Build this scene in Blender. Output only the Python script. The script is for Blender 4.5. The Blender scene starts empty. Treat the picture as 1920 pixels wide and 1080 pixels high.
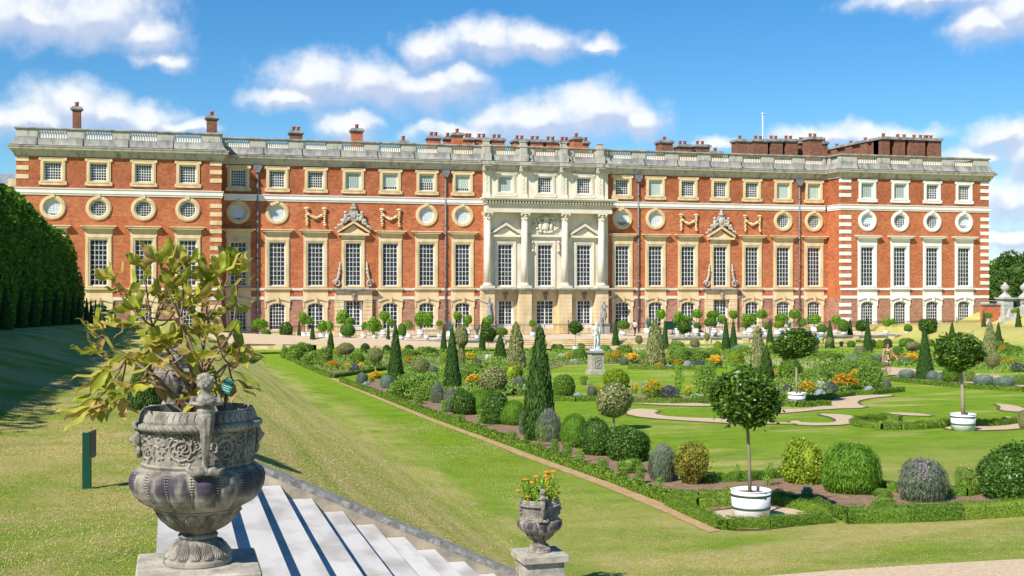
import bpy, bmesh, math, random
import numpy as np
from mathutils import Vector, Matrix
R = math.radians
random.seed(7); rng = np.random.default_rng(11)
SC = bpy.context.scene
COL = SC.collection

# ---------------------------------------------------------------- camera
# world x runs along the palace front, y away from the camera (square to the front)
F, TH, CAMZ = 2300.0, R(15.51), 4.95
cam_d = bpy.data.cameras.new('camera'); cam = bpy.data.objects.new('camera', cam_d); COL.objects.link(cam)
cam.location = (0, 0, CAMZ); cam.rotation_euler = (R(90), 0, -TH)
cam_d.sensor_width = 36; cam_d.lens = 36 * F / 1920; cam_d.clip_start = 0.1; cam_d.clip_end = 6000
SC.camera = cam

# ---------------------------------------------------------------- light
SUN_AZ, SUN_EL = R(53), R(43)          # light travels toward +x, +y and down
ld = Vector((math.sin(SUN_AZ) * math.cos(SUN_EL), math.cos(SUN_AZ) * math.cos(SUN_EL), -math.sin(SUN_EL)))
sun_d = bpy.data.lights.new('sun', 'SUN'); sun_d.energy = 4.7; sun_d.angle = R(0.5); sun_d.color = (1.0, 0.95, 0.86)
sun = bpy.data.objects.new('sun', sun_d); COL.objects.link(sun)
sun.rotation_euler = ld.to_track_quat('-Z', 'Y').to_euler(); sun.location = (-80, -60, 90)
vs = SC.view_settings
SC.display_settings.display_device = 'sRGB'
vs.view_transform = 'Standard'; vs.look = 'None'; vs.exposure = 0.48; vs.gamma = 1.0

def build_world():
    w = bpy.data.worlds.new('World'); SC.world = w; w.use_nodes = True
    nt = w.node_tree; nt.nodes.clear(); N = nt.nodes.new; L = nt.links.new
    out = N('ShaderNodeOutputWorld'); bg = N('ShaderNodeBackground'); L(bg.outputs[0], out.inputs[0])
    bg.inputs[1].default_value = 0.1
    sky = N('ShaderNodeTexSky'); sky.sky_type = 'NISHITA'; sky.sun_disc = False
    sky.sun_elevation = SUN_EL
    sky.sun_rotation = math.atan2(-ld.x, -ld.y)
    sky.air_density = 1.0; sky.dust_density = 0.0; sky.ozone_density = 3.5
    hs = N('ShaderNodeHueSaturation'); hs.inputs['Saturation'].default_value = 1.22; hs.inputs['Value'].default_value = 0.88
    tn = N('ShaderNodeMix'); tn.data_type = 'RGBA'; tn.blend_type = 'MULTIPLY'; tn.inputs[0].default_value = 1.0; tn.inputs[7].default_value = (.80, .95, 1.06, 1)
    L(sky.outputs[0], tn.inputs[6]); L(tn.outputs[2], hs.inputs['Color'])
    # cloud coverage as lobes in azimuth and elevation
    g = bpy.data.node_groups.new('cloud_cover', 'ShaderNodeTree')
    g.interface.new_socket('at', in_out='INPUT', socket_type='NodeSocketVector')
    g.interface.new_socket('cover', in_out='OUTPUT', socket_type='NodeSocketFloat')
    gi = g.nodes.new('NodeGroupInput'); go = g.nodes.new('NodeGroupOutput')
    lobes = [(60,30,190,52),(180,20,130,60),(270,62,72,42),(300,112,45,16),(125,203,85,44),(50,228,95,30),(205,218,80,32),
             (290,224,52,34),(345,238,50,16),(600,150,105,48),(700,160,115,48),(800,168,110,42),(545,186,100,24),(860,150,52,28),
             (800,88,56,34),(905,76,92,36),(1000,80,90,36),(1112,86,56,18),(1000,228,160,38),(1120,214,112,46),(1195,225,56,38),
             (870,246,110,20),(650,235,66,26),(1530,256,84,22),(1650,258,110,18),(1350,266,44,12),(1740,-4,130,24),
             (1855,45,74,36),(1905,10,70,48),(1880,256,62,32),(1930,285,60,56),(1840,292,60,18),(1900,372,90,44),(1900,445,80,30)]
    prev = None
    for (u, v, ru, rv) in lobes:
        az = TH + math.atan((u - 960) / F); el = math.atan((540 - v) / F * math.cos(az - TH))
        a = g.nodes.new('ShaderNodeVectorMath'); a.operation = 'SUBTRACT'; g.links.new(gi.outputs[0], a.inputs[0]); a.inputs[1].default_value = (az, el, 0)
        b = g.nodes.new('ShaderNodeVectorMath'); b.operation = 'MULTIPLY'; g.links.new(a.outputs[0], b.inputs[0]); b.inputs[1].default_value = (F / ru / 1.28, F / rv / 1.36, 0)
        c = g.nodes.new('ShaderNodeVectorMath'); c.operation = 'LENGTH'; g.links.new(b.outputs[0], c.inputs[0])
        if prev is None: prev = c.outputs['Value']
        else:
            m = g.nodes.new('ShaderNodeMath'); m.operation = 'SMOOTH_MIN'; m.inputs[2].default_value = 0.25
            g.links.new(prev, m.inputs[0]); g.links.new(c.outputs['Value'], m.inputs[1]); prev = m.outputs[0]
    s = g.nodes.new('ShaderNodeMath'); s.operation = 'SUBTRACT'; s.inputs[0].default_value = 1.0; g.links.new(prev, s.inputs[1])
    g.links.new(s.outputs[0], go.inputs[0])
    tc = N('ShaderNodeTexCoord'); sp = N('ShaderNodeSeparateXYZ'); L(tc.outputs['Generated'], sp.inputs[0])
    def math_(op, a, b=None):
        m = N('ShaderNodeMath'); m.operation = op
        for i, x in enumerate((a, b)):
            if x is None: continue
            if isinstance(x, (int, float)): m.inputs[i].default_value = x
            else: L(x, m.inputs[i])
        return m.outputs[0]
    az = math_('ARCTAN2', sp.outputs[0], sp.outputs[1]); el = math_('ARCSINE', sp.outputs[2])
    cb = N('ShaderNodeCombineXYZ'); L(az, cb.inputs[0]); L(el, cb.inputs[1])
    def noise(scale, det, rough, vec=cb.outputs[0]):
        n = N('ShaderNodeTexNoise'); n.noise_dimensions = '2D'; n.inputs['Scale'].default_value = scale
        n.inputs['Detail'].default_value = det; n.inputs['Roughness'].default_value = rough; L(vec, n.inputs['Vector']); return n
    wn = noise(20, 4, 0.52)
    sub = N('ShaderNodeVectorMath'); sub.operation = 'SUBTRACT'; L(wn.outputs['Color'], sub.inputs[0]); sub.inputs[1].default_value = (.5, .5, .5)
    mul = N('ShaderNodeVectorMath'); mul.operation = 'MULTIPLY'; L(sub.outputs[0], mul.inputs[0]); mul.inputs[1].default_value = (.035, .028, 0)
    add = N('ShaderNodeVectorMath'); add.operation = 'ADD'; L(cb.outputs[0], add.inputs[0]); L(mul.outputs[0], add.inputs[1])
    g1 = N('ShaderNodeGroup'); g1.node_tree = g; L(add.outputs[0], g1.inputs[0])
    ad2 = N('ShaderNodeVectorMath'); ad2.operation = 'ADD'; L(add.outputs[0], ad2.inputs[0]); ad2.inputs[1].default_value = (-.003, .0085, 0)
    g2 = N('ShaderNodeGroup'); g2.node_tree = g; L(ad2.outputs[0], g2.inputs[0])
    bn = noise(42, 5, 0.55)
    dn = math_('MULTIPLY', math_('SUBTRACT', bn.outputs[0], 0.5), 0.75)
    n3 = noise(150, 5, 0.65); dens = math_('ADD', math_('ADD', g1.outputs[0], dn), math_('MULTIPLY', math_('SUBTRACT', n3.outputs[0], 0.5), 0.14))
    mr = N('ShaderNodeMapRange'); mr.interpolation_type = 'SMOOTHSTEP'; L(dens, mr.inputs[0])
    mr.inputs[1].default_value = -0.10; mr.inputs[2].default_value = 0.80
    # bright where the cover thins toward the sun, soft grey violet below
    sh = math_('SUBTRACT', g1.outputs[0], g2.outputs[0])
    sh2 = math_('ADD', math_('MULTIPLY', sh, 1.7), math_('MULTIPLY', math_('SUBTRACT', bn.outputs[0], 0.5), 0.6))
    mr2 = N('ShaderNodeMapRange'); mr2.interpolation_type = 'SMOOTHSTEP'; L(sh2, mr2.inputs[0]); mr2.inputs[1].default_value = -0.25; mr2.inputs[2].default_value = 0.5
    cmix = N('ShaderNodeMix'); cmix.data_type = 'RGBA'; L(mr2.outputs[0], cmix.inputs[0])
    cmix.inputs[6].default_value = (4.3, 4.9, 6.3, 1); cmix.inputs[7].default_value = (7.3, 7.4, 7.6, 1)
    mx = N('ShaderNodeMix'); mx.data_type = 'RGBA'; L(math_('MULTIPLY', mr.outputs[0], 0.93), mx.inputs[0]); L(hs.outputs[0], mx.inputs[6]); L(cmix.outputs[2], mx.inputs[7])
    L(mx.outputs[2], bg.inputs[0])
build_world()
SC.cycles.max_bounces = 6; SC.cycles.diffuse_bounces = 3; SC.cycles.glossy_bounces = 2; SC.cycles.transmission_bounces = 3
SC.cycles.transparent_max_bounces = 6; SC.cycles.caustics_reflective = False; SC.cycles.caustics_refractive = False
SC.cycles.use_denoising = True

# ---------------------------------------------------------------- ground shape and projection helpers
def lerp(a, b, t): return a + (b - a) * t
def sst(t): t = min(1, max(0, t)); return t * t * (3 - 2 * t)
def g_z(p): return 0.78 if p < 31 else max(-0.67, 0.78 - 0.0175 * (p - 31))
def t_z(p): return 2.815 if p < 25 else 2.815 - 0.0105 * (p - 25)
def u_z(p): return min(3.39, 3.39 - 0.0237 * (p - 50))
def ground(s, p):
    if s <= 5.6:
        T = t_z(p); U = max(T, u_z(p)) if p < 118 else T
        if s < -1.8: return lerp(T, U, sst((-1.8 - s) / 3.8))
        if s < 0.62: return T
        z = T - 0.4625 * (s - 0.62) if s > 0.62 else T
        b = g_z(p); return b + 0.5 * ((z - b) + math.sqrt((z - b) ** 2 + 0.03)) if z - b < 1 else z
    if s < 71: return g_z(p)
    z = g_z(p)
    z += 1.45 * sst((s - 71) / 7) + .1 * min(1, max(0, (s - 78) / 8))
    return z + 2.3 * sst((s - 88.5) / 7)
def ray(u, v):
    a = (u - 960) / F; b = (540 - v) / F
    return (math.sin(TH) + a * math.cos(TH), math.cos(TH) - a * math.sin(TH), b)
def G(u, v):
    d = ray(u, v); t = 3.0
    f = lambda t: CAMZ + d[2] * t - ground(d[0] * t, d[1] * t)
    while f(t) > 0 and t < 400: t += 0.25
    lo, hi = t - 0.25, t
    for _ in range(20):
        m = (lo + hi) / 2
        if f(m) > 0: lo = m
        else: hi = m
    return Vector((d[0] * hi, d[1] * hi, ground(d[0] * hi, d[1] * hi)))
def P(u, v, p):                       # point seen at (u, v) on the plane y = p
    d = ray(u, v); t = p / d[1]; return Vector((d[0] * t, p, CAMZ + d[2] * t))
def depth(s, p): return s * math.sin(TH) + p * math.cos(TH)
def mpp(pt): return depth(pt[0], pt[1]) / F      # metres per photo pixel at a point
def SX(u, p): return p * math.tan(math.atan((u - 960) / F) + TH)

# ---------------------------------------------------------------- object helpers
def empty(name, loc, rz=0.0):
    o = bpy.data.objects.new(name, None); COL.objects.link(o); o.location = loc; o.rotation_euler = (0, 0, rz); o.empty_display_size = 0.3; return o
def tag(o, label=None, cat=None, group=None, kind=None):
    if label: o['label'] = label
    if cat: o['category'] = cat
    if group: o['group'] = group
    if kind: o['kind'] = kind
    return o
def link_mesh(name, me, mats, parent=None, loc=None):
    o = bpy.data.objects.new(name, me); COL.objects.link(o)
    if mats is not None:
        for m in (mats if isinstance(mats, (list, tuple)) else [mats]): me.materials.append(m)
    if parent: o.parent = parent
    if loc is not None: o.location = loc
    return o
class MB:
    """collects simple shapes, then links them as one mesh"""
    def __init__(s): s.bm = bmesh.new(); s.mi = 0
    def _f(s, vs, smooth=False):
        try:
            f = s.bm.faces.new(vs); f.material_index = s.mi; f.smooth = smooth; return f
        except ValueError: return None
    def box(s, x0, x1, y0, y1, z0, z1):
        v = [s.bm.verts.new(c) for c in ((x0,y0,z0),(x1,y0,z0),(x1,y1,z0),(x0,y1,z0),(x0,y0,z1),(x1,y0,z1),(x1,y1,z1),(x0,y1,z1))]
        for q in ((0,3,2,1),(4,5,6,7),(0,1,5,4),(1,2,6,5),(2,3,7,6),(3,0,4,7)): s._f([v[i] for i in q])
        return s
    def prism(s, pts, y0, y1, axis='y'):
        """polygon pts (a,b) pushed along an axis"""
        def mk(a, b, c):
            return {'y': (a, c, b), 'z': (a, b, c), 'x': (c, a, b)}[axis]
        A = [s.bm.verts.new(mk(a, b, y0)) for a, b in pts]; B = [s.bm.verts.new(mk(a, b, y1)) for a, b in pts]
        s._f(A[::-1]); s._f(B)
        n = len(pts)
        for i in range(n): s._f([A[i], A[(i+1) % n], B[(i+1) % n], B[i]])
        return s
    def ring(s, outer, inner, y0, y1):
        """flat ring between two outlines of equal count in the x-z plane, from y0 (front) to y1"""
        n = len(outer)
        Of = [s.bm.verts.new((a, y0, b)) for a, b in outer]; If = [s.bm.verts.new((a, y0, b)) for a, b in inner]
        Ob = [s.bm.verts.new((a, y1, b)) for a, b in outer]; Ib = [s.bm.verts.new((a, y1, b)) for a, b in inner]
        for i in range(n):
            j = (i + 1) % n
            s._f([Of[i], Of[j], If[j], If[i]]); s._f([Ob[i], Ob[j], Of[j], Of[i]]); s._f([If[i], If[j], Ib[j], Ib[i]])
        return s
    def lathe(s, prof, n=24, c=(0, 0, 0), smooth=True, fn=None):
        rings = []
        for r, z in prof:
            rg = []
            for i in range(n):
                a = 2 * math.pi * i / n; rr = r * (fn(a, z) if fn else 1)
                rg.append(s.bm.verts.new((c[0] + rr * math.cos(a), c[1] + rr * math.sin(a), c[2] + z)))
            rings.append(rg)
        for a, b in zip(rings, rings[1:]):
            for i in range(n): s._f([a[i], a[(i+1) % n], b[(i+1) % n], b[i]], smooth)
        if prof[0][0] > 1e-4: s._f(rings[0][::-1])
        if prof[-1][0] > 1e-4: s._f(rings[-1])
        return s
    def tube(s, pts, rad, n=8, smooth=True):
        pts = [Vector(p) for p in pts]; rings = []
        if not isinstance(rad, (list, tuple)): rad = [rad] * len(pts)
        up = Vector((0.31, 0.2, 0.93)).normalized()
        for i, p in enumerate(pts):
            d = (pts[min(i+1, len(pts)-1)] - pts[max(i-1, 0)])
            d = d.normalized() if d.length > 1e-9 else Vector((0, 0, 1))
            a = d.cross(up)
            if a.length < 1e-3: a = d.cross(Vector((1, 0, 0)))
            a.normalize(); b = d.cross(a)
            rings.append([s.bm.verts.new(p + (a * math.cos(2*math.pi*k/n) + b * math.sin(2*math.pi*k/n)) * rad[i]) for k in range(n)])
        for q, w in zip(rings, rings[1:]):
            for i in range(n): s._f([q[i], q[(i+1) % n], w[(i+1) % n], w[i]], smooth)
        s._f(rings[0][::-1]); s._f(rings[-1])
        return s
    def ball(s, c, r, n=12, m=8, rot=None):
        if not isinstance(r, (list, tuple)): r = (r, r, r)
        rings = []; c = Vector(c)
        for j in range(1, m):
            f = math.pi * j / m
            rg = []
            for i in range(n):
                a = 2*math.pi*i/n
                v = Vector((r[0]*math.sin(f)*math.cos(a), r[1]*math.sin(f)*math.sin(a), r[2]*math.cos(f)))
                if rot: v = rot @ v
                rg.append(s.bm.verts.new(c + v))
            rings.append(rg)
        t = Vector((0, 0, r[2])); t = rot @ t if rot else t
        top = s.bm.verts.new(c + t); bot = s.bm.verts.new(c - t)
        for q, w in zip(rings, rings[1:]):
            for i in range(n): s._f([q[i], w[i], w[(i+1) % n], q[(i+1) % n]], True)
        for i in range(n):
            s._f([top, rings[0][i], rings[0][(i+1) % n]], True); s._f([bot, rings[-1][(i+1) % n], rings[-1][i]], True)
        return s
    def build(s, name, mats, parent=None, loc=None, bevel=0.0):
        me = bpy.data.meshes.new(name)
        s.bm.normal_update()
        if bevel: bmesh.ops.bevel(s.bm, geom=s.bm.edges[:], offset=bevel, segments=1, affect='EDGES')
        s.bm.to_mesh(me); s.bm.free()
        return link_mesh(name, me, mats, parent, loc)
def copy_tree(o, parent=None):
    c = o.copy(); COL.objects.link(c)
    if parent: c.parent = parent
    for ch in KIDS.get(o.name, []):
        d = copy_tree(ch, c)
    return c
KIDS = {}
def settle(root):
    """parts were modelled in world coordinates: keep them there under a root that stands elsewhere"""
    for c in root.children: c.matrix_parent_inverse = Matrix.Translation(-Vector(root.location))
    return root
def note_kids(root):
    for o in [root] + list(root.children_recursive): KIDS[o.name] = list(o.children)

# ---------------------------------------------------------------- materials
def mat(name, col, rough=0.8, col2=None, scale=3.0, detail=4, bump=0.0, bscale=None, spec=0.3, metal=0, stretch=(1,1,1), lo=0.35, hi=0.65,
        col3=None, scale3=0.5, amt3=0.5, lo3=0.45, hi3=0.65, trans=0.0, island=None, bdist=0.02):
    m = bpy.data.materials.new(name); m.use_nodes = True; nt = m.node_tree; N = nt.nodes.new; L = nt.links.new
    b = nt.nodes['Principled BSDF']; b.inputs['Roughness'].default_value = rough; b.inputs['Specular IOR Level'].default_value = spec; b.inputs['Metallic'].default_value = metal
    c4 = lambda c: (c[0], c[1], c[2], 1)
    b.inputs['Base Color'].default_value = c4(col)
    tc = N('ShaderNodeTexCoord'); mp = N('ShaderNodeMapping'); mp.inputs['Scale'].default_value = stretch; L(tc.outputs['Object'], mp.inputs[0])
    out = None
    def nz(sc, det):
        n = N('ShaderNodeTexNoise'); n.inputs['Scale'].default_value = sc; n.inputs['Detail'].default_value = det; L(mp.outputs[0], n.inputs['Vector']); return n.outputs[0]
    def rng_(src, a, bb):
        r = N('ShaderNodeMapRange'); L(src, r.inputs[0]); r.inputs[1].default_value = a; r.inputs[2].default_value = bb; return r.outputs[0]
    def mixc(fac, a, bcol):
        x = N('ShaderNodeMix'); x.data_type = 'RGBA'
        if isinstance(fac, float): x.inputs[0].default_value = fac
        else: L(fac, x.inputs[0])
        for i, q in ((6, a), (7, bcol)):
            if isinstance(q, tuple): x.inputs[i].default_value = c4(q)
            else: L(q, x.inputs[i])
        return x.outputs[2]
    if col2 is not None: out = mixc(rng_(nz(scale, detail), lo, hi), tuple(col), tuple(col2))
    if col3 is not None:
        f = rng_(nz(scale3, 3), lo3, hi3); mu = N('ShaderNodeMath'); mu.operation = 'MULTIPLY'; L(f, mu.inputs[0]); mu.inputs[1].default_value = amt3
        out = mixc(mu.outputs[0], out if out is not None else tuple(col), tuple(col3))
    if island is not None:        # list of colours picked per leaf
        ge = N('ShaderNodeNewGeometry'); cr = N('ShaderNodeValToRGB'); L(ge.outputs['Random Per Island'], cr.inputs[0])
        el = cr.color_ramp.elements
        while len(el) < len(island): el.new(0.5)
        for i, c in enumerate(island): el[i].position = i / (len(island) - 1); el[i].color = c4(c)
        out = cr.outputs[0]
        if col2 is not None: out = mixc(rng_(nz(scale, 2), lo, hi), out, tuple(col2))
    if out is not None: L(out, b.inputs['Base Color'])
    if bump:
        bm_ = N('ShaderNodeBump'); bm_.inputs['Strength'].default_value = bump; bm_.inputs['Distance'].default_value = bdist
        L(nz(bscale or scale * 4, 6), bm_.inputs['Height']); L(bm_.outputs[0], b.inputs['Normal'])
    if trans:
        tr = N('ShaderNodeBsdfTranslucent'); ms = N('ShaderNodeMixShader'); ms.inputs[0].default_value = trans
        if out is not None: L(out, tr.inputs[0])
        else: tr.inputs[0].default_value = c4(col)
        o = nt.nodes['Material Output']; L(b.outputs[0], ms.inputs[1]); L(tr.outputs[0], ms.inputs[2]); L(ms.outputs[0], o.inputs[0])
    return m
M = {}
M['stone'] = mat('bath_stone', (.66,.49,.26), .85, (.76,.61,.38), 0.9, bump=.15, bscale=6, col3=(.40,.30,.17), scale3=1.1, amt3=.5, stretch=(1,1,.35), lo3=.5, hi3=.68)
M['white_stone'] = mat('portland_stone', (.66,.59,.46), .85, (.75,.69,.56), 0.8, bump=.15, bscale=6, col3=(.42,.39,.33), scale3=.5, amt3=.4, lo3=.55, hi3=.75)
M['pale_stone'] = mat('clean_portland', (.76,.73,.66), .85, (.84,.81,.75), 0.8, bump=.15, bscale=6, col3=(.52,.49,.43), scale3=.5, amt3=.3, lo3=.55, hi3=.75)
M['grey_stone'] = mat('weathered_stone', (.32,.31,.285), .9, (.17,.17,.165), 2.2, bump=.2, bscale=8, col3=(.46,.43,.36), scale3=.9, amt3=.55, stretch=(1,1,.22))
M['cornice'] = mat('cornice_stone', (.48,.45,.385), .9, (.24,.23,.20), 2.0, bump=.1, lo=.5, hi=.72, stretch=(1,1,.3))
M['soffit'] = mat('stained_stone', (.34,.29,.21), .9, (.2,.18,.15), 1.0)
M['lead'] = mat('lead_sheet', (.30,.32,.35), .6, (.22,.24,.27), 1.5)
def brick(name, c1, c2, mortar, dark):
    m = bpy.data.materials.new(name); m.use_nodes = True; nt = m.node_tree; N = nt.nodes.new; L = nt.links.new
    b = nt.nodes['Principled BSDF']; b.inputs['Roughness'].default_value = .9; b.inputs['Specular IOR Level'].default_value = .15
    tc = N('ShaderNodeTexCoord'); sp = N('ShaderNodeSeparateXYZ'); L(tc.outputs['Object'], sp.inputs[0])
    ad = N('ShaderNodeMath'); L(sp.outputs[0], ad.inputs[0]); L(sp.outputs[1], ad.inputs[1])
    cb = N('ShaderNodeCombineXYZ'); L(ad.outputs[0], cb.inputs[0]); L(sp.outputs[2], cb.inputs[1])
    br = N('ShaderNodeTexBrick'); L(cb.outputs[0], br.inputs[0]); br.inputs['Scale'].default_value = 1.0
    br.inputs['Color1'].default_value = (*c1, 1); br.inputs['Color2'].default_value = (*c2, 1); br.inputs['Mortar'].default_value = (*mortar, 1)
    br.inputs['Mortar Size'].default_value = .012; br.inputs['Brick Width'].default_value = .23; br.inputs['Row Height'].default_value = .085
    n1 = N('ShaderNodeTexNoise'); n1.inputs['Scale'].default_value = .55; n1.inputs['Detail'].default_value = 6; L(tc.outputs['Object'], n1.inputs[0])
    r1 = N('ShaderNodeMapRange'); L(n1.outputs[0], r1.inputs[0]); r1.inputs[1].default_value = .42; r1.inputs[2].default_value = .72; r1.inputs[4].default_value = .6
    x = N('ShaderNodeMix'); x.data_type = 'RGBA'; L(r1.outputs[0], x.inputs[0]); L(br.outputs[0], x.inputs[6]); x.inputs[7].default_value = (*dark, 1)
    n2 = N('ShaderNodeTexNoise'); n2.inputs['Scale'].default_value = 2.2; n2.inputs['Detail'].default_value = 7; mp2 = N('ShaderNodeMapping'); mp2.inputs['Scale'].default_value = (1, 1, 1.9); L(tc.outputs['Object'], mp2.inputs[0]); L(mp2.outputs[0], n2.inputs[0])
    hsv = N('ShaderNodeHueSaturation'); r2 = N('ShaderNodeMapRange'); L(n2.outputs[0], r2.inputs[0]); r2.inputs[1].default_value = .3; r2.inputs[2].default_value = .7; r2.inputs[3].default_value = .74; r2.inputs[4].default_value = 1.26
    L(r2.outputs[0], hsv.inputs['Value']); L(x.outputs[2], hsv.inputs['Color']); L(hsv.outputs[0], b.inputs['Base Color'])
    bp = N('ShaderNodeBump'); bp.inputs['Strength'].default_value = .3; bp.inputs['Distance'].default_value = .01; L(br.outputs['Fac'], bp.inputs['Height']); bp.invert = True; L(bp.outputs[0], b.inputs['Normal'])
    return m
M['brick'] = brick('orange_brick', (.57,.155,.055), (.46,.112,.040), (.46,.24,.13), (.36,.085,.032))
M['brick_top'] = brick('red_brick', (.46,.115,.036), (.37,.083,.028), (.38,.20,.12), (.26,.07,.03))
M['brick_low'] = brick('brown_brick', (.44,.19,.11), (.34,.135,.085), (.44,.30,.21), (.28,.14,.10))
M['brick_old'] = brick('chimney_brick', (.27,.10,.055), (.21,.075,.045), (.24,.15,.10), (.15,.07,.045))
M['white'] = mat('white_paint', (.78,.78,.76), .5, (.70,.70,.67), 2)
M['pot'] = mat('terracotta', (.45,.13,.07), .8, (.36,.10,.06), 3)
M['blind'] = mat('roller_blind', (.42,.50,.45), .9)
M['curtain'] = mat('pale_curtain', (.62,.68,.76), .9)
M['iron'] = mat('black_iron', (.03,.03,.032), .5)
M['pipe'] = mat('lead_pipe', (.22,.22,.24), .6, (.14,.14,.15), 3)
def glass_mat():
    m = bpy.data.materials.new('window_glass'); m.use_nodes = True; nt = m.node_tree; N = nt.nodes.new; L = nt.links.new
    b = nt.nodes['Principled BSDF']; b.inputs['Roughness'].default_value = .08; b.inputs['Specular IOR Level'].default_value = .35
    ge = N('ShaderNodeNewGeometry'); oi = N('ShaderNodeObjectInfo'); ad = N('ShaderNodeMath'); L(ge.outputs['Random Per Island'], ad.inputs[0]); L(oi.outputs['Random'], ad.inputs[1])
    fr = N('ShaderNodeMath'); fr.operation = 'FRACT'; L(ad.outputs[0], fr.inputs[0])
    cr = N('ShaderNodeValToRGB'); L(fr.outputs[0], cr.inputs[0]); el = cr.color_ramp.elements
    el[0].color = (.012,.014,.022,1); el[1].color = (.05,.07,.08,1)
    for p_, c in ((.3,(.03,.022,.03,1)),(.55,(.025,.035,.05,1)),(.8,(.02,.03,.03,1))): e = el.new(p_); e.color = c
    L(cr.outputs[0], b.inputs['Base Color'])
    return m
M['glass'] = glass_mat()
# ================================================================ the palace
YM, YP, YC, YB = 128.5, 125.5, 128.0, 143.0
palace = empty('palace', (0, 0, 0))
tag(palace, 'long red brick palace with pale stone dressings and a balustraded parapet', 'palace')
Z = dict(par=20.37, cop=20.17, bal0=19.36, lead0=18.5, cor0=17.84, belt1=14.56, belt0=13.87, str1=4.95)
XL0, XL1 = SX(30, YP), SX(415, YP)
XR0, XR1 = SX(1577, YP), SX(1854, YP)
XC0, XC1 = SX(907, YM), SX(1137, YM)
lp_u = [99, 185, 270, 352]; lm_u = [447, 520, 591, 662, 732.5, 800.5, 867]; c_u = [945, 1019.5, 1092]
rm_u = [1166.5, 1229, 1291, 1350, 1410, 1468, 1526]; rp_u = [1626, 1688, 1747.5, 1807.5]
def fit(us, p):
    xs = [SX(u, p) for u in us]; k = np.polyfit(range(len(xs)), xs, 1); return [float(k[0] * i + k[1]) for i in range(len(xs))]
LP, LM, CC, RM, RP = fit(lp_u, YP), fit(lm_u, YM), fit(c_u, YM), fit(rm_u, YM), fit(rp_u, YP)
DOORB = (3, 3)

def wall(mb, x0, x1, z0, z1, y, holes, depth=.45):
    xs = sorted({x0, x1, *[h[0] for h in holes], *[h[1] for h in holes]}); zs = sorted({z0, z1, *[min(max(h[2], z0), z1) for h in holes], *[min(max(h[3], z0), z1) for h in holes]})
    xs = [x for x in xs if x0 - 1e-6 <= x <= x1 + 1e-6]
    for a, b in zip(xs, xs[1:]):
        for c, d in zip(zs, zs[1:]):
            mx, mz = (a + b) / 2, (c + d) / 2
            if any(h[0] < mx < h[1] and h[2] < mz < h[3] for h in holes): continue
            v = [mb.bm.verts.new(q) for q in ((a, y, c), (b, y, c), (b, y, d), (a, y, d))]; mb._f(v)
    for h in holes:
        c, d = max(h[2], z0), min(h[3], z1)
        if d <= c or h[0] < x0 - 1e-6 or h[1] > x1 + 1e-6: continue
        for q in (((h[0], y, c), (h[0], y, d), (h[0], y + depth, d), (h[0], y + depth, c)), ((h[1], y, c), (h[1], y + depth, c), (h[1], y + depth, d), (h[1], y, d))):
            mb._f([mb.bm.verts.new(k) for k in q])
        if h[3] <= z1 + 1e-6: mb._f([mb.bm.verts.new(k) for k in ((h[0], y, d), (h[1], y, d), (h[1], y + depth, d), (h[0], y + depth, d))])
        if h[2] >= z0 - 1e-6: mb._f([mb.bm.verts.new(k) for k in ((h[0], y, c), (h[0], y + depth, c), (h[1], y + depth, c), (h[1], y, c))])
def holes_for(xs, rounds=True, round_idx=None, arch=True):
    h = []
    for i, x in enumerate(xs):
        h.append((x - .86, x + .86, 15.26, 17.14))
        h.append((x - .90, x + .90, 5.10, 9.76))
        h.append((x - .92, x + .92, .55, 3.52))
        if round_idx is None or i in round_idx: h.append((x - .81, x + .81, 12.69 - .81, 12.69 + .81))
    return h
def block(x0, x1, y, xs, ridx, mats, c=False):
    H = holes_for(xs, round_idx=ridx)
    for z0, z1, m in ((0, 3.74, mats[0]), (3.74, Z['belt0'], mats[1]), (Z['belt0'], Z['cor0'], mats[2])):
        mb = MB(); wall(mb, x0, x1, z0, z1, y, H); mb.build('wall', m, palace)
bm3 = [M['brick_low'], M['brick'], M['brick_top']]
block(XL0, XL1, YP, LP, (0, 1, 2, 3), bm3)
block(XL1, XC0, YM, LM, (0, 1, 5, 6), bm3)
block(XC1, XR0, YM, RM, (0, 1, 5, 6), bm3)
block(XR0, XR1, YP, RP, (0, 1, 2, 3), bm3)
block(XC0, XC1, YC, CC, (), [M['stone'], M['white_stone'], M['white_stone']])
# sides, returns, back and inner dark backing
for (z0, z1, m) in ((0, 3.74, bm3[0]), (3.74, Z['belt0'], bm3[1]), (Z['belt0'], Z['cor0'], bm3[2])):
    mb = MB()
    for x, ya, yb in ((XL0, YB, YP), (XL1, YP, YM), (XR0, YM, YP), (XR1, YP, YB)):
        mb._f([mb.bm.verts.new(q) for q in ((x, ya, z0), (x, yb, z0), (x, yb, z1), (x, ya, z1))])
    mb._f([mb.bm.verts.new(q) for q in ((XR1, YB, z0), (XL0, YB, z0), (XL0, YB, z1), (XR1, YB, z1))])
    mb.build('wall', m, palace)
mb = MB()
for x in (XC0, XC1): mb._f([mb.bm.verts.new(q) for q in ((x, YC, 0), (x, YM, 0), (x, YM, 17.84), (x, YC, 17.84))])
mb.build('wall', M['white_stone'], palace)
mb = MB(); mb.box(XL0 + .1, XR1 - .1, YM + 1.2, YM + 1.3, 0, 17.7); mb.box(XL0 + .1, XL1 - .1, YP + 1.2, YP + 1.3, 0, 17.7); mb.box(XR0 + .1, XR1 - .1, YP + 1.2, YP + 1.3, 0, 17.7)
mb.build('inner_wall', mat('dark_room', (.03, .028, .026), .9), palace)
mb = MB(); mb.box(XL0, XR1, YM, YB, 18.2, 18.9); mb.box(XL0 + .3, XL1 - .3, YP + .6, YM, 18.2, 18.9); mb.box(XR0 + .3, XR1 - .3, YP + .6, YM, 18.2, 18.9)
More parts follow.
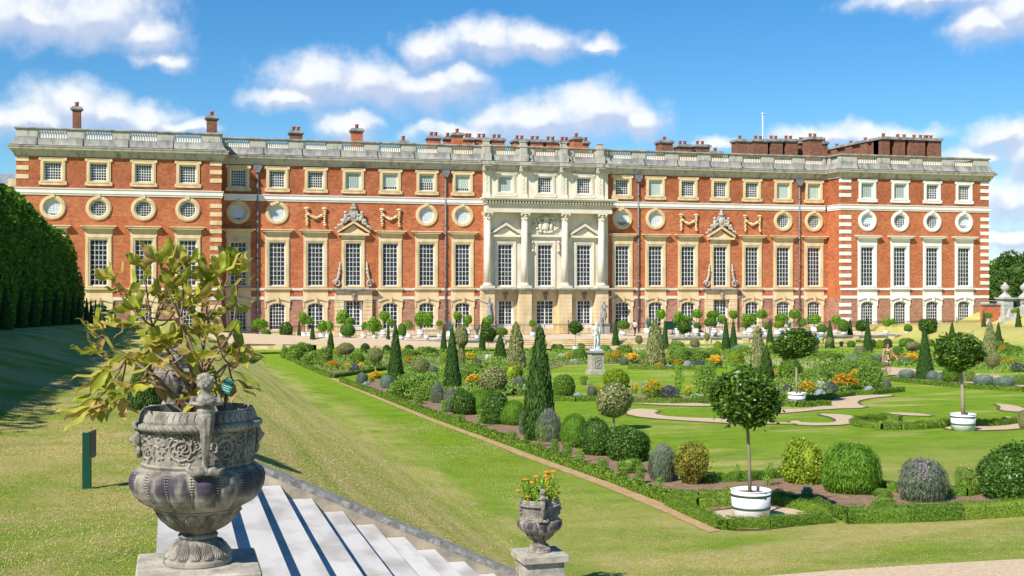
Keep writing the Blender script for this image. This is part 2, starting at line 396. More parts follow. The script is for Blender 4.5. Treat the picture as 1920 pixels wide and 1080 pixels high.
mb.prism([(YM + 1.5, 18.9), (YM + 6, 20.1), (YB - 1, 18.9)], XL0 + 3, XR1 - 3, axis='x'); mb.build('roof', M['lead'], palace)

# continuous mouldings that follow the plan outline
def outline(off):
    c = 0.25 if off > .05 else 0
    return [(XL0 - off, YB), (XL0 - off, YP - off), (XL1 + off, YP - off), (XL1 + off, YM - off), (XC0 - off - .02, YM - off), (XC0 - off - .02, YC - off), (XC1 + off + .02, YC - off), (XC1 + off + .02, YM - off), (XR0 - off, YM - off), (XR0 - off, YP - off), (XR1 + off, YP - off), (XR1 + off, YB)]
def moulding(name, prof, m, smooth=False):
    """prof = [(offset, z), ...] bottom to top"""
    mb = MB(); rows = [[mb.bm.verts.new((x, y, z)) for x, y in outline(o)] for o, z in prof]
    for a, b in zip(rows, rows[1:]):
        for i in range(len(a) - 1): mb._f([a[i], a[i+1], b[i+1], b[i]])
    return mb.build(name, m, palace)
moulding('cornice', [(0, 17.6), (.16, 17.62), (.20, 17.86), (.34, 17.95), (.40, 18.18), (.64, 18.24), (.66, 18.36), (.74, 18.5), (.73, 18.56), (.0, 18.62)], M['cornice'])
moulding('lead_apron', [(.62, 18.63), (.45, 18.72), (.28, 18.92), (.18, 19.15), (.14, 19.36), (-.5, 19.37)], M['grey_stone'])
moulding('parapet_coping', [(-.45, 20.19), (.12, 20.195), (.15, 20.23), (.15, 20.31), (.1, 20.37), (-.5, 20.38)], M['grey_stone'])
# belt course: skip the stone centre, which has its own entablature
def belt(x0, x1, y, ret0=None, ret1=None):
    mb = MB()
    prof = [(0, 13.90), (.09, 13.91), (.11, 14.07), (.17, 14.10), (.17, 14.47), (.24, 14.50), (.25, 14.56), (0, 14.6)]
    rows = []
    for o, z in prof:
        pts = []
        if ret0 is not None: pts.append((x0 - o, ret0 - (0 if ret0 > y + 4 else o)))
        pts += [(x0 - (o if ret0 is not None else 0), y - o), (x1 + (o if ret1 is not None else 0), y - o)]
        if ret1 is not None: pts.append((x1 + o, ret1 - (0 if ret1 > y + 4 else o)))
        rows.append([mb.bm.verts.new((a, b, z)) for a, b in pts])
    for a, b in zip(rows, rows[1:]):
        for i in range(len(a) - 1): mb._f([a[i], a[i+1], b[i+1], b[i]])
    mb.build('string_course', M['pale_stone'], palace)
belt(XL0, XL1, YP, YB, YM); belt(XL1 + .37, XC0, YM); belt(XC1, XR0 - .37, YM); belt(XR0, XR1, YP, YM, YB)

# balustrades: a pedestal over every pier, a run of turned balusters over every window
def baluster_run(x0, x1, y, n):
    mb = MB(); prof = [(.11, 0), (.11, .08), (.06, .12), (.115, .3), (.10, .4), (.05, .64), (.05, .70), (.11, .75), (.11, .83)]
    for i in range(n):
        mb.lathe(prof, 8, (x0 + (x1 - x0) * (i + .5) / n, y, 19.37))
    mb.build('balustrade', M['white_stone'], palace)
def parapet(x0, x1, y, xs, w=1.15):
    n = int(len(xs)); cur = x0
    def pr(a, b):
        if b - a < .15: return
        pier = MB()
        pier.box(a, b, y, y + .42, 19.365, 20.195)
        pier.box(a + .1, b - .1, y - .03, y, 19.45, 20.02); pier.build('parapet_pier', M['cornice'], palace)
    for x in xs:
        pr(cur, x - w); baluster_run(x - w, x + w, y + .2, 11); cur = x + w
    pr(cur, x1)
parapet(XL0, XL1, YP + .02, LP, 1.3); parapet(XL1 + .2, XC0 - .2, YM + .02, LM); parapet(XC0, XC1, YC + .02, CC); parapet(XC1 + .2, XR0 - .2, YM + .02, RM); parapet(XR0, XR1, YP + .02, RP, 1.3)
mb = MB()
for x, ya, yb in ((XL0 - .0, YP + .45, YB), (XR1 - .42, YP + .45, YB)): mb.box(x, x + .42, ya, yb, 19.365, 20.195)
mb.box(XL1 - .42, XL1, YP + .45, YM + .4, 19.365, 20.195); mb.build('parapet', M['cornice'], palace)
mb = MB(); mb.box(XR0, XR0 + .42, YP + 2.4, YM + .4, 19.365, 20.195); mb.box(XR0, XR0 + .42, YP + .45, YP + .8, 19.365, 20.195)
for i in range(7): mb.lathe([(.11, 0), (.06, .12), (.115, .3), (.05, .6), (.10, .745)], 8, (XR0 + .2, YP + .9 + i * .22, 19.37))
mb.build('balustrade', M['cornice'], palace)
# lead rolls on the apron
for xs, y in ((LP, YP), (LM, YM), (CC, YC), (RM, YM), (RP, YP)):
    for x in xs:
        xx = x - 1.4; mb = MB(); mb.tube([(xx, y - .72, 18.66), (xx, y - .46, 18.75), (xx, y - .29, 18.94), (xx, y - .19, 19.15), (xx, y - .15, 19.36)], .05, 6); mb.build('apron_joint', M['iron'], palace)

# quoins
def quoins(x0, x1, y, m, xr=None):
    z = .3
    while z < 17.2:
        if not (13.55 < z < 14.6 or 3.6 < z < 5.0):
            mb = MB(); mb.box(x0, x1, y - .05, y + .35, z, z + .42); mb.build('quoin', m, palace)
        z += .84
quoins(XL0 - .045, XL0 + 1.15, YP, M['stone']); quoins(XL1 - 1.1, XL1 + .045, YP, M['stone'])
quoins(XR0 - .045, XR0 + 1.3, YP, M['pale_stone']); quoins(XR1 - 1.15, XR1 + .045, YP, M['pale_stone'])
# bands at the principal floor
def bands(x0, x1, y, xs, m):
    mb = MB(); cur = x0
    for x in list(xs) + [None]:
        e = x - 1.3 if x is not None else x1
        if e - cur > .1:
            mb.box(cur, e, y - .08, y + .1, 4.70, 4.95); mb.box(cur, e, y - .06, y + .1, 3.74, 4.07)
        if x is not None: cur = x + 1.3
    mb.build('stone_band', m, palace)
bands(XL0 - .02, XL1 + .02, YP, LP, M['white_stone']); bands(XL1 + .05, XC0, YM, LM, M['white_stone']); bands(XC1, XR0 - .05, YM, RM, M['white_stone']); bands(XR0 - .02, XR1 + .02, YP, RP, M['pale_stone'])
for a_, b_, c_ in ((XL0 - .06, XL1 + .06, YP), (XL1 + .1, XC0 - .3, YM), (XC1 + .3, XR0 - .1, YM), (XR0 - .06, XR1 + .06, YP)):
    mb = MB(); mb.box(a_, b_, c_ - .07, c_ + .1, -.3, .42); mb.build('plinth', M['stone'], palace)

# ---------------------------------------------------------------- windows (each with its surround and panes)
def bars(mb, x0, x1, z0, z1, nx, nz, y, t=.044, mid=False, top=None):
    """white frame, glazing bars; top(x) gives an arched upper edge"""
    f = .11
    zt = lambda x: top(x) if top else z1
    mb.box(x0, x0 + f, y, y + .08, z0, zt(x0 + f / 2)); mb.box(x1 - f, x1, y, y + .08, z0, zt(x1 - f / 2)); mb.box(x0 + f, x1 - f, y, y + .08, z0, z0 + f)
    if not top: mb.box(x0 + f, x1 - f, y, y + .08, z1 - f, z1)
    else:
        n = 10; xs = [x0 + f + (x1 - x0 - 2 * f) * i / n for i in range(n + 1)]
        for a, b in zip(xs, xs[1:]): mb.prism([(a, top(a) - f), (b, top(b) - f), (b, top(b)), (a, top(a))], y, y + .08)
    for i in range(1, nx):
        x = x0 + f + (x1 - x0 - 2 * f) * i / nx; tt = .11 if (mid and i * 2 == nx) else t
        mb.box(x - tt / 2, x + tt / 2, y + .012, y + .07, z0 + f, zt(x) - f)
    for j in range(1, nz):
        z = z0 + f + (z1 - z0 - 2 * f) * j / nz; tt = t if (mid or j * 2 != nz) else .06
        if top and z > top(x0 + f) - .05:
            xs = [x0 + f + (x1 - x0 - 2 * f) * k / 40 for k in range(41)]; ok = [x for x in xs if top(x) - f > z]
            if not ok: continue
            mb.box(ok[0], ok[-1], y + .016, y + .066, z - tt / 2, z + tt / 2)
        else: mb.box(x0 + f, x1 - f, y + .016, y + .066, z - tt / 2, z + tt / 2)
def panes(x0, x1, z0, z1, nx, nz, y, top=None, seed=0):
    mb = MB(); f = .11; rr = random.Random(seed)
    for i in range(nx):
        for j in range(nz):
            a = x0 + f + (x1 - x0 - 2 * f) * i / nx; b = x0 + f + (x1 - x0 - 2 * f) * (i + 1) / nx
            c = z0 + f + (z1 - z0 - 2 * f) * j / nz; d = z0 + f + (z1 - z0 - 2 * f) * (j + 1) / nz
            if top:
                tm = top((a + b) / 2) - .04; d = min(d, tm)
                if d <= c + .02: continue
            k = [rr.uniform(-.006, .006) for _ in range(4)]
            mb._f([mb.bm.verts.new(q) for q in ((a, y + k[0], c), (b, y + k[1], c), (b, y + k[2], d), (a, y + k[3], d))])
    return mb
def arch_top(hw, zs, rise):
    return lambda x: zs + rise * math.sqrt(max(0, 1 - (x / (hw * 1.02)) ** 2)) 
def make_window(kind, m, blind=None, french=False):
    """returns root mesh object with children; local origin at x=0, y=0 wall face, z absolute"""
    fr = MB(); su = MB(); pn = None
    if kind == 'top':
        bars(fr, -.80, .80, 15.32, 17.08, 6, 6, .16); pn = panes(-.80, .80, 15.32, 17.08, 6, 6, .20)
        su.ring([(-1.12,14.98),(1.12,14.98),(1.12,17.42),(-1.12,17.42)], [(-.80,15.32),(.80,15.32),(.80,17.08),(-.80,17.08)], -.10, .2)
        su.ring([(-1.00,15.12),(1.00,15.12),(1.00,17.28),(-1.00,17.28)], [(-.84,15.28),(.84,15.28),(.84,17.12),(-.84,17.12)], -.135, -.101)
        for a in (-1, 1):
            for z0, z1 in ((14.88, 15.22), (17.22, 17.54)): su.box(min(a*1.0, a*1.27), max(a*1.0, a*1.27), -.13, .02, z0, z1)
        su.box(-1.0, 1.0, -.15, .02, 14.86, 14.978); su.box(-1.0, 1.0, -.14, .02, 17.422, 17.5)
    elif kind == 'round':
        n = 40; C = [(math.cos(2*math.pi*i/n), math.sin(2*math.pi*i/n)) for i in range(n)]; zc = 12.69
        su.ring([(1.2*a, zc+1.19*b) for a, b in C], [(.80*a, zc+.80*b) for a, b in C], -.09, .2)
        su.ring([(1.10*a, zc+1.09*b) for a, b in C], [(.90*a, zc+.90*b) for a, b in C], -.15, -.091)
        su.box(-.16, .16, -.22, -.05, zc + 1.0, zc + 1.34)
        fr.ring([(.80*a, zc+.80*b) for a, b in C], [(.71*a, zc+.71*b) for a, b in C], .14, .22)
        for i in range(1, 6):
            x = -.72 + 1.44 * i / 6; h = math.sqrt(.73**2 - x*x)
            fr.box(x - .018, x + .018, .155, .205, zc - h, zc + h); fr.box(-h, h, .16, .20, zc + x - .018, zc + x + .018)
        pn = MB()
        for i in range(6):
            for j in range(6):
                a = -.72 + .24*i; c = -.72 + .24*j
                if math.hypot(a + .12, c + .12) > .8: continue
                q = [(a, .21, zc + c), (a + .24, .21, zc + c), (a + .24, .21, zc + c + .24), (a, .21, zc + c + .24)]
                pn._f([pn.bm.verts.new(k) for k in q])
    elif kind in ('tall', 'tall_pediment', 'tall_plain', 'tall_centre'):
        bars(fr, -.84, .84, 5.16, 9.70, 4, 9, .16, t=.046); pn = panes(-.84, .84, 5.16, 9.70, 4, 9, .20)
        su.ring([(-1.24,4.98),(1.24,4.98),(1.24,10.10),(-1.24,10.10)], [(-.84,5.16),(.84,5.16),(.84,9.70),(-.84,9.70)], -.08, .2)
        su.ring([(-1.16,5.03),(1.16,5.03),(1.16,10.02),(-1.16,10.02)], [(-.98,5.10),(.98,5.10),(.98,9.84),(-.98,9.84)], -.13, -.081)
        su.box(-1.36, 1.36, -.26, .02, 4.80, 4.978)
        if kind == 'tall':
            su.box(-1.28, 1.28, -.07, .02, 10.102, 10.72)
            su.prism([(-1.42,10.722),(1.42,10.722),(1.60,10.90),(-1.60,10.90)], -.42, .02)
            su.box(-1.68, 1.68, -.50, .02, 10.902, 11.0)
        if kind in ('tall_pediment', 'tall_plain'):
            su.box(-1.28, 1.28, -.07, .02, 10.102, 10.45)
            su.box(-1.62, 1.62, -.45, .02, 10.452, 10.70)
            su.prism([(-1.30,10.702),(1.30,10.702),(0,11.55)], -.14, .02)
            for a in (-1, 1): su.prism([(a*1.70,10.70),(a*1.70,10.90),(0,12.0),(0,11.72)] if a < 0 else [(0,11.72),(0,12.0),(1.70,10.90),(1.70,10.70)], -.5, .02)
        if kind == 'tall_centre':
            su.box(-1.5, 1.5, -.07, .02, 10.102, 10.5); su.box(-1.75, 1.75, -.35, .02, 10.502, 10.75)
            for a in (-1, 1):
                x0, x1 = sorted((a*1.36, a*1.6)); su.box(x0, x1, -.22, .02, 8.9, 10.1); su.ball((a*1.48, -.25, 9.0), .17); su.ball((a*1.48, -.25, 9.95), .14)
    elif kind == 'arch':
        tp = arch_top(.84, 2.92, .5)
        if french: bars(fr, -.84, .84, .60, 3.42, 4, 6, .16, t=.044, mid=True, top=tp)
        else: bars(fr, -.84, .84, .60, 3.42, 5, 7, .16, t=.046, top=tp)
        pn = panes(-.84, .84, .60, 3.42, 4 if french else 5, 6 if french else 7, .20, top=tp)
        n = 14; xs = [-.84 + 1.68 * i / n for i in range(n + 1)]
        inner = [(-.84,.60)] + [(x, tp(x)) for x in xs] + [(.84,.60)]
        outer = [(-1.24,.42)] + [(-1.24 + 2.48 * i / n, 3.735) for i in range(n + 1)] + [(1.24,.42)]
        su.ring(outer, inner, -.07, .2)
        tq = lambda x: 3.0 + .78 * math.sqrt(max(0, 1 - (x / 1.5) ** 2)) if abs(x) < 1.05 else 3.0 + .78 * math.sqrt(1 - .49)
        n2 = 16; ys = [-1.05 + 2.1 * i / n2 for i in range(n2 + 1)]
        for a, b in zip(ys, ys[1:]): su.prism([(a, tq(a)), (b, tq(b)), (b, tq(b) + .22), (a, tq(a) + .22)], -.2, -.071)
        for a in (-1, 1): x0, x1 = sorted((a*1.05, a*1.34)); su.box(x0, x1, -.2, -.071, 3.55, 3.74); su.box(min(a*1.16, a*1.3), max(a*1.16, a*1.3), -.14, -.071, 2.9, 3.549)
        su.box(-.16, .16, -.27, -.201, 3.4, 4.02)
        su.box(-1.28, 1.28, -.05, .02, 3.742, 4.795)
        su.box(-1.0, 1.0, -.14, .02, .42, .598)
    o = fr.build('window', M['white'], palace)
    su.build('stone_surround', m, o); pn.build('pane', M['glass'], o)
    if blind:
        b = MB()
        if kind == 'top': b.box(-.74, .74, .172, .19, 17.0 - 1.62 * blind, 17.0)
        else: b.prism([(.71 * math.cos(q * math.pi / 12), max(12.69 + .71 * math.sin(q * math.pi / 12), 12.69 - .71 * blind)) for q in range(24)], .186, .20)
        b.build('blind', M['blind'] if kind == 'top' else M['curtain'], o)
    note_kids(o); o['proto'] = 1
    return o
def put(proto, x, y):
    o = proto if 'proto' in proto else copy_tree(proto, palace)
    if 'proto' in proto: del proto['proto']
    o.location = (x, y, 0); return o
for (xs, y, m, key) in ((LP, YP, M['stone'], 'LP'), (LM, YM, M['stone'], 'LM'), (CC, YC, M['white_stone'], 'CC'), (RM, YM, M['stone'], 'RM'), (RP, YP, M['pale_stone'], 'RP')):
    protos = {}
    bl = {'LP': {}, 'LM': {3: .95, 4: .8, 5: .45, 6: .8}, 'CC': {0: .98}, 'RM': {1: .95, 5: .95, 6: .95}, 'RP': {0: .95, 1: .98}}[key]
    rb = {'LP': {0: .8}, 'LM': {0: .8, 1: 1, 5: 1, 6: 1}, 'CC': {}, 'RM': {0: .5, 1: 1}, 'RP': {0: .5, 3: .5}}[key]
    for i, x in enumerate(xs):
        k = ('top', bl.get(i))
        if k not in protos: protos[k] = make_window('top', m, blind=bl.get(i))
        put(protos[k], x, y)
        if key in ('LP', 'RP') or (key in ('LM', 'RM') and i in (0, 1, 5, 6)):
            k = ('round', rb.get(i))
            if k not in protos: protos[k] = make_window('round', m, blind=rb.get(i))
            put(protos[k], x, y)
        kind = 'tall'
        if key in ('LM', 'RM') and i == 3: kind = 'tall_pediment'
        if key == 'CC': kind = 'tall_centre' if i == 1 else 'tall_plain'
        if kind not in protos: protos[kind] = make_window(kind, m)
        put(protos[kind], x, y)
        if key != 'CC' and not (key in ('LM', 'RM') and i == 3):
            fr = (key == 'LM' and i >= 2) or (key == 'RM' and i in (0, 1, 2, 4))
            k = ('arch', fr)
            if k not in protos: protos[k] = make_window('arch', m, french=fr)
            put(protos[k], x, y)

# ---------------------------------------------------------------- door bays, centre, carving
def lump_relief(mb, pts):
    for x, y, z, r in pts: mb.ball((x, y, z), r, 8, 6)
def door_bay(x, y, hw, dw, proj, carve=True):
    mb = MB(); z = .0
    for k in range(10):                      # rusticated courses, two piers
        z1 = z + .40
        for a in (-1, 1):
            x0, x1 = sorted((x + a * (dw + .22), x + a * hw)); mb.box(x0, x1, y - proj, y + .02, z, min(z1, 3.60))
        z = z1 + .03
        if z > 3.5: break
    mb.box(x - hw, x + hw, y - proj, y + .02, 3.64, 4.66)
    for a in (-1, 1):
        for q in (.35, .75, 1.15):
            mb.prism([(x + a*q*.75, 3.66), (x + a*q*.75 + a*.03, 3.66), (x + a*(q*1.15) + a*.03, 4.6), (x + a*q*1.15, 4.6)][::a], y - proj - .012, y - proj - .002)
    mb.build('rusticated_surround', M['stone'], palace)
    fr = MB(); bars(fr, x - dw, x + dw, .95, 3.62, 4, 6, y + .1, t=.044, mid=True)
    fr.box(x - dw, x - .03, y + .1, y + .18, .05, .949); fr.box(x + .03, x + dw, y + .1, y + .18, .05, .949); fr.box(x - dw - .2, x - dw - .002, y + .02, y + .2, .05, 3.62); fr.box(x + dw + .002, x + dw + .2, y + .02, y + .2, .05, 3.62)
    d = fr.build('door', M['white'], palace)
    pn = panes(x - dw, x + dw, .95, 3.62, 4, 6, y + .15); pn.build('pane', M['glass'], d)
    if carve:
        ms = MB(); ms.ball((x, y - proj - .1, 4.15), (.2, .18, .34)); ms.ball((x, y - proj - .2, 3.8), (.14, .14, .2))
        ms.ball((x - .1, y - proj - .24, 4.22), .05); ms.ball((x + .1, y - proj - .24, 4.22), .05); ms.ball((x, y - proj - .28, 4.1), (.04, .06, .09))
        for a in (-.2, .2): ms.ball((x + a, y - proj - .06, 4.35), .13)
        ms.build('carved_keystone', M['soffit'], palace)
for xs in (LM, RM):
    x = xs[3]; door_bay(x, YM, 1.95, .80, .35)
    mb = MB(); mb.box(x - 2.15, x + 2.15, YM - .62, YM + .02, 4.665, 4.80); mb.box(x - 2.3, x + 2.3, YM - .75, YM + .02, 4.802, 4.94)
    mb.build('balcony_ledge', M['cornice'], palace)
    for a in (-1, 1):                        # scrolled brackets beside the window
        mb = MB(); pts = []
        for k in range(24):
            t = k / 23; ang = t * 2.6 * math.pi; r = .42 * (1 - t) + .05
            pts.append((x + a * (1.72 + r * math.cos(ang) * .9), YM - .2, 5.42 + r * math.sin(ang)))
        mb.tube(pts, .09, 6); mb.tube([(x + a*1.95, YM - .2, 5.3), (x + a*1.55, YM - .2, 6.2), (x + a*1.45, YM - .2, 7.0), (x + a*1.4, YM - .16, 7.7)], [.14, .13, .1, .05], 8)
        mb.ball((x + a*1.45, YM - .2, 6.9), .17); mb.ball((x + a*1.48, YM - .2, 6.5), .15); mb.build('scroll_bracket', M['cornice'], palace)
    mb = MB(); rr = random.Random(5)       # arms, crown and supporters over the pediment
    mb.prism([(x - .42, 12.0), (x + .42, 12.0), (x + .5, 12.6), (x + .36, 13.1), (x - .36, 13.1), (x - .5, 12.6)], YM - .36, YM - .1)
    mb.ball((x, YM - .34, 12.55), (.34, .14, .42)); mb.ball((x, YM - .3, 13.3), (.36, .22, .2)); mb.ball((x, YM - .3, 13.55), (.22, .18, .2)); mb.ball((x, YM - .3, 13.8), .1); mb.box(x - .04, x + .04, YM - .33, YM - .27, 13.85, 14.1)
    for a in (-1, 1):
        mb.ball((x + a*.8, YM - .3, 12.35), (.24, .2, .42)); mb.ball((x + a*.86, YM - .38, 12.85), .17); mb.ball((x + a*1.1, YM - .3, 12.0), (.3, .2, .22)); mb.ball((x + a*.6, YM - .4, 12.6), (.22, .1, .1))
        for k in range(16):
            t = k / 15; mb.ball((x + a*(.5 + 1.3*t) + rr.uniform(-.06, .06), YM - .35, 12.15 - .95*t + rr.uniform(-.05, .14)), rr.uniform(.1, .17), 8, 6)
    mb.build('coat_of_arms', M['cornice'], palace)
    for xi in (xs[2], xs[4]):                # garlands
        mb = MB(); rr = random.Random(3)
        for a in (-1, 1):
            for k in range(9): mb.ball((xi + a*(.92 + rr.uniform(-.07, .07)), YM - .14, 13.2 - k*.21), (rr.uniform(.10, .19),.14,rr.uniform(.09, .14)), 8, 6)
            mb.ball((xi + a*.92, YM - .16, 13.22), (.3, .15, .14))
        for k in range(17):
            t = k / 8 - 1; mb.ball((xi + t*.8, YM - .16, 12.25 + .42*t*t + rr.uniform(-.04, .04)), rr.uniform(.09, .17) * (1.15 - .3 * abs(t)), 8, 6)
        mb.build('garland', M['stone'], palace)
for i, x in enumerate(CC): door_bay(x, YC, [1.45, 1.5, 1.45][i], [.80, 1.0, .80][i], .12)
# rusticated piers and ledge under the columns
colx = [SX(u, YC - .7) for u in (914.5, 984, 1059.5, 1128)]
for x in colx:
    mb = MB(); z = 0
    while z < 4.6: mb.box(x - .72, x + .72, YC - .9, YC - .13, z, min(z + .40, 4.66)); mb.box(x - .70, x + .70, YC - .88, YC - .13, z + .40, z + .43) if z < 4.2 else 0; z += .43
    mb.build('rusticated_pier', M['stone'], palace)
mb = MB(); mb.box(XC0 - .5, XC1 + .5, YC - 1.1, YC + .02, 4.665, 4.80); mb.box(XC0 - .65, XC1 + .65, YC - 1.25, YC + .02, 4.802, 4.95); mb.build('balcony_ledge', M['cornice'], palace)
for x in colx:
    mb = MB(); mb.lathe([(.37, 5.5), (.365, 8.0), (.32, 12.25)], 20, (x, YC - .62, 0))
    c = mb.build('column', M['white_stone'], palace)
    mb = MB(); mb.box(x - .66, x + .66, YC - 1.28, YC + .02, 4.955, 5.2); mb.lathe([(.54, 5.2), (.57, 5.28), (.52, 5.35), (.43, 5.4), (.46, 5.46), (.39, 5.52)], 20, (x, YC - .62, 0)); mb.build('base', M['white_stone'], c)
    mb = MB(); mb.lathe([(.33, 12.2), (.36, 12.26), (.33, 12.3), (.37, 12.7), (.48, 12.95)], 16, (x, YC - .62, 0)); mb.box(x - .52, x + .52, YC - 1.14, YC - .06, 12.95, 13.08)
    for k in range(16):
        a = 2 * math.pi * k / 16; r = .38 if k % 2 else .42; mb.ball((x + r*math.cos(a), YC - .62 + r*math.sin(a), 12.45 if k % 2 else 12.75), (.09, .09, .12), 6, 5)
    for a in (-1, 1):
        for b in (-1, 1): mb.ball((x + a*.42, YC - .62 + b*.42, 12.86), .12, 6, 5)
    mb.build('capital', M['white_stone'], c)
mb = MB()
mb.box(XC0 - .1, XC1 + .1, YC - 1.15, YC + .02, 13.085, 13.45); mb.box(XC0 - .05, XC1 + .05, YC - 1.1, YC + .02, 13.452, 13.95); mb.box(XC0 - .2, XC1 + .2, YC - 1.25, YC + .02, 13.952, 14.08)
mb.box(XC0 - .45, XC1 + .45, YC - 1.6, YC + .02, 14.33, 14.5); mb.box(XC0 - .55, XC1 + .55, YC - 1.72, YC + .02, 14.502, 14.66)
n = 44
for i in range(n):
    x = XC0 - .3 + (XC1 - XC0 + .6) * (i + .5) / n; mb.box(x - .08, x + .08, YC - 1.5, YC + .02, 14.082, 14.328)
mb.build('entablature', M['white_stone'], palace)
for x in colx:                               # upper pilasters with panels
    mb = MB(); mb.box(x - .36, x + .36, YC - .22, YC + .02, 14.662, 17.58); mb.box(x - .44, x + .44, YC - .3, YC + .018, 14.664, 15.1)
    rr = random.Random(9)
    for k in range(12): mb.ball((x + rr.uniform(-.1, .1), YC - .225, 15.35 + k*.18), (.11, .04, .08), 6, 5)
    mb.build('pilaster', M['white_stone'], palace)
    mb = MB(); mb.box(x - .46, x + .46, YC - .62, YC + .5, 18.63, 19.42); mb.box(x - .38, x + .38, YC - .4, YC + .48, 19.42, 20.2); mb.box(x - .44, x + .44, YC - .46, YC + .52, 20.2, 20.42); mb.box(x - .30, x + .30, YC - .3, YC + .3, 20.42, 20.78); mb.box(x - .37, x + .37, YC - .37, YC + .37, 20.78, 20.88)
    mb.box(x - .24, x + .24, YC - .43, YC - .401, 19.55, 20.1)
    mb.build('parapet_pedestal', M['cornice'], palace)
    mb = MB(); mb.box(x - .62, x + .62, YC - 1.15, YC - .86, 18.2, 18.5); mb.box(x - .5, x + .5, YC - .6, YC - .3, 17.58, 18.2); mb.build('cornice', M['cornice'], palace)
mb = MB(); rr = random.Random(21); x = CC[1]         # royal carving over the centre window
for k in range(110):
    a = rr.uniform(0, 2*math.pi); r = math.sqrt(rr.uniform(.12, 1)); mb.ball((x + 1.55*r*math.cos(a), YC - .12 - .12*rr.random(), 11.85 + .95*r*math.sin(a)), rr.uniform(.07, .17), 6, 5)
mb.ball((x, YC - .3, 11.8), (.4, .16, .62)); mb.ball((x, YC - .3, 12.55), (.34, .2, .24)); mb.ball((x - .62, YC - .25, 11.75), (.2, .16, .55)); mb.ball((x + .62, YC - .25, 11.75), (.2, .16, .55))
mb.build('carved_relief', M['white_stone'], palace)
# drainpipes with hopper heads
for u in (483, 835.5, 1197, 1499):
    x = SX(u, YM - .15); mb = MB(); mb.tube([(x, YM - .16, .2), (x, YM - .16, 17.0)], .085, 8)
    for z in (2.6, 5.6, 7.6, 9.6, 11.6, 15.2): mb.lathe([(.1, 0), (.14, .05), (.14, .2), (.1, .25)], 8, (x, YM - .16, z))
    mb.prism([(x - .18, 16.8), (x + .18, 16.8), (x + .42, 17.3), (x + .42, 17.55), (x - .42, 17.55), (x - .42, 17.3)], YM - .42, YM - .02)
    mb.build('drainpipe', M['pipe'], palace)
# chimneys (u0, u1, top v, y of front, pots)
CH = [(134,153,199,133,1),(386,409,216,131,1),(543,569,244,136,2),(659,682,240,133,1),(749,766,262,137,1),(803,828,254,136,2),(833,849,256,137,1),(849,870,248,134,1),(870.5,889,257,136.5,2),(893,918,257,137,2),(921,948,258,137,2),
      (964,991,260,137,2),(993,1020,261,137,2),(1023,1049,262,137,2),(1050,1073,263,137,2),(1073.5,1094,256,134,1),(1095,1106,264,136.5,1),(1238,1263,262,134,1),(1272,1298,270,136,2),(1304,1332,270,136,2),(1335,1357,283,137,1),
      (1381,1404,260,135,1),(1414,1441,260,136,2),(1444,1469,260,136,2),(1472,1497,260,136,2),(1500,1517,264,137,2),(1517.5,1543,256,134,2),(1543.5,1553,265,137,1)]
for (u0, u1, v, y, n) in CH:
    a, b = P(u0, v, y), P(u1, v, y); x0, x1, z1 = a.x, b.x, a.z; w = x1 - x0; mb = MB(); dp = min(max(w, 1.0), 1.8)
    old = u0 > 1230 or u0 < 560
    mb.box(x0 + .1, x1 - .1, y, y + dp, 18.6, z1 - .42)
    c = mb.build('chimney', M['brick_old'] if old else M['brick'], palace)
    mb = MB(); mb.box(x0 + .02, x1 - .02, y - .08, y + dp + .08, z1 - .42, z1 - .3); mb.box(x0 - .1, x1 + .1, y - .2, y + dp + .2, z1 - .3, z1 - .12); mb.box(x0 + .03, x1 - .03, y - .05, y + dp + .05, z1 - .12, z1); mb.build('chimney_cap', M['grey_stone'], c)
    for k in range(n):
        xx = x0 + w * (k + 1) / (n + 1); mb = MB(); mb.lathe([(.2, 0), (.17, .35), (.23, .42), (.23, .5)], 10, (xx, y + dp / 2, z1)); mb.build('chimney_pot', M['pot'], c)
# low walls joining the stacks over the right range, the long stack and its slots
mb = MB(); a, b = P(1655, 256, 131), P(1765, 262, 131)
z1 = a.z - .3; x0, x1 = a.x, b.x
for xa, xb in ((x0, x0 + (x1-x0)*.12), (x0 + (x1-x0)*.2, x0 + (x1-x0)*.38), (x0 + (x1-x0)*.44, x0 + (x1-x0)*.72), (x0 + (x1-x0)*.78, x1)): mb.box(xa, xb, 131, 133, 18.6, z1)
mb.box(x0, x1, 131.9, 133, 18.6, z1); mb.box(x0, x0 + 1.6, 133, 152, 18.6, z1)
for k in range(5): mb.box(x0 - .25, x0, 134 + k*3.6, 135.6 + k*3.6, 18.6, z1)
c = mb.build('chimney', M['brick_old'], palace)
mb = MB(); mb.box(x0 - .2, x1 + .15, 130.8, 133.2, z1, z1 + .3); mb.box(x0 - .4, x0 + 1.8, 133.2, 152.2, z1, z1 + .3); mb.build('chimney_cap', M['grey_stone'], c)
for xx, yy in [(x0 + .6, 131.8), (x0 + 2.7, 132), (x0 + 3.6, 132), (x0 + 5, 132), (x0 + 5.9, 132), (x0 + 6.8, 132), (x1 - 1.6, 132), (x1 - .8, 132)] + [(x0 + .7, 136 + k*3.4) for k in range(5)]:
    mb = MB(); mb.lathe([(.2, 0), (.17, .35), (.23, .42), (.23, .5)], 10, (xx, yy, z1 + .3)); mb.build('chimney_pot', M['pot'], c)
a = P(1430, 215, 140); mb = MB(); mb.tube([(a.x, 140, 18.8), (a.x, 140, a.z)], .07, 8); mb.ball((a.x, 140, a.z + .1), .16); mb.build('flagpole', M['white'], palace)
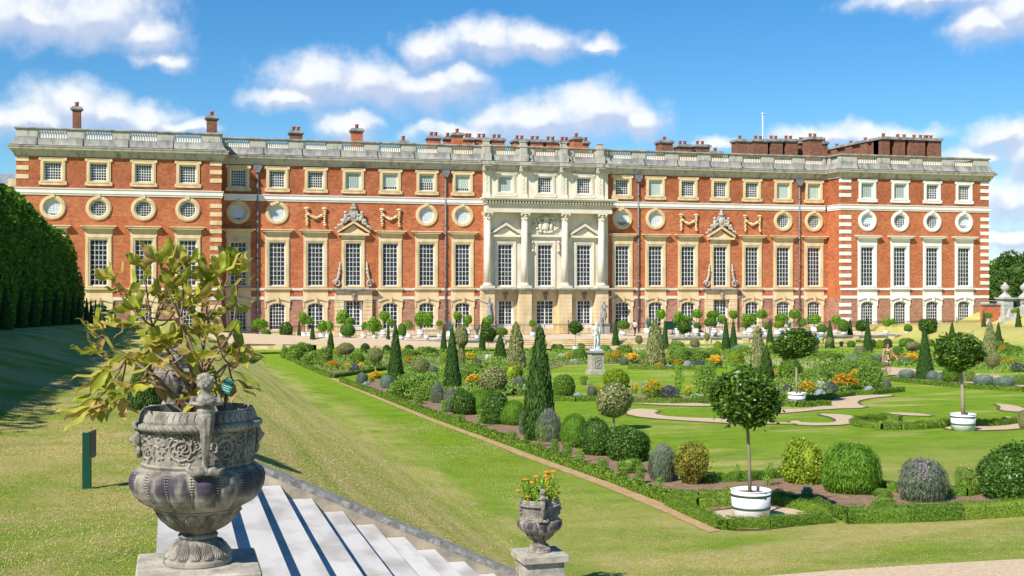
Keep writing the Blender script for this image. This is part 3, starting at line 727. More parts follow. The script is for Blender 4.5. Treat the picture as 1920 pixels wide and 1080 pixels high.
# ================================================================ ground
def lawn_mat():
    m = bpy.data.materials.new('lawn_grass'); m.use_nodes = True; nt = m.node_tree; N = nt.nodes.new; L = nt.links.new
    b = nt.nodes['Principled BSDF']; b.inputs['Roughness'].default_value = .95; b.inputs['Specular IOR Level'].default_value = .1
    tc = N('ShaderNodeTexCoord'); sp = N('ShaderNodeSeparateXYZ'); L(tc.outputs['Object'], sp.inputs[0])
    def nz(sc, det=4, st=(1, 1, 1), rough=.6):
        mp = N('ShaderNodeMapping'); mp.inputs['Scale'].default_value = st; L(tc.outputs['Object'], mp.inputs[0])
        n = N('ShaderNodeTexNoise'); n.inputs['Scale'].default_value = sc; n.inputs['Detail'].default_value = det; n.inputs['Roughness'].default_value = rough; L(mp.outputs[0], n.inputs[0]); return n.outputs[0]
    def mr(src, a, c, lo=0., hi=1., smooth=False):
        r = N('ShaderNodeMapRange'); r.inputs[1].default_value = a; r.inputs[2].default_value = c; r.inputs[3].default_value = lo; r.inputs[4].default_value = hi
        if smooth: r.interpolation_type = 'SMOOTHSTEP'
        L(src, r.inputs[0]); return r.outputs[0]
    def ma(op, a, c):
        x = N('ShaderNodeMath'); x.operation = op
        for i, q in enumerate((a, c)):
            if isinstance(q, (int, float)): x.inputs[i].default_value = q
            else: L(q, x.inputs[i])
        return x.outputs[0]
    def mix(f, a, c):
        x = N('ShaderNodeMix'); x.data_type = 'RGBA'; L(f, x.inputs[0])
        for i, q in ((6, a), (7, c)):
            if isinstance(q, tuple): x.inputs[i].default_value = (*q, 1)
            else: L(q, x.inputs[i])
        return x.outputs[2]
    green = mix(mr(nz(1.3, 5), .35, .65), (.18, .36, .012), (.31, .48, .022))
    green = mix(mr(nz(5, 6, rough=.75), .42, .62, 0, .75), green, (.27, .38, .035))
    green = mix(mr(nz(.8, 6, (1, 2.2, 1), .7), .48, .66, 0, .35), green, (.075, .17, .012))
    green = mix(mr(nz(2.2, 6, (1, 2.6, 1), .7), .56, .72, 0, .5), green, (.36, .38, .07))
    green = mix(mr(nz(30, 3), .5, .85, 0, .5), green, (.07, .15, .012))
    straw = mix(mr(nz(2.5, 5), .35, .65), (.64, .51, .17), (.74, .58, .28))
    straw = mix(mr(nz(16, 5), .4, .75, 0, .7), straw, (.36, .40, .05))
    # dry slope and patches: the bank and the worn lawn before the box hedge
    x, y = sp.outputs[0], sp.outputs[1]
    wob = ma('MULTIPLY', ma('SUBTRACT', nz(.25, 4), .5), 3.0)
    xx = ma('ADD', x, wob)
    bank = ma('MULTIPLY', mr(xx, .6, 1.6, smooth=True), mr(xx, 6.1, 4.6, smooth=True))
    streak = mr(nz(1.0, 4, (3.2, .12, 1)), .38, .62, .35, 1)
    bank = ma('MULTIPLY', bank, streak); bank = ma('MAXIMUM', bank, ma('MULTIPLY', ma('MULTIPLY', mr(x, 4.2, 5.0), mr(x, 7.0, 5.6)), mr(nz(.8, 5, (1, .5, 1)), .42, .6, 0, .8)))
    terr = ma('MULTIPLY', mr(x, 1.6, .2), mr(nz(.55, 6), .40, .58, .12, 1))
    near = ma('MULTIPLY', ma('MULTIPLY', mr(y, 31, 17), mr(x, 5.0, 6.5)), mr(nz(.5, 5, (.6, 1.4, 1)), .38, .62, .15, 1))
    patch = ma('MULTIPLY', mr(nz(.35, 5, (.5, 1.6, 1)), .52, .66, 0, .8), mr(x, 8, 10))
    rb = ma('MULTIPLY', mr(x, 71, 74), mr(nz(.3, 4), .3, .7, .6, .95))
    dry = ma('MAXIMUM', ma('MAXIMUM', bank, terr), ma('MAXIMUM', ma('MAXIMUM', near, patch), rb))
    dry = ma('MINIMUM', ma('ADD', dry, mr(nz(5, 5), .6, .8, 0, .35)), 1.0)
    col = mix(dry, green, straw)
    clover = ma('MULTIPLY', mr(nz(26, 2), .66, .72), mr(nz(.4, 3), .48, .6)); col = mix(ma('MULTIPLY', clover, .8), col, (.62, .66, .45))
    L(col, b.inputs['Base Color'])
    bp = N('ShaderNodeBump'); bp.inputs['Strength'].default_value = 1.0; bp.inputs['Distance'].default_value = .09
    L(ma('ADD', nz(22, 6, rough=.75), ma('MULTIPLY', nz(3, 4), .6)), bp.inputs['Height']); L(bp.outputs[0], b.inputs['Normal'])
    return m
M['lawn'] = lawn_mat()
M['gravel'] = mat('pale_gravel', (.52,.38,.23), .95, (.64,.50,.34), 14, bump=.5, bscale=60, col3=(.40,.29,.19), scale3=50, amt3=.8, lo3=.55, hi3=.72)
M['soil'] = mat('brown_soil', (.26,.16,.10), 1, (.38,.25,.165), 5, bump=1.0, bscale=18, bdist=.06, col3=(.16,.095,.06), scale3=26, amt3=.7)
M['path'] = mat('sandy_path', (.38,.24,.11), .95, (.50,.34,.18), 6, bump=.4, bscale=40)
M['flag'] = mat('forecourt_gravel', (.56,.45,.33), .95, (.64,.53,.41), 8, bump=.2, bscale=40)
M['turf_edge'] = mat('turf_edge', (.10,.075,.03), 1, (.14,.13,.03), 8)

def grid_mesh(xs, ys, fz, name, m, smooth=True):
    X, Y = np.meshgrid(xs, ys); V = np.zeros((X.size, 3), np.float32); V[:, 0] = X.ravel(); V[:, 1] = Y.ravel()
    V[:, 2] = [fz(float(a), float(b)) for a, b in zip(V[:, 0], V[:, 1])]
    nx, ny = len(xs), len(ys); i = np.arange(nx - 1)[None, :] + np.arange(ny - 1)[:, None] * nx
    q = np.stack([i, i + 1, i + 1 + nx, i + nx], -1).reshape(-1, 4)
    me = bpy.data.meshes.new(name); me.from_pydata(V.tolist(), [], q.tolist()); me.update()
    me.polygons.foreach_set('use_smooth', np.full(len(me.polygons), smooth))
    return link_mesh(name, me, m)
# stairwell: the lawn mesh leaves out the flight of steps (s .0 to 5.5, p 4 to 16.2)
ST_S0, ST_P1, ST_P0 = -0.12, 16.1, 3.0
xs = np.concatenate([np.arange(-60, -8, 4.), np.arange(-8, ST_S0, .33), [ST_S0], np.arange(.25, 5.3, .35), [5.35], np.arange(5.6, 12, .8), np.arange(12, 71, 4.), np.arange(71, 92, .7), np.arange(92, 170, 6)])
ysA = np.concatenate([[16.1], np.arange(17, 31, 1.), [31], np.arange(33, 113, 4.), [113.9]])
lawn = tag(grid_mesh(xs, ysA, ground, 'lawn', M['lawn']), kind='structure')
xw = [x for x in xs if x <= ST_S0]; xe = [x for x in xs if x >= 5.35]
ysB = np.concatenate([np.arange(-12, 16.1, 1.2), [16.1]])
tag(grid_mesh(xw, ysB, ground, 'lawn', M['lawn']), kind='structure')
tag(grid_mesh(xe, ysB, ground, 'lawn', M['lawn']), kind='structure')
ysC = np.arange(113.9, 124.2, 1.7)
tag(grid_mesh([x for x in xs if x <= 5.6], ysC, ground, 'lawn', M['lawn']), kind='structure')
tag(grid_mesh([x for x in xs if x >= 71], np.append(ysC, [126, 150, 200]), lambda s, p: ground(s, min(p, 113.9)) if s > 76 else min(-.05, ground(s, 113.9)), 'lawn', M['lawn']), kind='structure')
mb = MB(); mb._f([mb.bm.verts.new(q) for q in ((-3000, -3000, -1.4), (3000, -3000, -1.4), (3000, 3000, -1.4), (-3000, 3000, -1.4))]); tag(mb.build('outer_ground', M['lawn']), kind='structure')
# forecourt
mb = MB(); x0, x1 = 4.6, 76.5
mb._f([mb.bm.verts.new(q) for q in ((x0, 113.9, 0), (x1, 113.9, 0), (x1, 130, 0), (x0, 130, 0))]); tag(mb.build('forecourt', M['flag']), kind='structure')
mb = MB(); mb._f([mb.bm.verts.new(q) for q in ((-20, 123.2, -.004), (4.59, 123.2, -.004), (4.59, 130, -.004), (-20, 130, -.004))])
mb._f([mb.bm.verts.new(q) for q in ((76.51, 123, -.004), (112, 123, -.004), (112, 130, -.004), (76.51, 130, -.004))]); tag(mb.build('forecourt', M['flag']), kind='structure')

def sheet(pts, name, m, off=.012, px=True, kind='structure', edge=None, thick=0.0):
    """flat shape laid on the ground; pts in photo pixels (projected on the ground) or (s, p)"""
    W = [G(*q) for q in pts] if px else [Vector((a, b, 0)) for a, b in pts]
    bm = bmesh.new(); vs_ = [bm.verts.new((w.x, w.y, 0)) for w in W]; f = bm.faces.new(vs_)
    bm.normal_update()
    if f.normal.z < 0: f.normal_flip()
    bmesh.ops.triangulate(bm, faces=bm.faces[:])
    bmesh.ops.bisect_plane(bm, geom=bm.verts[:] + bm.edges[:] + bm.faces[:], plane_co=(0, 31, 0), plane_no=(0, 1, 0))
    border = [e for e in bm.edges if e.is_boundary]
    for v in bm.verts: v.co.z = ground(v.co.x, v.co.y) + off
    if thick:
        r = bmesh.ops.extrude_edge_only(bm, edges=border)
        for v in [g for g in r['geom'] if isinstance(g, bmesh.types.BMVert)]: v.co.z -= thick
        for e in [g for g in r['geom'] if isinstance(g, bmesh.types.BMFace)]: e.material_index = 1
    me = bpy.data.meshes.new(name); bm.to_mesh(me); bm.free()
    o = link_mesh(name, me, m); tag(o, kind=kind); return o
def smooth_poly(pts, k=2):
    for _ in range(k):
        q = []
        for i in range(len(pts)):
            a, b = pts[i], pts[(i + 1) % len(pts)]
            q += [(a[0]*.75 + b[0]*.25, a[1]*.75 + b[1]*.25), (a[0]*.25 + b[0]*.75, a[1]*.25 + b[1]*.75)]
        pts = q
    return pts
def turf(pts): sheet(smooth_poly(pts), 'lawn', [M['lawn'], M['turf_edge']], off=.075, thick=.07)
def gravel(pts, k=1, m='gravel', off=.022):
    pts = smooth_poly(pts, k); W = [G(*q) for q in pts]; n = len(W); ar = sum(W[i].x * W[(i+1) % n].y - W[(i+1) % n].x * W[i].y for i in range(n)); sg = 1 if ar > 0 else -1
    rim = []
    for i in range(n):
        d = W[(i+1) % n] - W[i-1]; ln = max(1e-6, math.hypot(d.x, d.y)); e = .07 + .0010 * depth(W[i].x, W[i].y); rim.append((W[i].x + sg * d.y / ln * e, W[i].y - sg * d.x / ln * e))
    sheet(rim, 'turf_lip', M['turf_edge'], off=.010, px=False); sheet([(w.x, w.y) for w in W], 'gravel_path', M[m], off=off, px=False)
Z5 = lambda L_: [(1300 + a / 3.097, 600 + b / 3.097) for a, b in L_]
Z4 = lambda L_: [(880 + a / 4, 600 + b / 4) for a, b in L_]
# paths
sheet([(522,666),(644,722),(805,789),(970,853),(1134,914),(1246,961),(1328,999),(1352,996),(1257,949),(1150,908),(985,850),(815,787),(652,721),(530,665)], 'gravel_path', M['path'])
sheet([(4, 101.8), (36.4, 101.8), (36.4, 105.4), (2, 105.4)], 'gravel_path', M['gravel'], px=False, off=.02)
sheet([(41.6, 101.8), (69, 101.8), (69, 105.4), (41.6, 105.4)], 'gravel_path', M['gravel'], px=False, off=.02)
sheet([(36.41, 40), (41.59, 40), (41.59, 111), (36.41, 111)], 'gravel_path', M['gravel'], px=False, off=.02)
gp = [(1420, 1083), (1540, 1073), (1700, 1062), (1925, 1049)]
W = [G(*q) for q in gp]
sheet([(W[0].x, W[0].y)] + [(w.x, w.y) for w in W[1:]] + [(22, W[3].y + 1.2), (24, 9), (6.2, 9), (6.2, W[0].y - .8)], 'gravel_path', M['gravel'], px=False, off=.014)
gravel(Z5([(545,595),(600,585),(640,600),(830,600),(825,572),(700,545),(900,552),(965,575),(930,610),(640,618)]))
gravel(Z5([(480,522),(700,515),(790,480),(830,455),(1000,436),(1210,438),(970,462),(945,490),(1030,512),(790,518),(520,545),(420,545)]))
gravel(Z5([(1740,486),(1870,498),(1935,520),(1900,538),(1775,527),(1790,505)]))
gravel(Z5([(1450,622),(1490,642),(1640,645),(1880,638),(1930,620),(1880,568),(1790,562),(1890,600),(1640,622)]))
gravel(Z5([(1080,538),(1300,543),(1420,562),(1200,556)]))
gravel([(1168,776),(1190,766),(1240,770),(1222,776),(1262,783),(1355,786),(1470,793),(1510,796),(1380,795),(1290,790),(1205,784)])
gravel([(1118,752),(1190,749),(1330,758),(1360,762),(1280,762),(1180,757)])
gravel([(1325,962),(1375,956),(1460,950),(1560,972),(1440,993),(1360,995)])
# turf cut into the gravel and open lawns inside the beds
# soil beds
def bed(pts, k=0): sheet(smooth_poly(pts, k) if k else pts, 'flower_bed', M['soil'], off=.016)
bed([(652,716),(1248,936),(1300,942),(1340,958),(1400,950),(1560,962),(1584,966),(1925,944),(1925,918),(1700,922),(1640,914),(1480,893),(1320,903),(1250,880),(1205,868),(1090,846),(1020,800),(960,778),(860,768),(800,745),(735,712)])
bed([(534,668),(625,707),(725,691),(905,690),(900,664),(700,662)])
bed([(905,690),(1010,700),(1060,684),(1160,682),(1335,692),(1335,668),(900,664)])
bed(Z4([(640,575),(940,572),(1180,572),(1300,560),(1700,580),(1740,592),(1240,588),(1100,596),(880,590),(700,592)]))
bed([(940,742),(985,728),(1010,742)])
bed([(860,712),(950,700),(1000,712),(1000,728),(940,736),(880,730)])
bed(Z5([(440,440),(560,470),(660,462),(930,425),(1130,400),(1130,330),(900,280),(500,300)]))
bed([(1668,712),(1925,733),(1925,716),(1700,698)])
bed([(1620,680),(1770,682),(1920,690),(1920,680),(1780,668),(1620,664)])
# ---------------------------------------------------------------- steps and their walls
steps = empty('garden_steps', (0.89, 12, t_z(12)))
tag(steps, 'flight of pale stone steps running down from the terrace to the garden', 'steps')
M['step'] = mat('pale_step_stone', (.53,.505,.47), .85, (.61,.58,.54), 1.6, bump=.1, bscale=10, col3=(.28,.25,.21), scale3=2.2, amt3=.6, stretch=(1,.5,1))
M['wallstone'] = mat('weathered_sandstone', (.40,.33,.24), .9, (.52,.44,.33), 2.5, bump=.3, bscale=18, col3=(.2,.18,.16), scale3=4, amt3=.6)
M['coping'] = mat('lichen_coping', (.28,.27,.25), .95, (.16,.155,.15), 9, bump=.5, bscale=40, col3=(.46,.44,.39), scale3=14, amt3=.7)
RISE, RUN = .185, .40
NS = 12; Z_T = 2.815
rr = random.Random(4)
for k in range(NS):                       # k = 0 is the landing
    z = Z_T - .0 - RISE * k + .004
    x1 = .89 - RUN + RUN * k + RUN * .98 if k else .50
    x1 = .505 + RUN * k; x0 = ST_S0 if k == 0 else x1 - RUN - .04
    mb = MB(); y = ST_P0; segs = []
    while y < ST_P1 - .05:
        y1 = min(ST_P1 - .32, y + rr.uniform(1.3, 2.0))
        if y1 <= y + .05: break
        segs.append((y, y1)); y = y1 + .006
    for (a, b) in segs:
        dz = rr.uniform(-.002, .002)
        mb.box(x0, x1 + .02, a, b, z - .06 + dz, z + dz); mb.box(x0, x1, a, b, z - RISE, z - .0601 + dz)
    mb.build('step', M['step'], steps)
xe_ = .505 + RUN * (NS - 1)
# side wall under a sloping coping, far side of the flight
def sidewall(y0, y1, xa, xb):
    mb = MB(); za = Z_T + .02; zb = Z_T - RISE / RUN * (xb - .5) + .02
    mb.prism([(xa, 0.3), (xb, 0.3), (xb, zb + .05), (.5, za + .05), (xa, za + .05)], y0, y1); mb.build('side_wall', M['wallstone'], steps)
    mb = MB(); mb.prism([(xa, za + .051), (.5, za + .051), (xb, zb + .051), (xb, zb + .13), (.52, za + .13), (xa, za + .13)], y0 + .02, y1 + .03); mb.build('coping', M['coping'], steps)
sidewall(ST_P1 - .31, ST_P1 + .02, .2, xe_ - .30)
# earth under the landing edge
mb = MB(); mb.box(ST_S0 - .02, ST_S0, ST_P0, ST_P1, 1.5, Z_T - .005); mb.build('side_wall', M['wallstone'], steps)
settle(steps)
# forecourt retaining wall, with the broad garden steps in the middle
rw = empty('retaining_wall', (20, 113.5, -.67)); tag(rw, 'low buff stone retaining wall below the palace forecourt, left and right of the garden steps', 'wall')
for a, b in ((4.6, 31.8), (47.0, 76.5)):
    mb = MB(); mb.box(a, b, 113.6, 113.9, -.75, -.11)
    mb.box(a, b, 113.52, 113.6, -.75, -.50); mb.build('wall', M['stone'], rw)
    mb = MB(); mb.box(a - .02, b + .02, 113.48, 114.1, -.109, .02); mb.build('coping', M['grey_stone'], rw)
    x = a + .3
    mb = MB()
    while x < b: mb.box(x, x + .7, 113.42, 113.519, -.75, -.112); x += 4.2
    mb.build('pier', M['stone'], rw)
settle(rw)
fs = empty('forecourt_steps', (39.4, 112.5, -.67)); tag(fs, 'four shallow buff stone steps in front of the palace centre', 'steps')
for k in range(4):
    z = -.004 - k * .165; mb = MB(); mb.box(31.85 - .0, 46.95, 113.6 - .42 * (k + 1), 113.9 - .42 * k, z - .165, z); mb.box(31.85, 46.95, 113.56 - .42 * (k + 1), 113.599 - .42 * (k + 1), z - .05, z); mb.build('step', M['stone'], fs)
settle(fs)
# ---------------------------------------------------------------- railing in front of the palace
rail = empty('iron_railing', (40, 121.8, 0)); tag(rail, 'black iron railing standing on a low stone kerb before the palace', 'railing')
YR = 121.8; x = 4.8
k = 0
while x < 100:
    x1 = x + 3.9; mb = MB(); zb = max(0, ground(x + 2, 113.9) + .0) if x > 74 else 0
    if x > 78: zb = 2.0 if False else 0
    mb.box(x, x1, YR - .02, YR + .02, .16, .2); mb.box(x, x1, YR - .02, YR + .02, 1.12, 1.16)
    q = x + .13
    while q < x1: mb.box(q - .012, q + .012, YR - .012, YR + .012, .2, 1.3); q += .14
    mb.build('railing_panel', M['iron'], rail)
    mb = MB(); mb.box(x - .035, x + .035, YR - .035, YR + .035, 0, 1.5); mb.ball((x, YR, 1.55), .07, 6, 5); mb.build('post', M['iron'], rail)
    x = x1
mb = MB(); mb.box(4.7, 100, YR - .12, YR + .12, -.1, .1); mb.build('kerb', M['stone'], rail)
settle(rail)
# ================================================================ plants
def leafm(name, cols, rough=.55, trans=.25, spec=.35, **k): return mat(name, cols[0], rough, island=cols, trans=trans, spec=spec, **k)
LM_ = dict(
 yew=leafm('yew_foliage', [(.022,.065,.010),(.045,.115,.016),(.075,.165,.025)], .7),
 thuja=leafm('thuja_foliage', [(.030,.080,.010),(.060,.135,.018),(.11,.20,.03)], .7),
 box=leafm('box_foliage', [(.05,.13,.012),(.12,.25,.02),(.22,.37,.035)]),
 hedge=leafm('box_edging_foliage', [(.06,.14,.012),(.14,.26,.02),(.30,.40,.045)]),
 dark=leafm('glossy_dark_foliage', [(.028,.085,.012),(.065,.16,.018),(.16,.29,.04)], .4),
 lime=leafm('lime_foliage', [(.12,.24,.015),(.26,.38,.02),(.42,.48,.04)]),
 feather=leafm('feathery_foliage', [(.06,.17,.012),(.14,.31,.02),(.26,.44,.03)]),
 var=leafm('variegated_foliage', [(.10,.15,.03),(.34,.34,.13),(.20,.24,.06),(.60,.55,.30)], .45),
 bay=leafm('bay_foliage', [(.018,.055,.008),(.045,.115,.012),(.10,.20,.02),(.20,.30,.03)], .35),
 citrus=leafm('citrus_foliage', [(.07,.19,.012),(.18,.38,.02),(.34,.52,.04)], .4),
 lav=leafm('lavender_foliage', [(.10,.16,.08),(.19,.24,.14),(.26,.30,.20)], .8),
 lavf=leafm('lavender_flower', [(.22,.17,.24),(.33,.25,.33),(.34,.31,.27)], .8),
 sant=leafm('santolina_foliage', [(.10,.18,.12),(.18,.27,.19),(.27,.36,.28)], .9),
 silver=leafm('silver_foliage', [(.42,.48,.46),(.60,.66,.66)], .9),
 orange=leafm('orange_petal', [(.90,.36,.015),(.92,.48,.02),(.93,.60,.04)], .6),
 marigold=leafm('marigold_petal', [(.90,.26,.01),(.93,.38,.015),(.94,.46,.02)], .6),
 yellow=leafm('yellow_petal', [(.88,.55,.02),(.92,.70,.06)], .6),
 whitef=leafm('white_petal', [(.75,.76,.72),(.82,.82,.80)], .6),
 purple=leafm('purple_petal', [(.12,.05,.30),(.25,.12,.42)], .6),
 rose=leafm('pale_rose_petal', [(.70,.42,.34),(.78,.62,.50)], .6),
 gold=leafm('autumn_foliage', [(.10,.16,.02),(.22,.26,.03),(.48,.40,.03),(.14,.20,.03),(.42,.20,.03)], .6),
 herb=leafm('herbaceous_foliage', [(.08,.19,.02),(.18,.33,.03),(.30,.42,.06),(.12,.25,.05)], .7),
 hedgerow=leafm('hornbeam_foliage', [(.045,.12,.010),(.10,.23,.018),(.20,.36,.03)], .7, .4),
 oak=leafm('oak_foliage', [(.035,.085,.012),(.065,.14,.018),(.11,.20,.03)], .7),
 agave=leafm('agave_foliage', [(.10,.20,.17),(.18,.30,.26)], .6),
)
M['bark'] = mat('bark', (.20,.16,.11), .9, (.30,.25,.18), 6, bump=.5, bscale=30)
M['bark_pale'] = mat('pale_bark', (.30,.27,.21), .9, (.40,.34,.20), 7, bump=.5, bscale=30)
M['tub'] = mat('white_tub_paint', (.80,.80,.80), .55, (.70,.71,.70), 3)
M['hoop'] = mat('green_hoop', (.05,.09,.05), .5)

def leaf_data(C, Nn, L, W, tilt=.7, up=0.0, r=None):
    r = r or rng; n = len(C); Nn = Nn + r.normal(0, tilt, (n, 3)); Nn /= np.linalg.norm(Nn, axis=1, keepdims=True) + 1e-9
    t = r.normal(0, 1, (n, 3)); t[:, 2] += up * 3
    t -= (t * Nn).sum(1, keepdims=True) * Nn; t /= np.linalg.norm(t, axis=1, keepdims=True) + 1e-9
    b = np.cross(Nn, t); s = r.uniform(.65, 1.3, (n, 1)); L = L * s; W = W * s
    V = np.stack([C - t * L * .5, C - b * W * .5 + Nn * W * .12, C + t * L * .5, C + b * W * .5 + Nn * W * .12], 1)
    return V.reshape(-1, 3)
def quads_mesh(name, groups, core=None):
    """groups = [(verts from leaf_data, material)], core = (verts, faces, material)"""
    vs_, fs, mi, mats, base = [], [], [], [], 0
    if core is not None:
        cv, cf, cm = core; vs_.append(np.asarray(cv, np.float32)); mats.append(cm)
        for f in cf: fs.append(tuple(int(x) for x in f)); mi.append(0)
        base = len(cv)
    me = bpy.data.meshes.new(name)
    allq = []
    for V, m in groups:
        if m not in mats: mats.append(m)
        k = len(V) // 4; q = (np.arange(k * 4).reshape(-1, 4) + base); base += len(V); vs_.append(V.astype(np.float32)); allq.append(q); mi += [mats.index(m)] * k
    V = np.concatenate(vs_); Q = np.concatenate(allq) if allq else np.zeros((0, 4), int)
    nl = sum(len(f) for f in fs) + Q.size; npoly = len(fs) + len(Q)
    me.vertices.add(len(V)); me.vertices.foreach_set('co', V.ravel()); me.loops.add(nl); me.polygons.add(npoly)
    li = np.concatenate([np.array([x for f in fs for x in f], np.int32), Q.ravel().astype(np.int32)])
    me.loops.foreach_set('vertex_index', li)
    sizes = np.array([len(f) for f in fs] + [4] * len(Q), np.int32); st = np.concatenate([[0], np.cumsum(sizes)[:-1]]).astype(np.int32)
    me.polygons.foreach_set('loop_start', st); me.polygons.foreach_set('loop_total', sizes)
    me.polygons.foreach_set('material_index', np.array(mi, np.int32)); me.update(calc_edges=True); me.validate()
    for m in mats: me.materials.append(m)
    return me
def core_lathe(prof, n=14, wob=.06, r=random):
    V, Fc = [], []
    for j, (rad, z) in enumerate(prof):
        for i in range(n):
            a = 2 * math.pi * i / n; q = rad * (1 + r.uniform(-wob, wob)); V.append((q * math.cos(a), q * math.sin(a), z))
    for j in range(len(prof) - 1):
        for i in range(n): Fc.append((j*n+i, j*n+(i+1) % n, (j+1)*n+(i+1) % n, (j+1)*n+i))
    return V, Fc
def noise3(P_, f, seed=0):
    """cheap smooth lumpiness in -1..1"""
    r = np.random.default_rng(seed); out = np.zeros(len(P_))
    for k in range(5):
        d = r.normal(0, 1, 3); d /= np.linalg.norm(d); out += np.sin(P_ @ d * f * r.uniform(.7, 1.6) * 6.28 + r.uniform(0, 6.28))
    return out / 3.0
def revolve_pts(prof, n, lump=.05, seed=0, thick=.06, f=1.2):
    """points on a surface of revolution, with lumps; prof = [(r, z)]"""
    prof = np.array(prof, float); seg = np.diff(prof, axis=0); ln = np.hypot(seg[:, 0], seg[:, 1]); ar = ln * (prof[:-1, 0] + prof[1:, 0] + .02); cum = np.cumsum(ar) / ar.sum()
    k = np.searchsorted(cum, rng.random(n)); t = rng.random(n); r0 = prof[k, 0]; r1 = prof[k + 1, 0]
    rr_ = r0 + (r1 - r0) * t; z = prof[k, 1] + seg[k, 1] * t; a = rng.uniform(0, 2 * np.pi, n)
    nz_ = -seg[k, 0] / (ln[k] + 1e-9); nr = seg[k, 1] / (ln[k] + 1e-9)
    N_ = np.stack([nr * np.cos(a), nr * np.sin(a), nz_], 1); C = np.stack([rr_ * np.cos(a), rr_ * np.sin(a), z], 1)
    C = C + N_ * (noise3(C, f, seed) * lump + rng.uniform(-thick, thick * .5, n) + np.where(rng.random(n) < .07, rng.uniform(0, thick * 1.1 + .01, n), 0))[:, None]
    return C, N_
def ball_prof(r, z0, z1, n=10, sq=1.0):
    zc, h = (z0 + z1) / 2, (z1 - z0) / 2
    return [(r * max(0, math.cos(math.pi * (i / n - .5))) ** sq, zc + h * math.sin(math.pi * (i / n - .5))) for i in range(n + 1)]
def crown_mesh(name, prof, n, L, W, m, lump=.05, thick=.05, core=.9, tilt=.7, up=0, seed=0, extra=None, f=1.2):
    C, N_ = revolve_pts(prof, n, lump, seed, thick, f); gr = [(leaf_data(C, N_, L, W, tilt, up), m)]
    if extra: gr += extra
    cp = [(max(r * core - .01, .004), lerp(prof[0][1], z, .98) * 1.0 if r > 0 else z * .97) for r, z in prof] if core else None
    return quads_mesh(name, gr, core=(*core_lathe(cp, 14), m) if core else None)
# ---- prototype crowns: every one is about 1 m wide and 1 m tall with its foot at z = 0
PM = {}
def cone_prof(k=0): return [(.02, 0.0), (.5, .015), (.48, .08), (.36, .35), (.22, .65), (.09, .92), (.02, 1.0)]
for i in range(3):
    PM['yew_cone', i] = crown_mesh('crown', cone_prof(), 5200, .055, .04, LM_['yew'], lump=.012, thick=.02, core=.93, seed=i, f=2.5)
for i in range(2):
    PM['thuja_cone', i] = crown_mesh('crown', [(.02,0),(.42,.015),(.5,.12),(.42,.35),(.28,.62),(.17,.85),(.07,.96),(.01,1)], 8000, .07, .03, LM_['thuja'], lump=.05, thick=.05, core=.8, up=.5, seed=i+5, f=3)
    PM['holly_cone', i] = crown_mesh('crown', [(.02,0),(.42,.02),(.5,.12),(.42,.4),(.3,.7),(.15,.93),(.02,1)], 6500, .075, .05, LM_['var'], lump=.03, thick=.05, core=.82, seed=i+9, f=2.5)
PM['holly_column', 0] = crown_mesh('crown', [(.02,0),(.22,.02),(.26,.3),(.24,.5),(.3,.56),(.5,.64),(.5,.8),(.3,.95),(.02,1)], 6000, .07, .035, LM_['var'], lump=.03, thick=.03, core=.8, seed=3, f=2)
def ballm(key, m, n, L, W, lump=.03, thick=.05, tilt=.7, up=0, prof=None, core=.86, seed=0, extra=None, f=1.2):
    PM[key] = crown_mesh('crown', prof or ball_prof(.5, 0, 1), n, L, W, LM_[m], lump, thick, core, tilt, up, seed, extra, f)
bp_ = [(.12, 0), (.38, .04), (.48, .2), (.5, .45), (.44, .72), (.3, .9), (.12, .985), (.01, 1)]
ballm(('box_ball', 0), 'box', 5000, .06, .04, .02, prof=bp_); ballm(('yew_ball', 0), 'yew', 5000, .05, .035, .015, prof=bp_)
ballm(('dark_ball', 0), 'dark', 9000, .055, .035, .075, .06, prof=bp_, seed=4); ballm(('dark_ball', 1), 'dark', 9000, .055, .035, .08, .06, prof=bp_, seed=14)
ballm(('lime_ball', 0), 'lime', 6500, .06, .045, .08, .08, prof=bp_, seed=2)
ballm(('feather_ball', 0), 'feather', 14000, .13, .014, .05, .07, .45, .9, prof=bp_, seed=6, core=.8); ballm(('feather_ball', 1), 'feather', 12000, .12, .014, .06, .07, .45, .9, prof=bp_, seed=16, core=.8)
ballm(('holly_ball', 0), 'var', 7000, .06, .045, .035, .05, seed=8, core=.84)
ballm(('bay_ball', 0), 'bay', 5200, .10, .045, .11, .12, .9, seed=12, core=.76); ballm(('bay_ball', 1), 'bay', 4200, .10, .045, .11, .12, .9, seed=13, core=.74)
ballm(('citrus_ball', 0), 'citrus', 2600, .11, .06, .12, .11, .9, seed=18, core=.74); ballm(('citrus_ball', 1), 'citrus', 2400, .12, .06, .16, .12, .9, seed=19, core=.7)
ballm(('sant_mound', 0), 'sant', 5000, .06, .02, .05, .06, .6, .4, prof=bp_, seed=21)
ballm(('silver_mound', 0), 'silver', 1500, .14, .06, .06, .1, .9, prof=bp_, seed=22, core=.7)
ballm(('herb_bush', 0), 'herb', 5000, .09, .04, .09, .12, .9, .3, prof=bp_, seed=23, core=.72); ballm(('herb_bush', 1), 'herb', 4500, .08, .03, .12, .14, .9, .5, prof=bp_, seed=24, core=.68)
def spray(n, h0, h1, rad, L, W, m, up=1.0, tilt=.5):
    a = rng.uniform(0, 6.283, n); r = rad * np.sqrt(rng.random(n)); z = rng.uniform(h0, h1, n) * (1 - .35 * (r / rad) ** 2)
    C = np.stack([r*np.cos(a), r*np.sin(a), z], 1); N_ = np.stack([np.cos(a), np.sin(a), .6 + 0*a], 1)
    return (leaf_data(C, N_, L, W, tilt, up), LM_[m])
lp_ = [(.10, 0), (.36, .03), (.46, .2), (.5, .5), (.42, .78), (.25, .92), (.02, .97)]
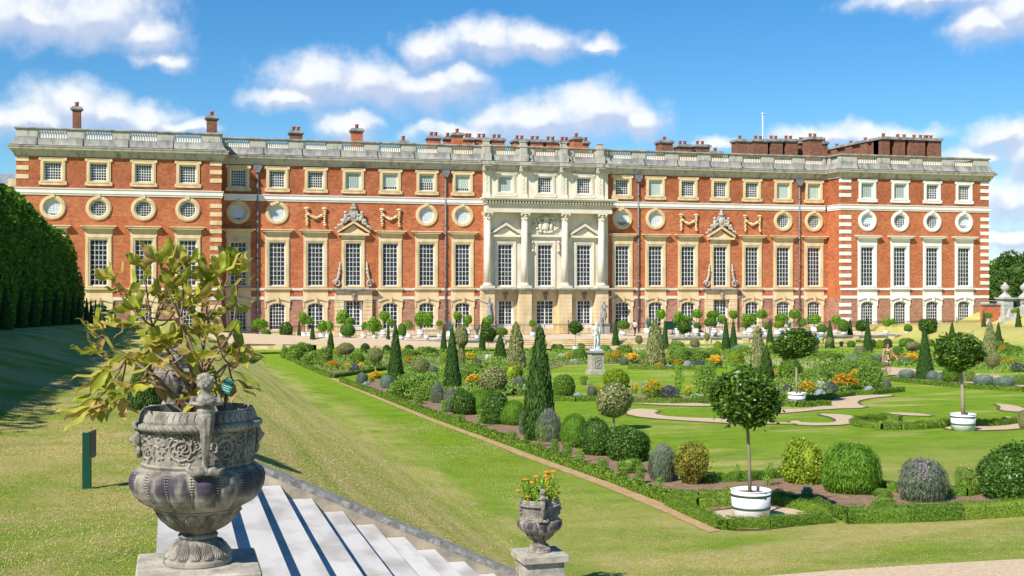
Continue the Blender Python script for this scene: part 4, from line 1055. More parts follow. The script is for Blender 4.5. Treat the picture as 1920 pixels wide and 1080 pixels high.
for i in range(2):
    ballm(('lavender', i), 'lav', 9000, .14, .014, .09, .12, .4, 1.4, prof=lp_, seed=30+i, core=.74, extra=[spray(1100, .86, 1.12, .46, .075, .022, 'lavf', 1.6)])
def flower(key, petal, n, size, bushm='herb', nb=2200, core=.7, flat=False):
    a = rng.uniform(0, 6.283, n); r = .46 * np.sqrt(rng.random(n)); z = (.98 - .45 * (r / .46) ** 2) * rng.uniform(.82, 1.08, n)
    c = np.stack([r*np.cos(a), r*np.sin(a), z], 1); Cs = np.repeat(c, 7, 0) + rng.normal(0, size * .4, (n*7, 3)) * np.array([1, 1, .5])
    N_ = np.tile(np.array([[0, -.5, 1.]]), (n*7, 1))
    ex = [(leaf_data(Cs, N_, size, size * .5, .5), LM_[petal])]
    ballm(key, bushm, nb, .09, .03, .08, .12, .8, .8, prof=[(.1,0),(.34,.05),(.44,.3),(.45,.6),(.3,.82),(.02,.88)], core=core, extra=ex, seed=len(PM))
flower(('orange_flowers', 0), 'orange', 95, .15); flower(('orange_flowers', 1), 'orange', 130, .12); flower(('yellow_flowers', 0), 'yellow', 130, .12)
flower(('white_flowers', 0), 'whitef', 80, .11); flower(('purple_flowers', 0), 'purple', 190, .08, 'lav'); flower(('rose_bush', 0), 'rose', 34, .06, nb=3000, core=.6); flower(('rose_bush', 1), 'rose', 18, .05, nb=2600, core=.6)
def sapling(key, m, n, L, W):
    a = rng.uniform(0, 6.283, n); t = rng.random(n); r = .12 + .38 * rng.random(n) * (1 - .5 * abs(t - .5))
    C = np.stack([r*np.cos(a), r*np.sin(a), .12 + .88 * t], 1); PM[key] = quads_mesh('crown', [(leaf_data(C, np.stack([np.cos(a), np.sin(a), .7+0*a], 1), L, W, .7), LM_[m])])
sapling(('sapling', 0), 'citrus', 420, .10, .06); sapling(('sapling', 1), 'herb', 700, .07, .035); sapling(('thin_shrub', 0), 'herb', 2600, .08, .035)
ballm(('gold_shrub', 0), 'gold', 3600, .075, .035, .10, .13, .9, prof=[(.06,0),(.12,.12),(.34,.28),(.48,.55),(.44,.82),(.25,.95),(.02,1)], core=.5, seed=44)

def plant(kind, u, vb, w, h, label, cat=None, var=0, group=None, off=0.0, sy=None, name=None, at=None):
    """one plant standing on the ground at photo pixel (u, vb), w by h pixels as the photo shows it"""
    g = at or G(u, vb); k = mpp(g); s = w * k * (.9 if kind.endswith('ball') or kind == 'lavender' else 1); hh = h * k * (.95 if kind.endswith('ball') else 1); root = empty(name or NAMES[kind][0], (g.x, g.y, g.z - .02 + off), rng.uniform(0, 6.28))
    n_ = sum(1 for q in PM if q[0] == kind); c = link_mesh('crown' if 'flower' not in kind else 'flower_clump', PM[kind, var % n_], None, root); c.scale = (s, (sy or s), hh)
    if kind in ('sapling', 'thin_shrub', 'gold_shrub'):
        mb = MB()
        for q in range(1 if kind == 'sapling' else 5):
            a = q * 1.3; mb.tube([(0, 0, 0), (.08*s*math.cos(a)*(q > 0), .08*s*math.sin(a)*(q > 0), hh*.45), (.25*s*math.cos(a)*(q > 0), .25*s*math.sin(a)*(q > 0), hh*.85)], [.02*hh, .014*hh, .006*hh], 6)
        mb.build('trunk', M['bark'], root)
    tag(root, label, cat or NAMES[kind][1], group or NAMES[kind][2]); return root
NAMES = {'yew_cone': ('yew_cone', 'topiary', 'clipped yew cones in the garden'), 'thuja_cone': ('conifer_cone', 'topiary', 'loose conifer cones in the garden'), 'holly_cone': ('variegated_holly_cone', 'topiary', 'variegated holly cones'),
 'holly_column': ('variegated_column', 'topiary', 'variegated holly cones'), 'box_ball': ('box_ball', 'shrub', 'clipped green balls'), 'yew_ball': ('yew_ball', 'shrub', 'clipped green balls'), 'dark_ball': ('evergreen_bush', 'shrub', 'rounded bushes in the near border'),
 'lime_ball': ('golden_bush', 'shrub', 'yellow green bushes'), 'feather_ball': ('feathery_bush', 'shrub', 'feathery green bushes'), 'holly_ball': ('variegated_ball', 'topiary', 'variegated balls'), 'sant_mound': ('grey_mound', 'shrub', 'grey leaved mounds'),
 'silver_mound': ('silver_plant', 'plant', 'low silver plants'), 'herb_bush': ('leafy_bush', 'shrub', 'leafy border bushes'), 'lavender': ('lavender_bush', 'lavender', 'lavender bushes'), 'orange_flowers': ('orange_flower_clump', 'flowers', 'orange flower clumps'),
 'yellow_flowers': ('yellow_flower_clump', 'flowers', 'yellow flower clumps'), 'white_flowers': ('white_flower_clump', 'flowers', 'white flower clumps'), 'purple_flowers': ('purple_flower_clump', 'flowers', 'purple flower clumps'), 'rose_bush': ('rose_bush', 'shrub', 'rose bushes'),
 'sapling': ('young_plant', 'plant', 'young leafy plants'), 'thin_shrub': ('thin_shrub', 'shrub', 'thin shrubs'), 'gold_shrub': ('autumn_shrub', 'shrub', 'thin shrubs')}
def tub_mesh(r0, r1, h, nh=2):
    mb = MB(); mb.lathe([(r0, 0), (r1, h), (r1 + .0, h + .0), (r1 * 1.02, h), (r1 * 1.02, h * 1.03), (r1 * .92, h * 1.03), (r1 * .9, h * .9), (.001, h * .9)], 28); return mb
def standard(u, vb, cr, tub, label, kind='bay_ball', var=0, lean=0.0, bark='bark', tv=None, group='ball headed trees', name='standard_tree', stem=.022, at=None, hoops=True, cat='tree'):
    """ball head on a clear stem; cr = (u0, u1, v0, v1) of the head, tub = (width, height) in pixels or None"""
    g = at or G(u, vb); k = mpp(g); root = empty(name, (g.x, g.y, g.z), 0)
    px = lambda q: (q - u) * k / math.cos(math.atan((u - 960) / F) + TH) * 1.0
    cx = ((cr[0] + cr[1]) / 2 - u) * k; cz0 = (vb - cr[3]) * k; cz1 = (vb - cr[2]) * k; w = (cr[1] - cr[0]) * k
    c = link_mesh('crown', PM[kind, var], None, root, (cx, 0, cz0)); c.scale = (w * .88, w * .88, (cz1 - cz0) * .96); c.rotation_euler = (0, 0, rng.uniform(0, 6.28))
    z0 = 0
    if tub:
        tw, th = tub[0] * k, tub[1] * k * 1.02; tw *= .95; z0 = th * .8
        mb = tub_mesh(tw * .45, tw * .5, th); t = mb.build('tub', M['tub'], root)
        if hoops:
            for q in (.42, .86):
                mb = MB(); rad = tw * (.45 + .05 * q) + .006; mb.lathe([(rad - .01, -.02 * th - .008), (rad + .004, -.02 * th - .008), (rad + .004, .02 * th + .008), (rad - .01, .02 * th + .008)], 28, (0, 0, th * q)); mb.build('hoop', M['hoop'], t)
        mb = MB(); mb.lathe([(tw * .44, th * .9), (tw * .2, th * .93), (.001, th * .94)], 16); mb.build('soil', M['soil'], t)
    zt = cz0 + (cz1 - cz0) * .55; mb = MB(); sr = max(stem, .006 * (cz1))
    mb.tube([(lean * k, 0, z0), (lean * k * .7 + cx * .1, .01, lerp(z0, zt, .3)), (cx * .5 + lean * k * .2, -.01, lerp(z0, zt, .6)), (cx, 0, cz0 + .05), (cx, 0, zt)], [sr * 1.3, sr * 1.1, sr, sr, sr * .7], 8)
    for q in range(5):
        a = q * 1.257; mb.tube([(cx, 0, cz0 + (zt - cz0) * .2), (cx + w * .3 * math.cos(a), w * .3 * math.sin(a), zt)], [sr * .6, sr * .25], 5)
    mb.build('trunk', M[bark], root)
    tag(root, label, cat, group); return root

# ---------------------------------------------------------------- box edging
def hedge(pts, label, px=True, w=.20, h=.205, dens=1700, closed=False, m='hedge'):
    W = [G(*q) for q in pts] if px else [Vector((a, b, ground(a, b))) for a, b in pts]
    segs = list(zip(W, W[1:])); c0 = W[0].copy(); vv, ff, C, N_ = [], [], [], []
    for a, b in segs:
        d = (b - a); d.z = 0; ln = d.length
        if ln < .05: continue
        d.normalize(); nrm = Vector((-d.y, d.x, 0)); ns = max(2, int(ln / .35)); base = len(vv)
        for i in range(ns + 1):
            p_ = a.lerp(b, i / ns); z = ground(p_.x, p_.y); wb = .5 * w * random.uniform(.82, 1.0) * .8; hb = h * random.uniform(.80, .92)
            for o, zz in ((-wb, 0), (-wb * 1.03, hb * .8), (-wb * .7, hb), (wb * .7, hb), (wb * 1.03, hb * .8), (wb, 0)): vv.append((p_.x + nrm.x*o - c0.x, p_.y + nrm.y*o - c0.y, z + zz - c0.z))
        for i in range(ns):
            for k in range(5): ff.append((base + i*6 + k, base + i*6 + k + 1, base + (i+1)*6 + k + 1, base + (i+1)*6 + k))
        if a is W[0]: ff.append(tuple(base + k for k in range(6)))
        if b is W[-1]: ff.append(tuple(base + ns*6 + k for k in range(5, -1, -1)))
        for q_, sg in ([(a, -1)] if a is W[0] else []) + ([(b, 1)] if b is W[-1] else []):
            ne = 160; o_ = rng.uniform(-w/2, w/2, ne); z_ = rng.uniform(.01, h, ne); C.append(np.stack([q_.x + nrm.x*o_ + d.x*sg*.03 - c0.x, q_.y + nrm.y*o_ + d.y*sg*.03 - c0.y, ground(q_.x, q_.y) - c0.z + z_], 1)); N_.append(np.tile([[d.x*sg, d.y*sg, .3]], (ne, 1)))
        dist = depth((a.x + b.x) / 2, (a.y + b.y) / 2); n = int(ln * dens * min(1.6, (32 / dist)) ** 1.3)
        n = max(n, int(ln * 60)); t = rng.random(n); sd = rng.random(n); o = np.where(sd < .33, -w/2, np.where(sd < .66, w/2, rng.uniform(-w/2, w/2, n))); zz = np.where(sd < .66, rng.uniform(.01, h, n), h)
        lum = .016 * np.sin(t * ln * 7 + 1) + .013 * np.sin(t * ln * 17 + o * 20) + .006 * np.sin(t * ln * 31 + zz * 30)
        x = a.x + d.x*ln*t + nrm.x*o*(1 + lum) - c0.x; y = a.y + d.y*ln*t + nrm.y*o*(1 + lum) - c0.y
        zg = np.array([ground(q1 + c0.x, q2 + c0.y) for q1, q2 in zip(x, y)]) - c0.z
        C.append(np.stack([x, y, zg + zz + lum + rng.uniform(-.028, .008, n)], 1))
        N_.append(np.stack([np.where(sd < .33, -nrm.x, np.where(sd < .66, nrm.x, 0)), np.where(sd < .33, -nrm.y, np.where(sd < .66, nrm.y, 0)), np.where(sd < .66, .25, 1.)], 1))
    C = np.concatenate(C); N_ = np.concatenate(N_); dist = depth(c0.x, c0.y); L = max(.022, .0010 * dist)
    me = quads_mesh('box_hedge', [(leaf_data(C, N_, L, L * .62, .5), LM_[m])], core=(vv, ff, LM_[m]))
    o = link_mesh('box_hedge', me, None, None, c0); tag(o, label, 'hedge', 'low clipped box hedges'); return o
# ================================================================ the garden as planted
# --- box edging, foot line in photo pixels
hedge([(527,667),(575,690),(622,709)], 'far end of the long box edging, running beside the lawn to the first corner')
hedge([(624,709),(725,693),(800,694)], 'short box edging turning right from the lawn corner below the first orange flowers')
hedge([(640,716),(800,777),(960,835),(1130,897),(1253,944)], 'long low box hedge running along the sandy path beside the sloping lawn')
hedge([(1254,948),(1353,993)], 'short box hedge on the near left of the nearest white tub')
hedge([(1362,993),(1440,990),(1556,979)], 'box hedge just in front of the nearest white tub, gappy at its left end')
hedge([(1262,941),(1310,951),(1376,950)], 'box hedge behind the nearest tub on its left, the taller of the two parallel rows')
hedge([(1252,936),(1310,939),(1372,938)], 'thin back row of box just behind the nearest tub on its left')
hedge([(1448,944),(1505,958),(1558,972)], 'box hedge slanting from the nearest tub down to the path corner')
hedge([(1455,938),(1530,955),(1582,975)], 'outer slanting box hedge right of the nearest tub, ending at the long front hedge')
hedge([(1584,980),(1700,977),(1800,973),(1925,965)], 'thick box hedge along the front of the near bed on the right', w=.34, h=.30)
hedge([(1316,905),(1400,903),(1475,895)], 'dark box hedge behind the stem of the nearest tub tree', m='box')
hedge([(1642,916),(1665,922),(1684,924)], 'short dark box hedge behind the feathery round bush', m='box')
hedge([(1770,930),(1810,931),(1862,922)], 'dark box hedge between the lavender and the big round bush on the right', m='box')
hedge([(1040,751),(1080,753),(1118,752)], 'box edging in front of the round bushes left of the big variegated ball')
hedge([(1188,756),(1260,757),(1332,756)], 'box edging in front of the white and yellow flower clump')
hedge([(938,731),(965,738),(992,744)], 'box edging between the variegated ball and the tall conifer cone')
hedge([(1300,752),(1330,753)], 'stub of box edging left of the nearest tub tree crown')
hedge(Z5([(484,492),(520,500),(600,506),(790,500)]), 'box edging directly in front of the middle white tub')
hedge(Z5([(484,466),(530,468),(552,468)]), 'short box edging left of the middle white tub')
hedge(Z5([(665,470),(740,466),(850,452),(925,440)]), 'box edging right of the middle white tub below the purple flowers')
hedge(Z5([(930,436),(1040,435),(1215,416)]), 'box edging below the round bush and the orange flowers at the path bend')
hedge(Z5([(936,612),(1000,626),(1100,636),(1200,637),(1320,632),(1440,622)]), 'curved box hedge, front side of the crescent left of the right hand tub', w=.34)
hedge(Z5([(940,600),(1000,590),(1120,582),(1200,588)]), 'yellowish back side of the box crescent left of the right hand tub')
hedge(Z5([(1445,618),(1470,614),(1490,612)]), 'short dark box piece touching the right hand tub', m='box')
hedge(Z5([(1642,617),(1740,618),(1810,612),(1872,602)]), 'box hedge right of the right hand tub, curving back')
hedge(Z5([(1120,352),(1250,366),(1400,380),(1600,398),(1780,410),(1920,418)]), 'long straight box edging in front of the grey mounds on the right')
hedge([(1180,692),(1240,693),(1340,693)], 'far box edging in front of the two variegated cones behind the statue')
hedge([(900,688),(950,686),(1010,684)], 'far box edging right of the small white tub')
hedge([(1560,640),(1600,640),(1660,648)], 'far box edging beside the ground steps on the right, before the upright cones')

# --- yew cones: u, foot v, width, height, label
for u, vb, w, h, lab in [
 (742,712,32,107,'tall slim yew cone, left one of the big pair beside the long lawn'), (848,738,38,126,'tallest dark yew cone, right one of the big pair beside the long lawn'),
 (728,650,10,46,'thin yew cone peeping left of the tall slim one, before the forecourt wall'), (561,652,12,51,'leftmost thin yew cone, behind a variegated ball by the forecourt wall'),
 (586,661,16,57,'yew cone between the leftmost thin cone and the small conifer'), (832,661,14,55,'yew cone just left of the tallest dark cone, near the wall'),
 (904,661,14,60,'yew cone below the armed grey statue'), (1154,648,15,48,'yew cone right of the white statue, before the steps'),
 (1247,656,15,58,'yew cone right of the front variegated cone on the steps side'), (1361,658,18,62,'left cone of the touching pair before the wall'), (1375,652,16,53,'right cone of the touching pair before the wall'),
 (1443.5,645,14,48,'yew cone with a yellow bush at its foot'), (1485,622,9,25,'small yew cone showing above the middle tub tree'), (1556,653,19,53,'yew cone with a small variegated ball in front of it'),
 (1594,640,14,43,'yew cone with a round box ball at its foot'), (1627,668,21,72,'yew cone behind the holly ball, left of the path with the walking woman'),
 (1734,711,34,98,'tall bright yew cone right of the walking woman'), (1872,644,16,40,'dark yew cone at the foot of the right hand bank'),
 (1844.5,613,9,31,'slim yew cone beside the low brick wall on the right bank'), (1909.5,613.5,12,38,'yew cone on top of the right hand bank near the gate pier')]:
    plant('yew_cone', u, vb, w, h, lab, var=int(u) % 3)
for u, vb, w, h, lab in [(1012,825,62,212,'tall shaggy dark conifer cone standing alone in the middle of the border'), (620,672,17,52,'narrow loose conifer cone behind the first lavender'),
 (938,675,23,48,'squat dark conifer cone right of the small white tub'), (1437,716,28,68,'dark loose conifer in front of a variegated cone'), (1785,629,10,26,'little dark conifer at the foot of the right hand bank')]:
    plant('thuja_cone', u, vb, w, h, lab, var=int(u) % 2)
for u, vb, w, h, lab in [(968,698,35,94,'variegated holly cone left of the tall shaggy conifer'), (1229,688,37,88,'broad variegated holly cone right of the white statue'), (1421,698,30,86,'variegated holly cone behind the dark loose conifer'), (1856,668,26,64,'variegated holly cone on the far right before the bank')]:
    plant('holly_cone', u, vb, w, h, lab, var=int(u) % 2)
plant('holly_column', 865, 692, 25, 82, 'mushroom headed variegated column behind the tallest yew cone')
# --- variegated balls
for u, vb, w, h, lab in [(789.5,703,38,33,'low variegated ball between the two tallest yew cones'), (549,646,15,20,'small variegated ball left of the second thin cone'), (575,651,16,20,'small variegated ball between two far yew cones'),
 (1303,652,20,18,'low variegated ball before the forecourt wall'), (1613,669,25,21,'variegated ball left of a yew cone, behind the grey mounds'), (1919,803,22,36,'variegated ball cut by the right edge of the picture')]:
    plant('holly_ball', u, vb, w, h, lab)
for u, vb, cr, lab in [(648,686,(631,666,642,665),'far variegated ball on a pale stem above the orange flowers'), (704,703,(688,720,651,680),'variegated ball on a thin stem left of the tall slim cone'),
 (925,742,(898,952,686,738),'large variegated ball on a short dark stem between lawn and border'), (1151,806,(1115,1187,716,783),'biggest variegated ball tree, nearest the camera'),
 (1198,652,(1190,1206,628,645),'tiny variegated ball on a stem before the steps'), (1326,652,(1320,1332,624,639),'tiny variegated ball on a stem before the wall'), (1555,660,(1547,1563,632,648),'tiny variegated ball in front of a yew cone'),
 (1712,670,(1697,1727,640,658),'variegated ball tree between the orange flowers and the tall cone'), (1860.5,720,(1846,1876,659,689),'variegated ball on a tall pale stem among the grey mounds')]:
    standard(u, vb, cr, None, lab, kind='holly_ball', name='variegated_standard', group='variegated balls', cat='topiary', bark='bark_pale', stem=.03)
# --- ball headed trees, some in white tubs
standard(1408, 973, (1330,1461,687,788), (79,53), 'nearest glossy bay ball tree in a white tub with two green hoops', lean=-2, bark='bark', stem=.028)
standard(1494, 757, (1450,1532,617,672), (36,20), 'middle bay ball tree in a white tub beside the orange flowers', var=1, bark='bark_pale', stem=.035)
standard(1806, 807, (1754,1843,624,689), (49,30), 'bay ball tree on a bent grey stem in the right hand white tub', var=0, bark='bark_pale', stem=.05)
standard(916, 675, (901,931,608,640), (18,9), 'small ball tree in a low white tub left of the squat cone', var=1, bark='bark_pale')
standard(1079, 657, (1067,1093,601,624), (14,7), 'small ball tree in a white tub left of the white statue', var=0, bark='bark_pale')
standard(536, 652, (523,550,604,632), None, 'small ball tree on a thin stem left of the thin cones', var=1)
standard(1742, 660, (1722,1760,597,623), None, 'round ball tree rising behind the tall bright cone', var=0)
standard(1283, 655, (1269,1297,600,625), None, 'small ball tree before the wall, right of the broad variegated cone', var=1)
standard(1616, 655, (1603,1630,600,619), None, 'small ball tree between two yew cones on the right', var=0)
# --- balls and bushes of the border and beds
for kind, u, vb, w, h, lab in [
 ('dark_ball',1178,863,88,68,'big glossy dark round bush in front of the biggest variegated ball'), ('dark_ball',1119,853,62,70,'dark bush partly behind the big glossy one'), ('feather_ball',1078,838,54,64,'upright light green feathery bush left of the dark ones'),
 ('lavender',1030,828,50,58,'lavender at the foot of the shaggy conifer'), ('lavender',1243,902,58,66,'lavender beside the yellow orange shrub in the near bed'), ('gold_shrub',1298,908,64,74,'thin shrub with yellow and orange leaves in the near bed'),
 ('lime_ball',1506,905,82,80,'yellow green rounded bush right of the nearest tub'), ('feather_ball',1595,923,112,96,'big round feathery green bush in the near bed'), ('lavender',1728,938,94,74,'wide lavender bush in the near bed on the right'),
 ('dark_ball',1897,935,112,104,'large dark round bush cut by the right edge'), ('dark_ball',868,778,48,50,'dark round bush right of the two lavenders'), ('feather_ball',898,776,58,46,'wide soft green bush before the large variegated ball'), ('dark_ball',929,795,56,60,'dark round bush below the large variegated ball'),
 ('feather_ball',964,797,50,48,'light feathery bush left of the shaggy conifer'), ('lavender',986,815,30,44,'small lavender squeezed against the shaggy conifer'), ('lavender',820,756,26,36,'lavender before the tallest yew cone'), ('lavender',846,773,36,42,'second lavender, just right and nearer than the first'),
 ('herb_bush',785,748,84,50,'wide loose green bush between the two tall cones'), ('herb_bush',748,748,46,32,'low leafy bush at the foot of the tall slim cone'), ('sant_mound',726,728,26,26,'grey bush left of the low leafy bush'), ('herb_bush',808,752,40,40,'loose yellowish green bush before the tallest cone'),
 ('box_ball',1057.5,743,45,44,'bright box ball right of the shaggy conifer'), ('lime_ball',1153,726,52,34,'yellow green bush showing behind the biggest variegated ball'), ('box_ball',1087,679,30,28,'bright box ball beside the statue pedestal'),
 ('yew_ball',685,664,20,22,'dark clipped ball before the wall, left of the tall slim cone'), ('yew_ball',725,665,17,20,'dark clipped ball touching the tall slim cone'), ('yew_ball',767,661,19,16,'dark clipped ball right of the tall slim cone'), ('box_ball',1049,660,19,16,'green clipped ball left of the white statue'), ('yew_ball',1040,657,15,13,'darker ball just behind the green clipped ball'),
 ('lime_ball',1380,686,32,28,'golden round bush left of the variegated cone with the dark conifer'), ('lime_ball',1347,658,18,18,'small golden bush before the wall left of the cone pair'), ('lime_ball',1443,653,14,12,'small bright yellow bush at the foot of a yew cone'), ('herb_bush',1444,668,16,18,'green plant in front of the small bright yellow bush'),
 ('box_ball',1482,711,46,42,'round green bush behind the stem of the middle tub tree'), ('box_ball',1596,651,17,14,'small box ball in front of a yew cone on the right'), ('yew_ball',1637,652,13,17,'very dark ball beside the cone left of the path'), ('lime_ball',1650.5,653,17,16,'yellow green ball between two dark ones'), ('yew_ball',1664,652,19,19,'dark clipped ball above the walking woman'),
 ('box_ball',1684,666,23,18,'bright round ball right of the walking woman'), ('box_ball',1746,649,14,14,'small ball right of the tall bright cone'), ('box_ball',1836,651,15,15,'small ball left of the far variegated cone'),
 ('sant_mound',1641,679,24,15,'grey mound left of the walking woman'), ('sant_mound',1701,709,32,17,'grey mound left of the tall bright cone'), ('sant_mound',1748,712,22,18,'grey mound right of the tall bright cone'), ('sant_mound',1765,714,20,17,'grey green mound with faint red flowers'), ('sant_mound',1845,722,40,20,'large grey mound left of the pale stem'), ('sant_mound',1884,724,40,20,'large grey mound right of the pale stem'),
 ('box_ball',1783,716,36,28,'green bush behind the bent grey stem'), ('rose_bush',1818,716,22,24,'pale dried rose bush between the green bush and the large grey mound'), ('rose_bush',1912,722,26,24,'pale rose bush at the right edge of the far bed'), ('herb_bush',1630,731,52,46,'round leafy bush at the path bend before the walking woman'),
 ('herb_bush',1585,706,60,30,'loose rose hedge behind the orange flowers'), ('rose_bush',1550,704,48,30,'rose bush with pale flowers behind the middle tub'), ('rose_bush',1605,700,44,30,'rose bush with pale flowers behind the round leafy bush'), ('herb_bush',1627,694,44,28,'green rose bush left of the woman on the path'), ('herb_bush',1535,716,50,26,'leafy bush right of the middle stem'),
 ('rose_bush',1810,925,40,56,'thin rose bush between lavender and big dark bush'), ('herb_bush',1655,690,16,10,'low plant by the feet of the walking woman'), ('herb_bush',1512,676,46,22,'grey green bush behind the middle tub tree'), ('herb_bush',1560,680,44,22,'leafy clump before the cone with the small ball'), ('sant_mound',1600,682,30,18,'grey leafy clump below the holly ball'),
 ('herb_bush',1275,682,44,34,'broad bush between the yew cone and the orange flowers'), ('herb_bush',1312,680,40,26,'loose bush behind the purple flowers'), ('herb_bush',1216,680,26,20,'leafy clump left of the broad variegated cone'), ('herb_bush',1170,668,30,22,'leafy clump right of the white statue'), ('herb_bush',1135,664,20,18,'leafy clump touching the statue pedestal'),
 ('herb_bush',1395,668,30,20,'leafy clump between the golden bush and the yew pair'), ('herb_bush',1335,672,30,20,'leafy clump left of the golden bush'), ('sant_mound',1385,658,26,12,'grey mound in front of the yew pair'),
 ('herb_bush',556,676,38,30,'green bush at the far corner of the garden'), ('herb_bush',586,684,34,26,'bushy plant right of the far corner bush'), ('herb_bush',606,686,30,34,'taller loose bush left of the narrow conifer'), ('herb_bush',572,668,30,26,'bush behind the far corner bushes'), ('herb_bush',534,672,14,22,'small grey green bush at the very end of the edging'),
 ('lime_ball',632,672,22,22,'yellowish bush right of the narrow conifer'), ('box_ball',670,686,30,26,'leafy round bush right of the far ball on a pale stem'), ('herb_bush',700,690,26,20,'loose bush behind the thin stemmed ball'), ('lime_ball',836,682,22,22,'yellow green bush left of the tallest yew cone'), ('herb_bush',868,716,36,24,'loose bush right of the tallest yew cone'), ('herb_bush',888,700,34,20,'leafy clump behind the orange flowers by the variegated ball'),
 ('lime_ball',962,716,36,34,'yellow green bush in front of the left variegated cone'), ('herb_bush',770,672,36,18,'pale flowering bush before the wall'), ('herb_bush',800,668,40,18,'loose bush near the wall between the tall cones'), ('herb_bush',640,640,14,10,'tiny bush by the wall'), ('herb_bush',895,665,16,14,'small bush at the foot of the cone below the armed statue'), ('herb_bush',1003,668,24,18,'leafy clump behind the shaggy conifer'),
 ('herb_bush',1090,655,14,12,'small plant behind the bright ball beside the pedestal'), ('herb_bush',1270,660,30,20,'loose shrub at the right end of the steps'), ('herb_bush',1900,668,30,22,'loose bush at the right edge before the bank'), ('herb_bush',1880,656,26,16,'bush left of the far right orange flowers'),
 ('herb_bush',1365,670,20,16,'small bush at the foot of the left cone of the pair'), ('herb_bush',1420,660,20,16,'small bush left of the yellow one'), ('herb_bush',1700,650,30,16,'bush at the foot of the bank behind the orange flowers'), ('herb_bush',1800,652,24,12,'low bush left of the far right small ball')]:
    plant(kind, u, vb, w, h, lab, var=int(u))
# --- flowers
for kind, u, vb, w, h, lab in [
 ('orange_flowers',623,694,26,18,'orange clump at the first lawn corner'), ('orange_flowers',651,693,16,12,'small orange clump below the far ball on a pale stem'), ('purple_flowers',664,700,22,18,'purple clump right of the small orange clump'), ('orange_flowers',678,692,14,12,'orange patch behind the purple clump'),
 ('orange_flowers',705,710,26,14,'yellow orange clump at the foot of the thin stemmed ball'), ('lavender',679,719,22,20,'purple grey lavender at the second lawn corner'), ('silver_mound',687,722,12,7,'white stone coloured plant by the long hedge'), ('orange_flowers',766,684,18,16,'orange clump behind the low variegated ball'),
 ('lavender',812,708,22,22,'lavender right of the low variegated ball'), ('rose_bush',776,668,20,14,'pinkish patch behind the orange clump'), ('orange_flowers',888,726,28,24,'orange clump left of the large variegated ball'), ('yellow_flowers',881,680,28,18,'yellow clump before the small white tub'), ('purple_flowers',897,686,16,14,'purple patch right of the yellow clump'),
 ('yellow_flowers',966,716,30,14,'row of yellow flowers left of the shaggy conifer'), ('lavender',973,728,26,22,'lavender below the row of yellow flowers'), ('orange_flowers',991,728,12,20,'orange clump touching the shaggy conifer'), ('silver_mound',984,736,14,9,'silver plant before the lavender by the shaggy conifer'),
 ('orange_flowers',1064,676,12,15,'orange clump left of the bright ball beside the pedestal'), ('white_flowers',1053,678,16,16,'white clump left of the orange one'), ('silver_mound',1079,681,14,8,'silver plant before the bright ball'), ('yellow_flowers',1140,678,20,17,'yellow clump just right of the pedestal'), ('orange_flowers',1157,680,16,24,'orange clump second from the pedestal'),
 ('orange_flowers',1186,682,26,20,'wide orange clump left of the broad variegated cone'), ('lavender',1170,684,18,14,'grey purple clump between two orange ones'), ('orange_flowers',1235,692,20,12,'orange clump in front of the broad variegated cone'), ('orange_flowers',1253,680,14,14,'orange clump right of the broad variegated cone'), ('orange_flowers',1270,692,15,18,'deep orange clump further right of the broad cone'),
 ('silver_mound',1254,692,16,8,'silver plant in front of the broad cone'), ('silver_mound',1289,688,14,12,'pale silver plant left of the purple flowers'), ('purple_flowers',1311,690,26,15,'grey purple clump in the far bed'), ('orange_flowers',1342,690,26,24,'yellow orange clump right of the grey purple one'),
 ('yellow_flowers',1224,746,38,34,'tall yellow clump in the middle bed'), ('white_flowers',1212,740,24,26,'white daisies left of the tall yellow clump'), ('purple_flowers',1255,746,40,24,'purple spikes right of the tall yellow clump'), ('orange_flowers',1191,738,9,20,'narrow orange clump behind the biggest variegated ball'), ('orange_flowers',1121,740,14,16,'orange clump left of the biggest variegated ball'), ('lavender',1110,742,18,19,'lavender left of the biggest variegated ball'),
 ('silver_mound',1083,745,15,9,'silver plant right of the bright box ball'), ('silver_mound',1306,748,20,10,'silver plant left of the nearest tub tree crown'), ('yellow_flowers',1290,742,12,18,'small yellow plant by the thin stake tree'), ('purple_flowers',1476,741,24,20,'purple clump left of the middle white tub'), ('orange_flowers',1514,742,30,26,'bright orange clump right of the middle white tub'),
 ('white_flowers',1540,738,20,26,'white clump behind the silver plant'), ('silver_mound',1537,744,20,14,'silver plant by the middle tub'), ('purple_flowers',1559,739,20,24,'deep purple spikes in front of the orange drift'), ('orange_flowers',1584,734,54,32,'wide orange drift beside the round leafy bush'), ('orange_flowers',1604,712,16,20,'orange clump left of the round leafy bush'), ('silver_mound',1629,733,16,10,'silver plant below the round leafy bush'),
 ('lavender',1660,732,22,22,'thin lavender right of the round leafy bush'), ('orange_flowers',1681,677,24,12,'orange clump right of the walking woman'), ('orange_flowers',1712,682,26,20,'orange clump left of the tall bright cone'), ('lavender',1695,684,28,14,'silvery blue lavender among orange flowers'), ('yellow_flowers',1697,674,16,13,'yellow clump behind the blue lavender'),
 ('orange_flowers',1451,712,12,18,'orange patch right of the dark loose conifer'), ('orange_flowers',1884,664,24,16,'far orange clump at the foot of the bank'), ('yellow_flowers',1893,686,30,14,'yellow drift at the right edge of the picture'), ('orange_flowers',1878,682,14,12,'orange clump left of the yellow drift'), ('purple_flowers',1908,697,30,17,'purple clump below the yellow drift'),
 ('orange_flowers',1755,680,14,16,'orange clump behind the bay ball on the bent stem'), ('white_flowers',985,730,10,12,'white flowers beside the shaggy conifer'), ('purple_flowers',735,694,22,16,'purple patch right of the thin stemmed ball'), ('orange_flowers',697,716,10,14,'orange flowers before the thin stemmed ball')]:
    plant(kind, u, vb, w, h, lab, var=int(u))
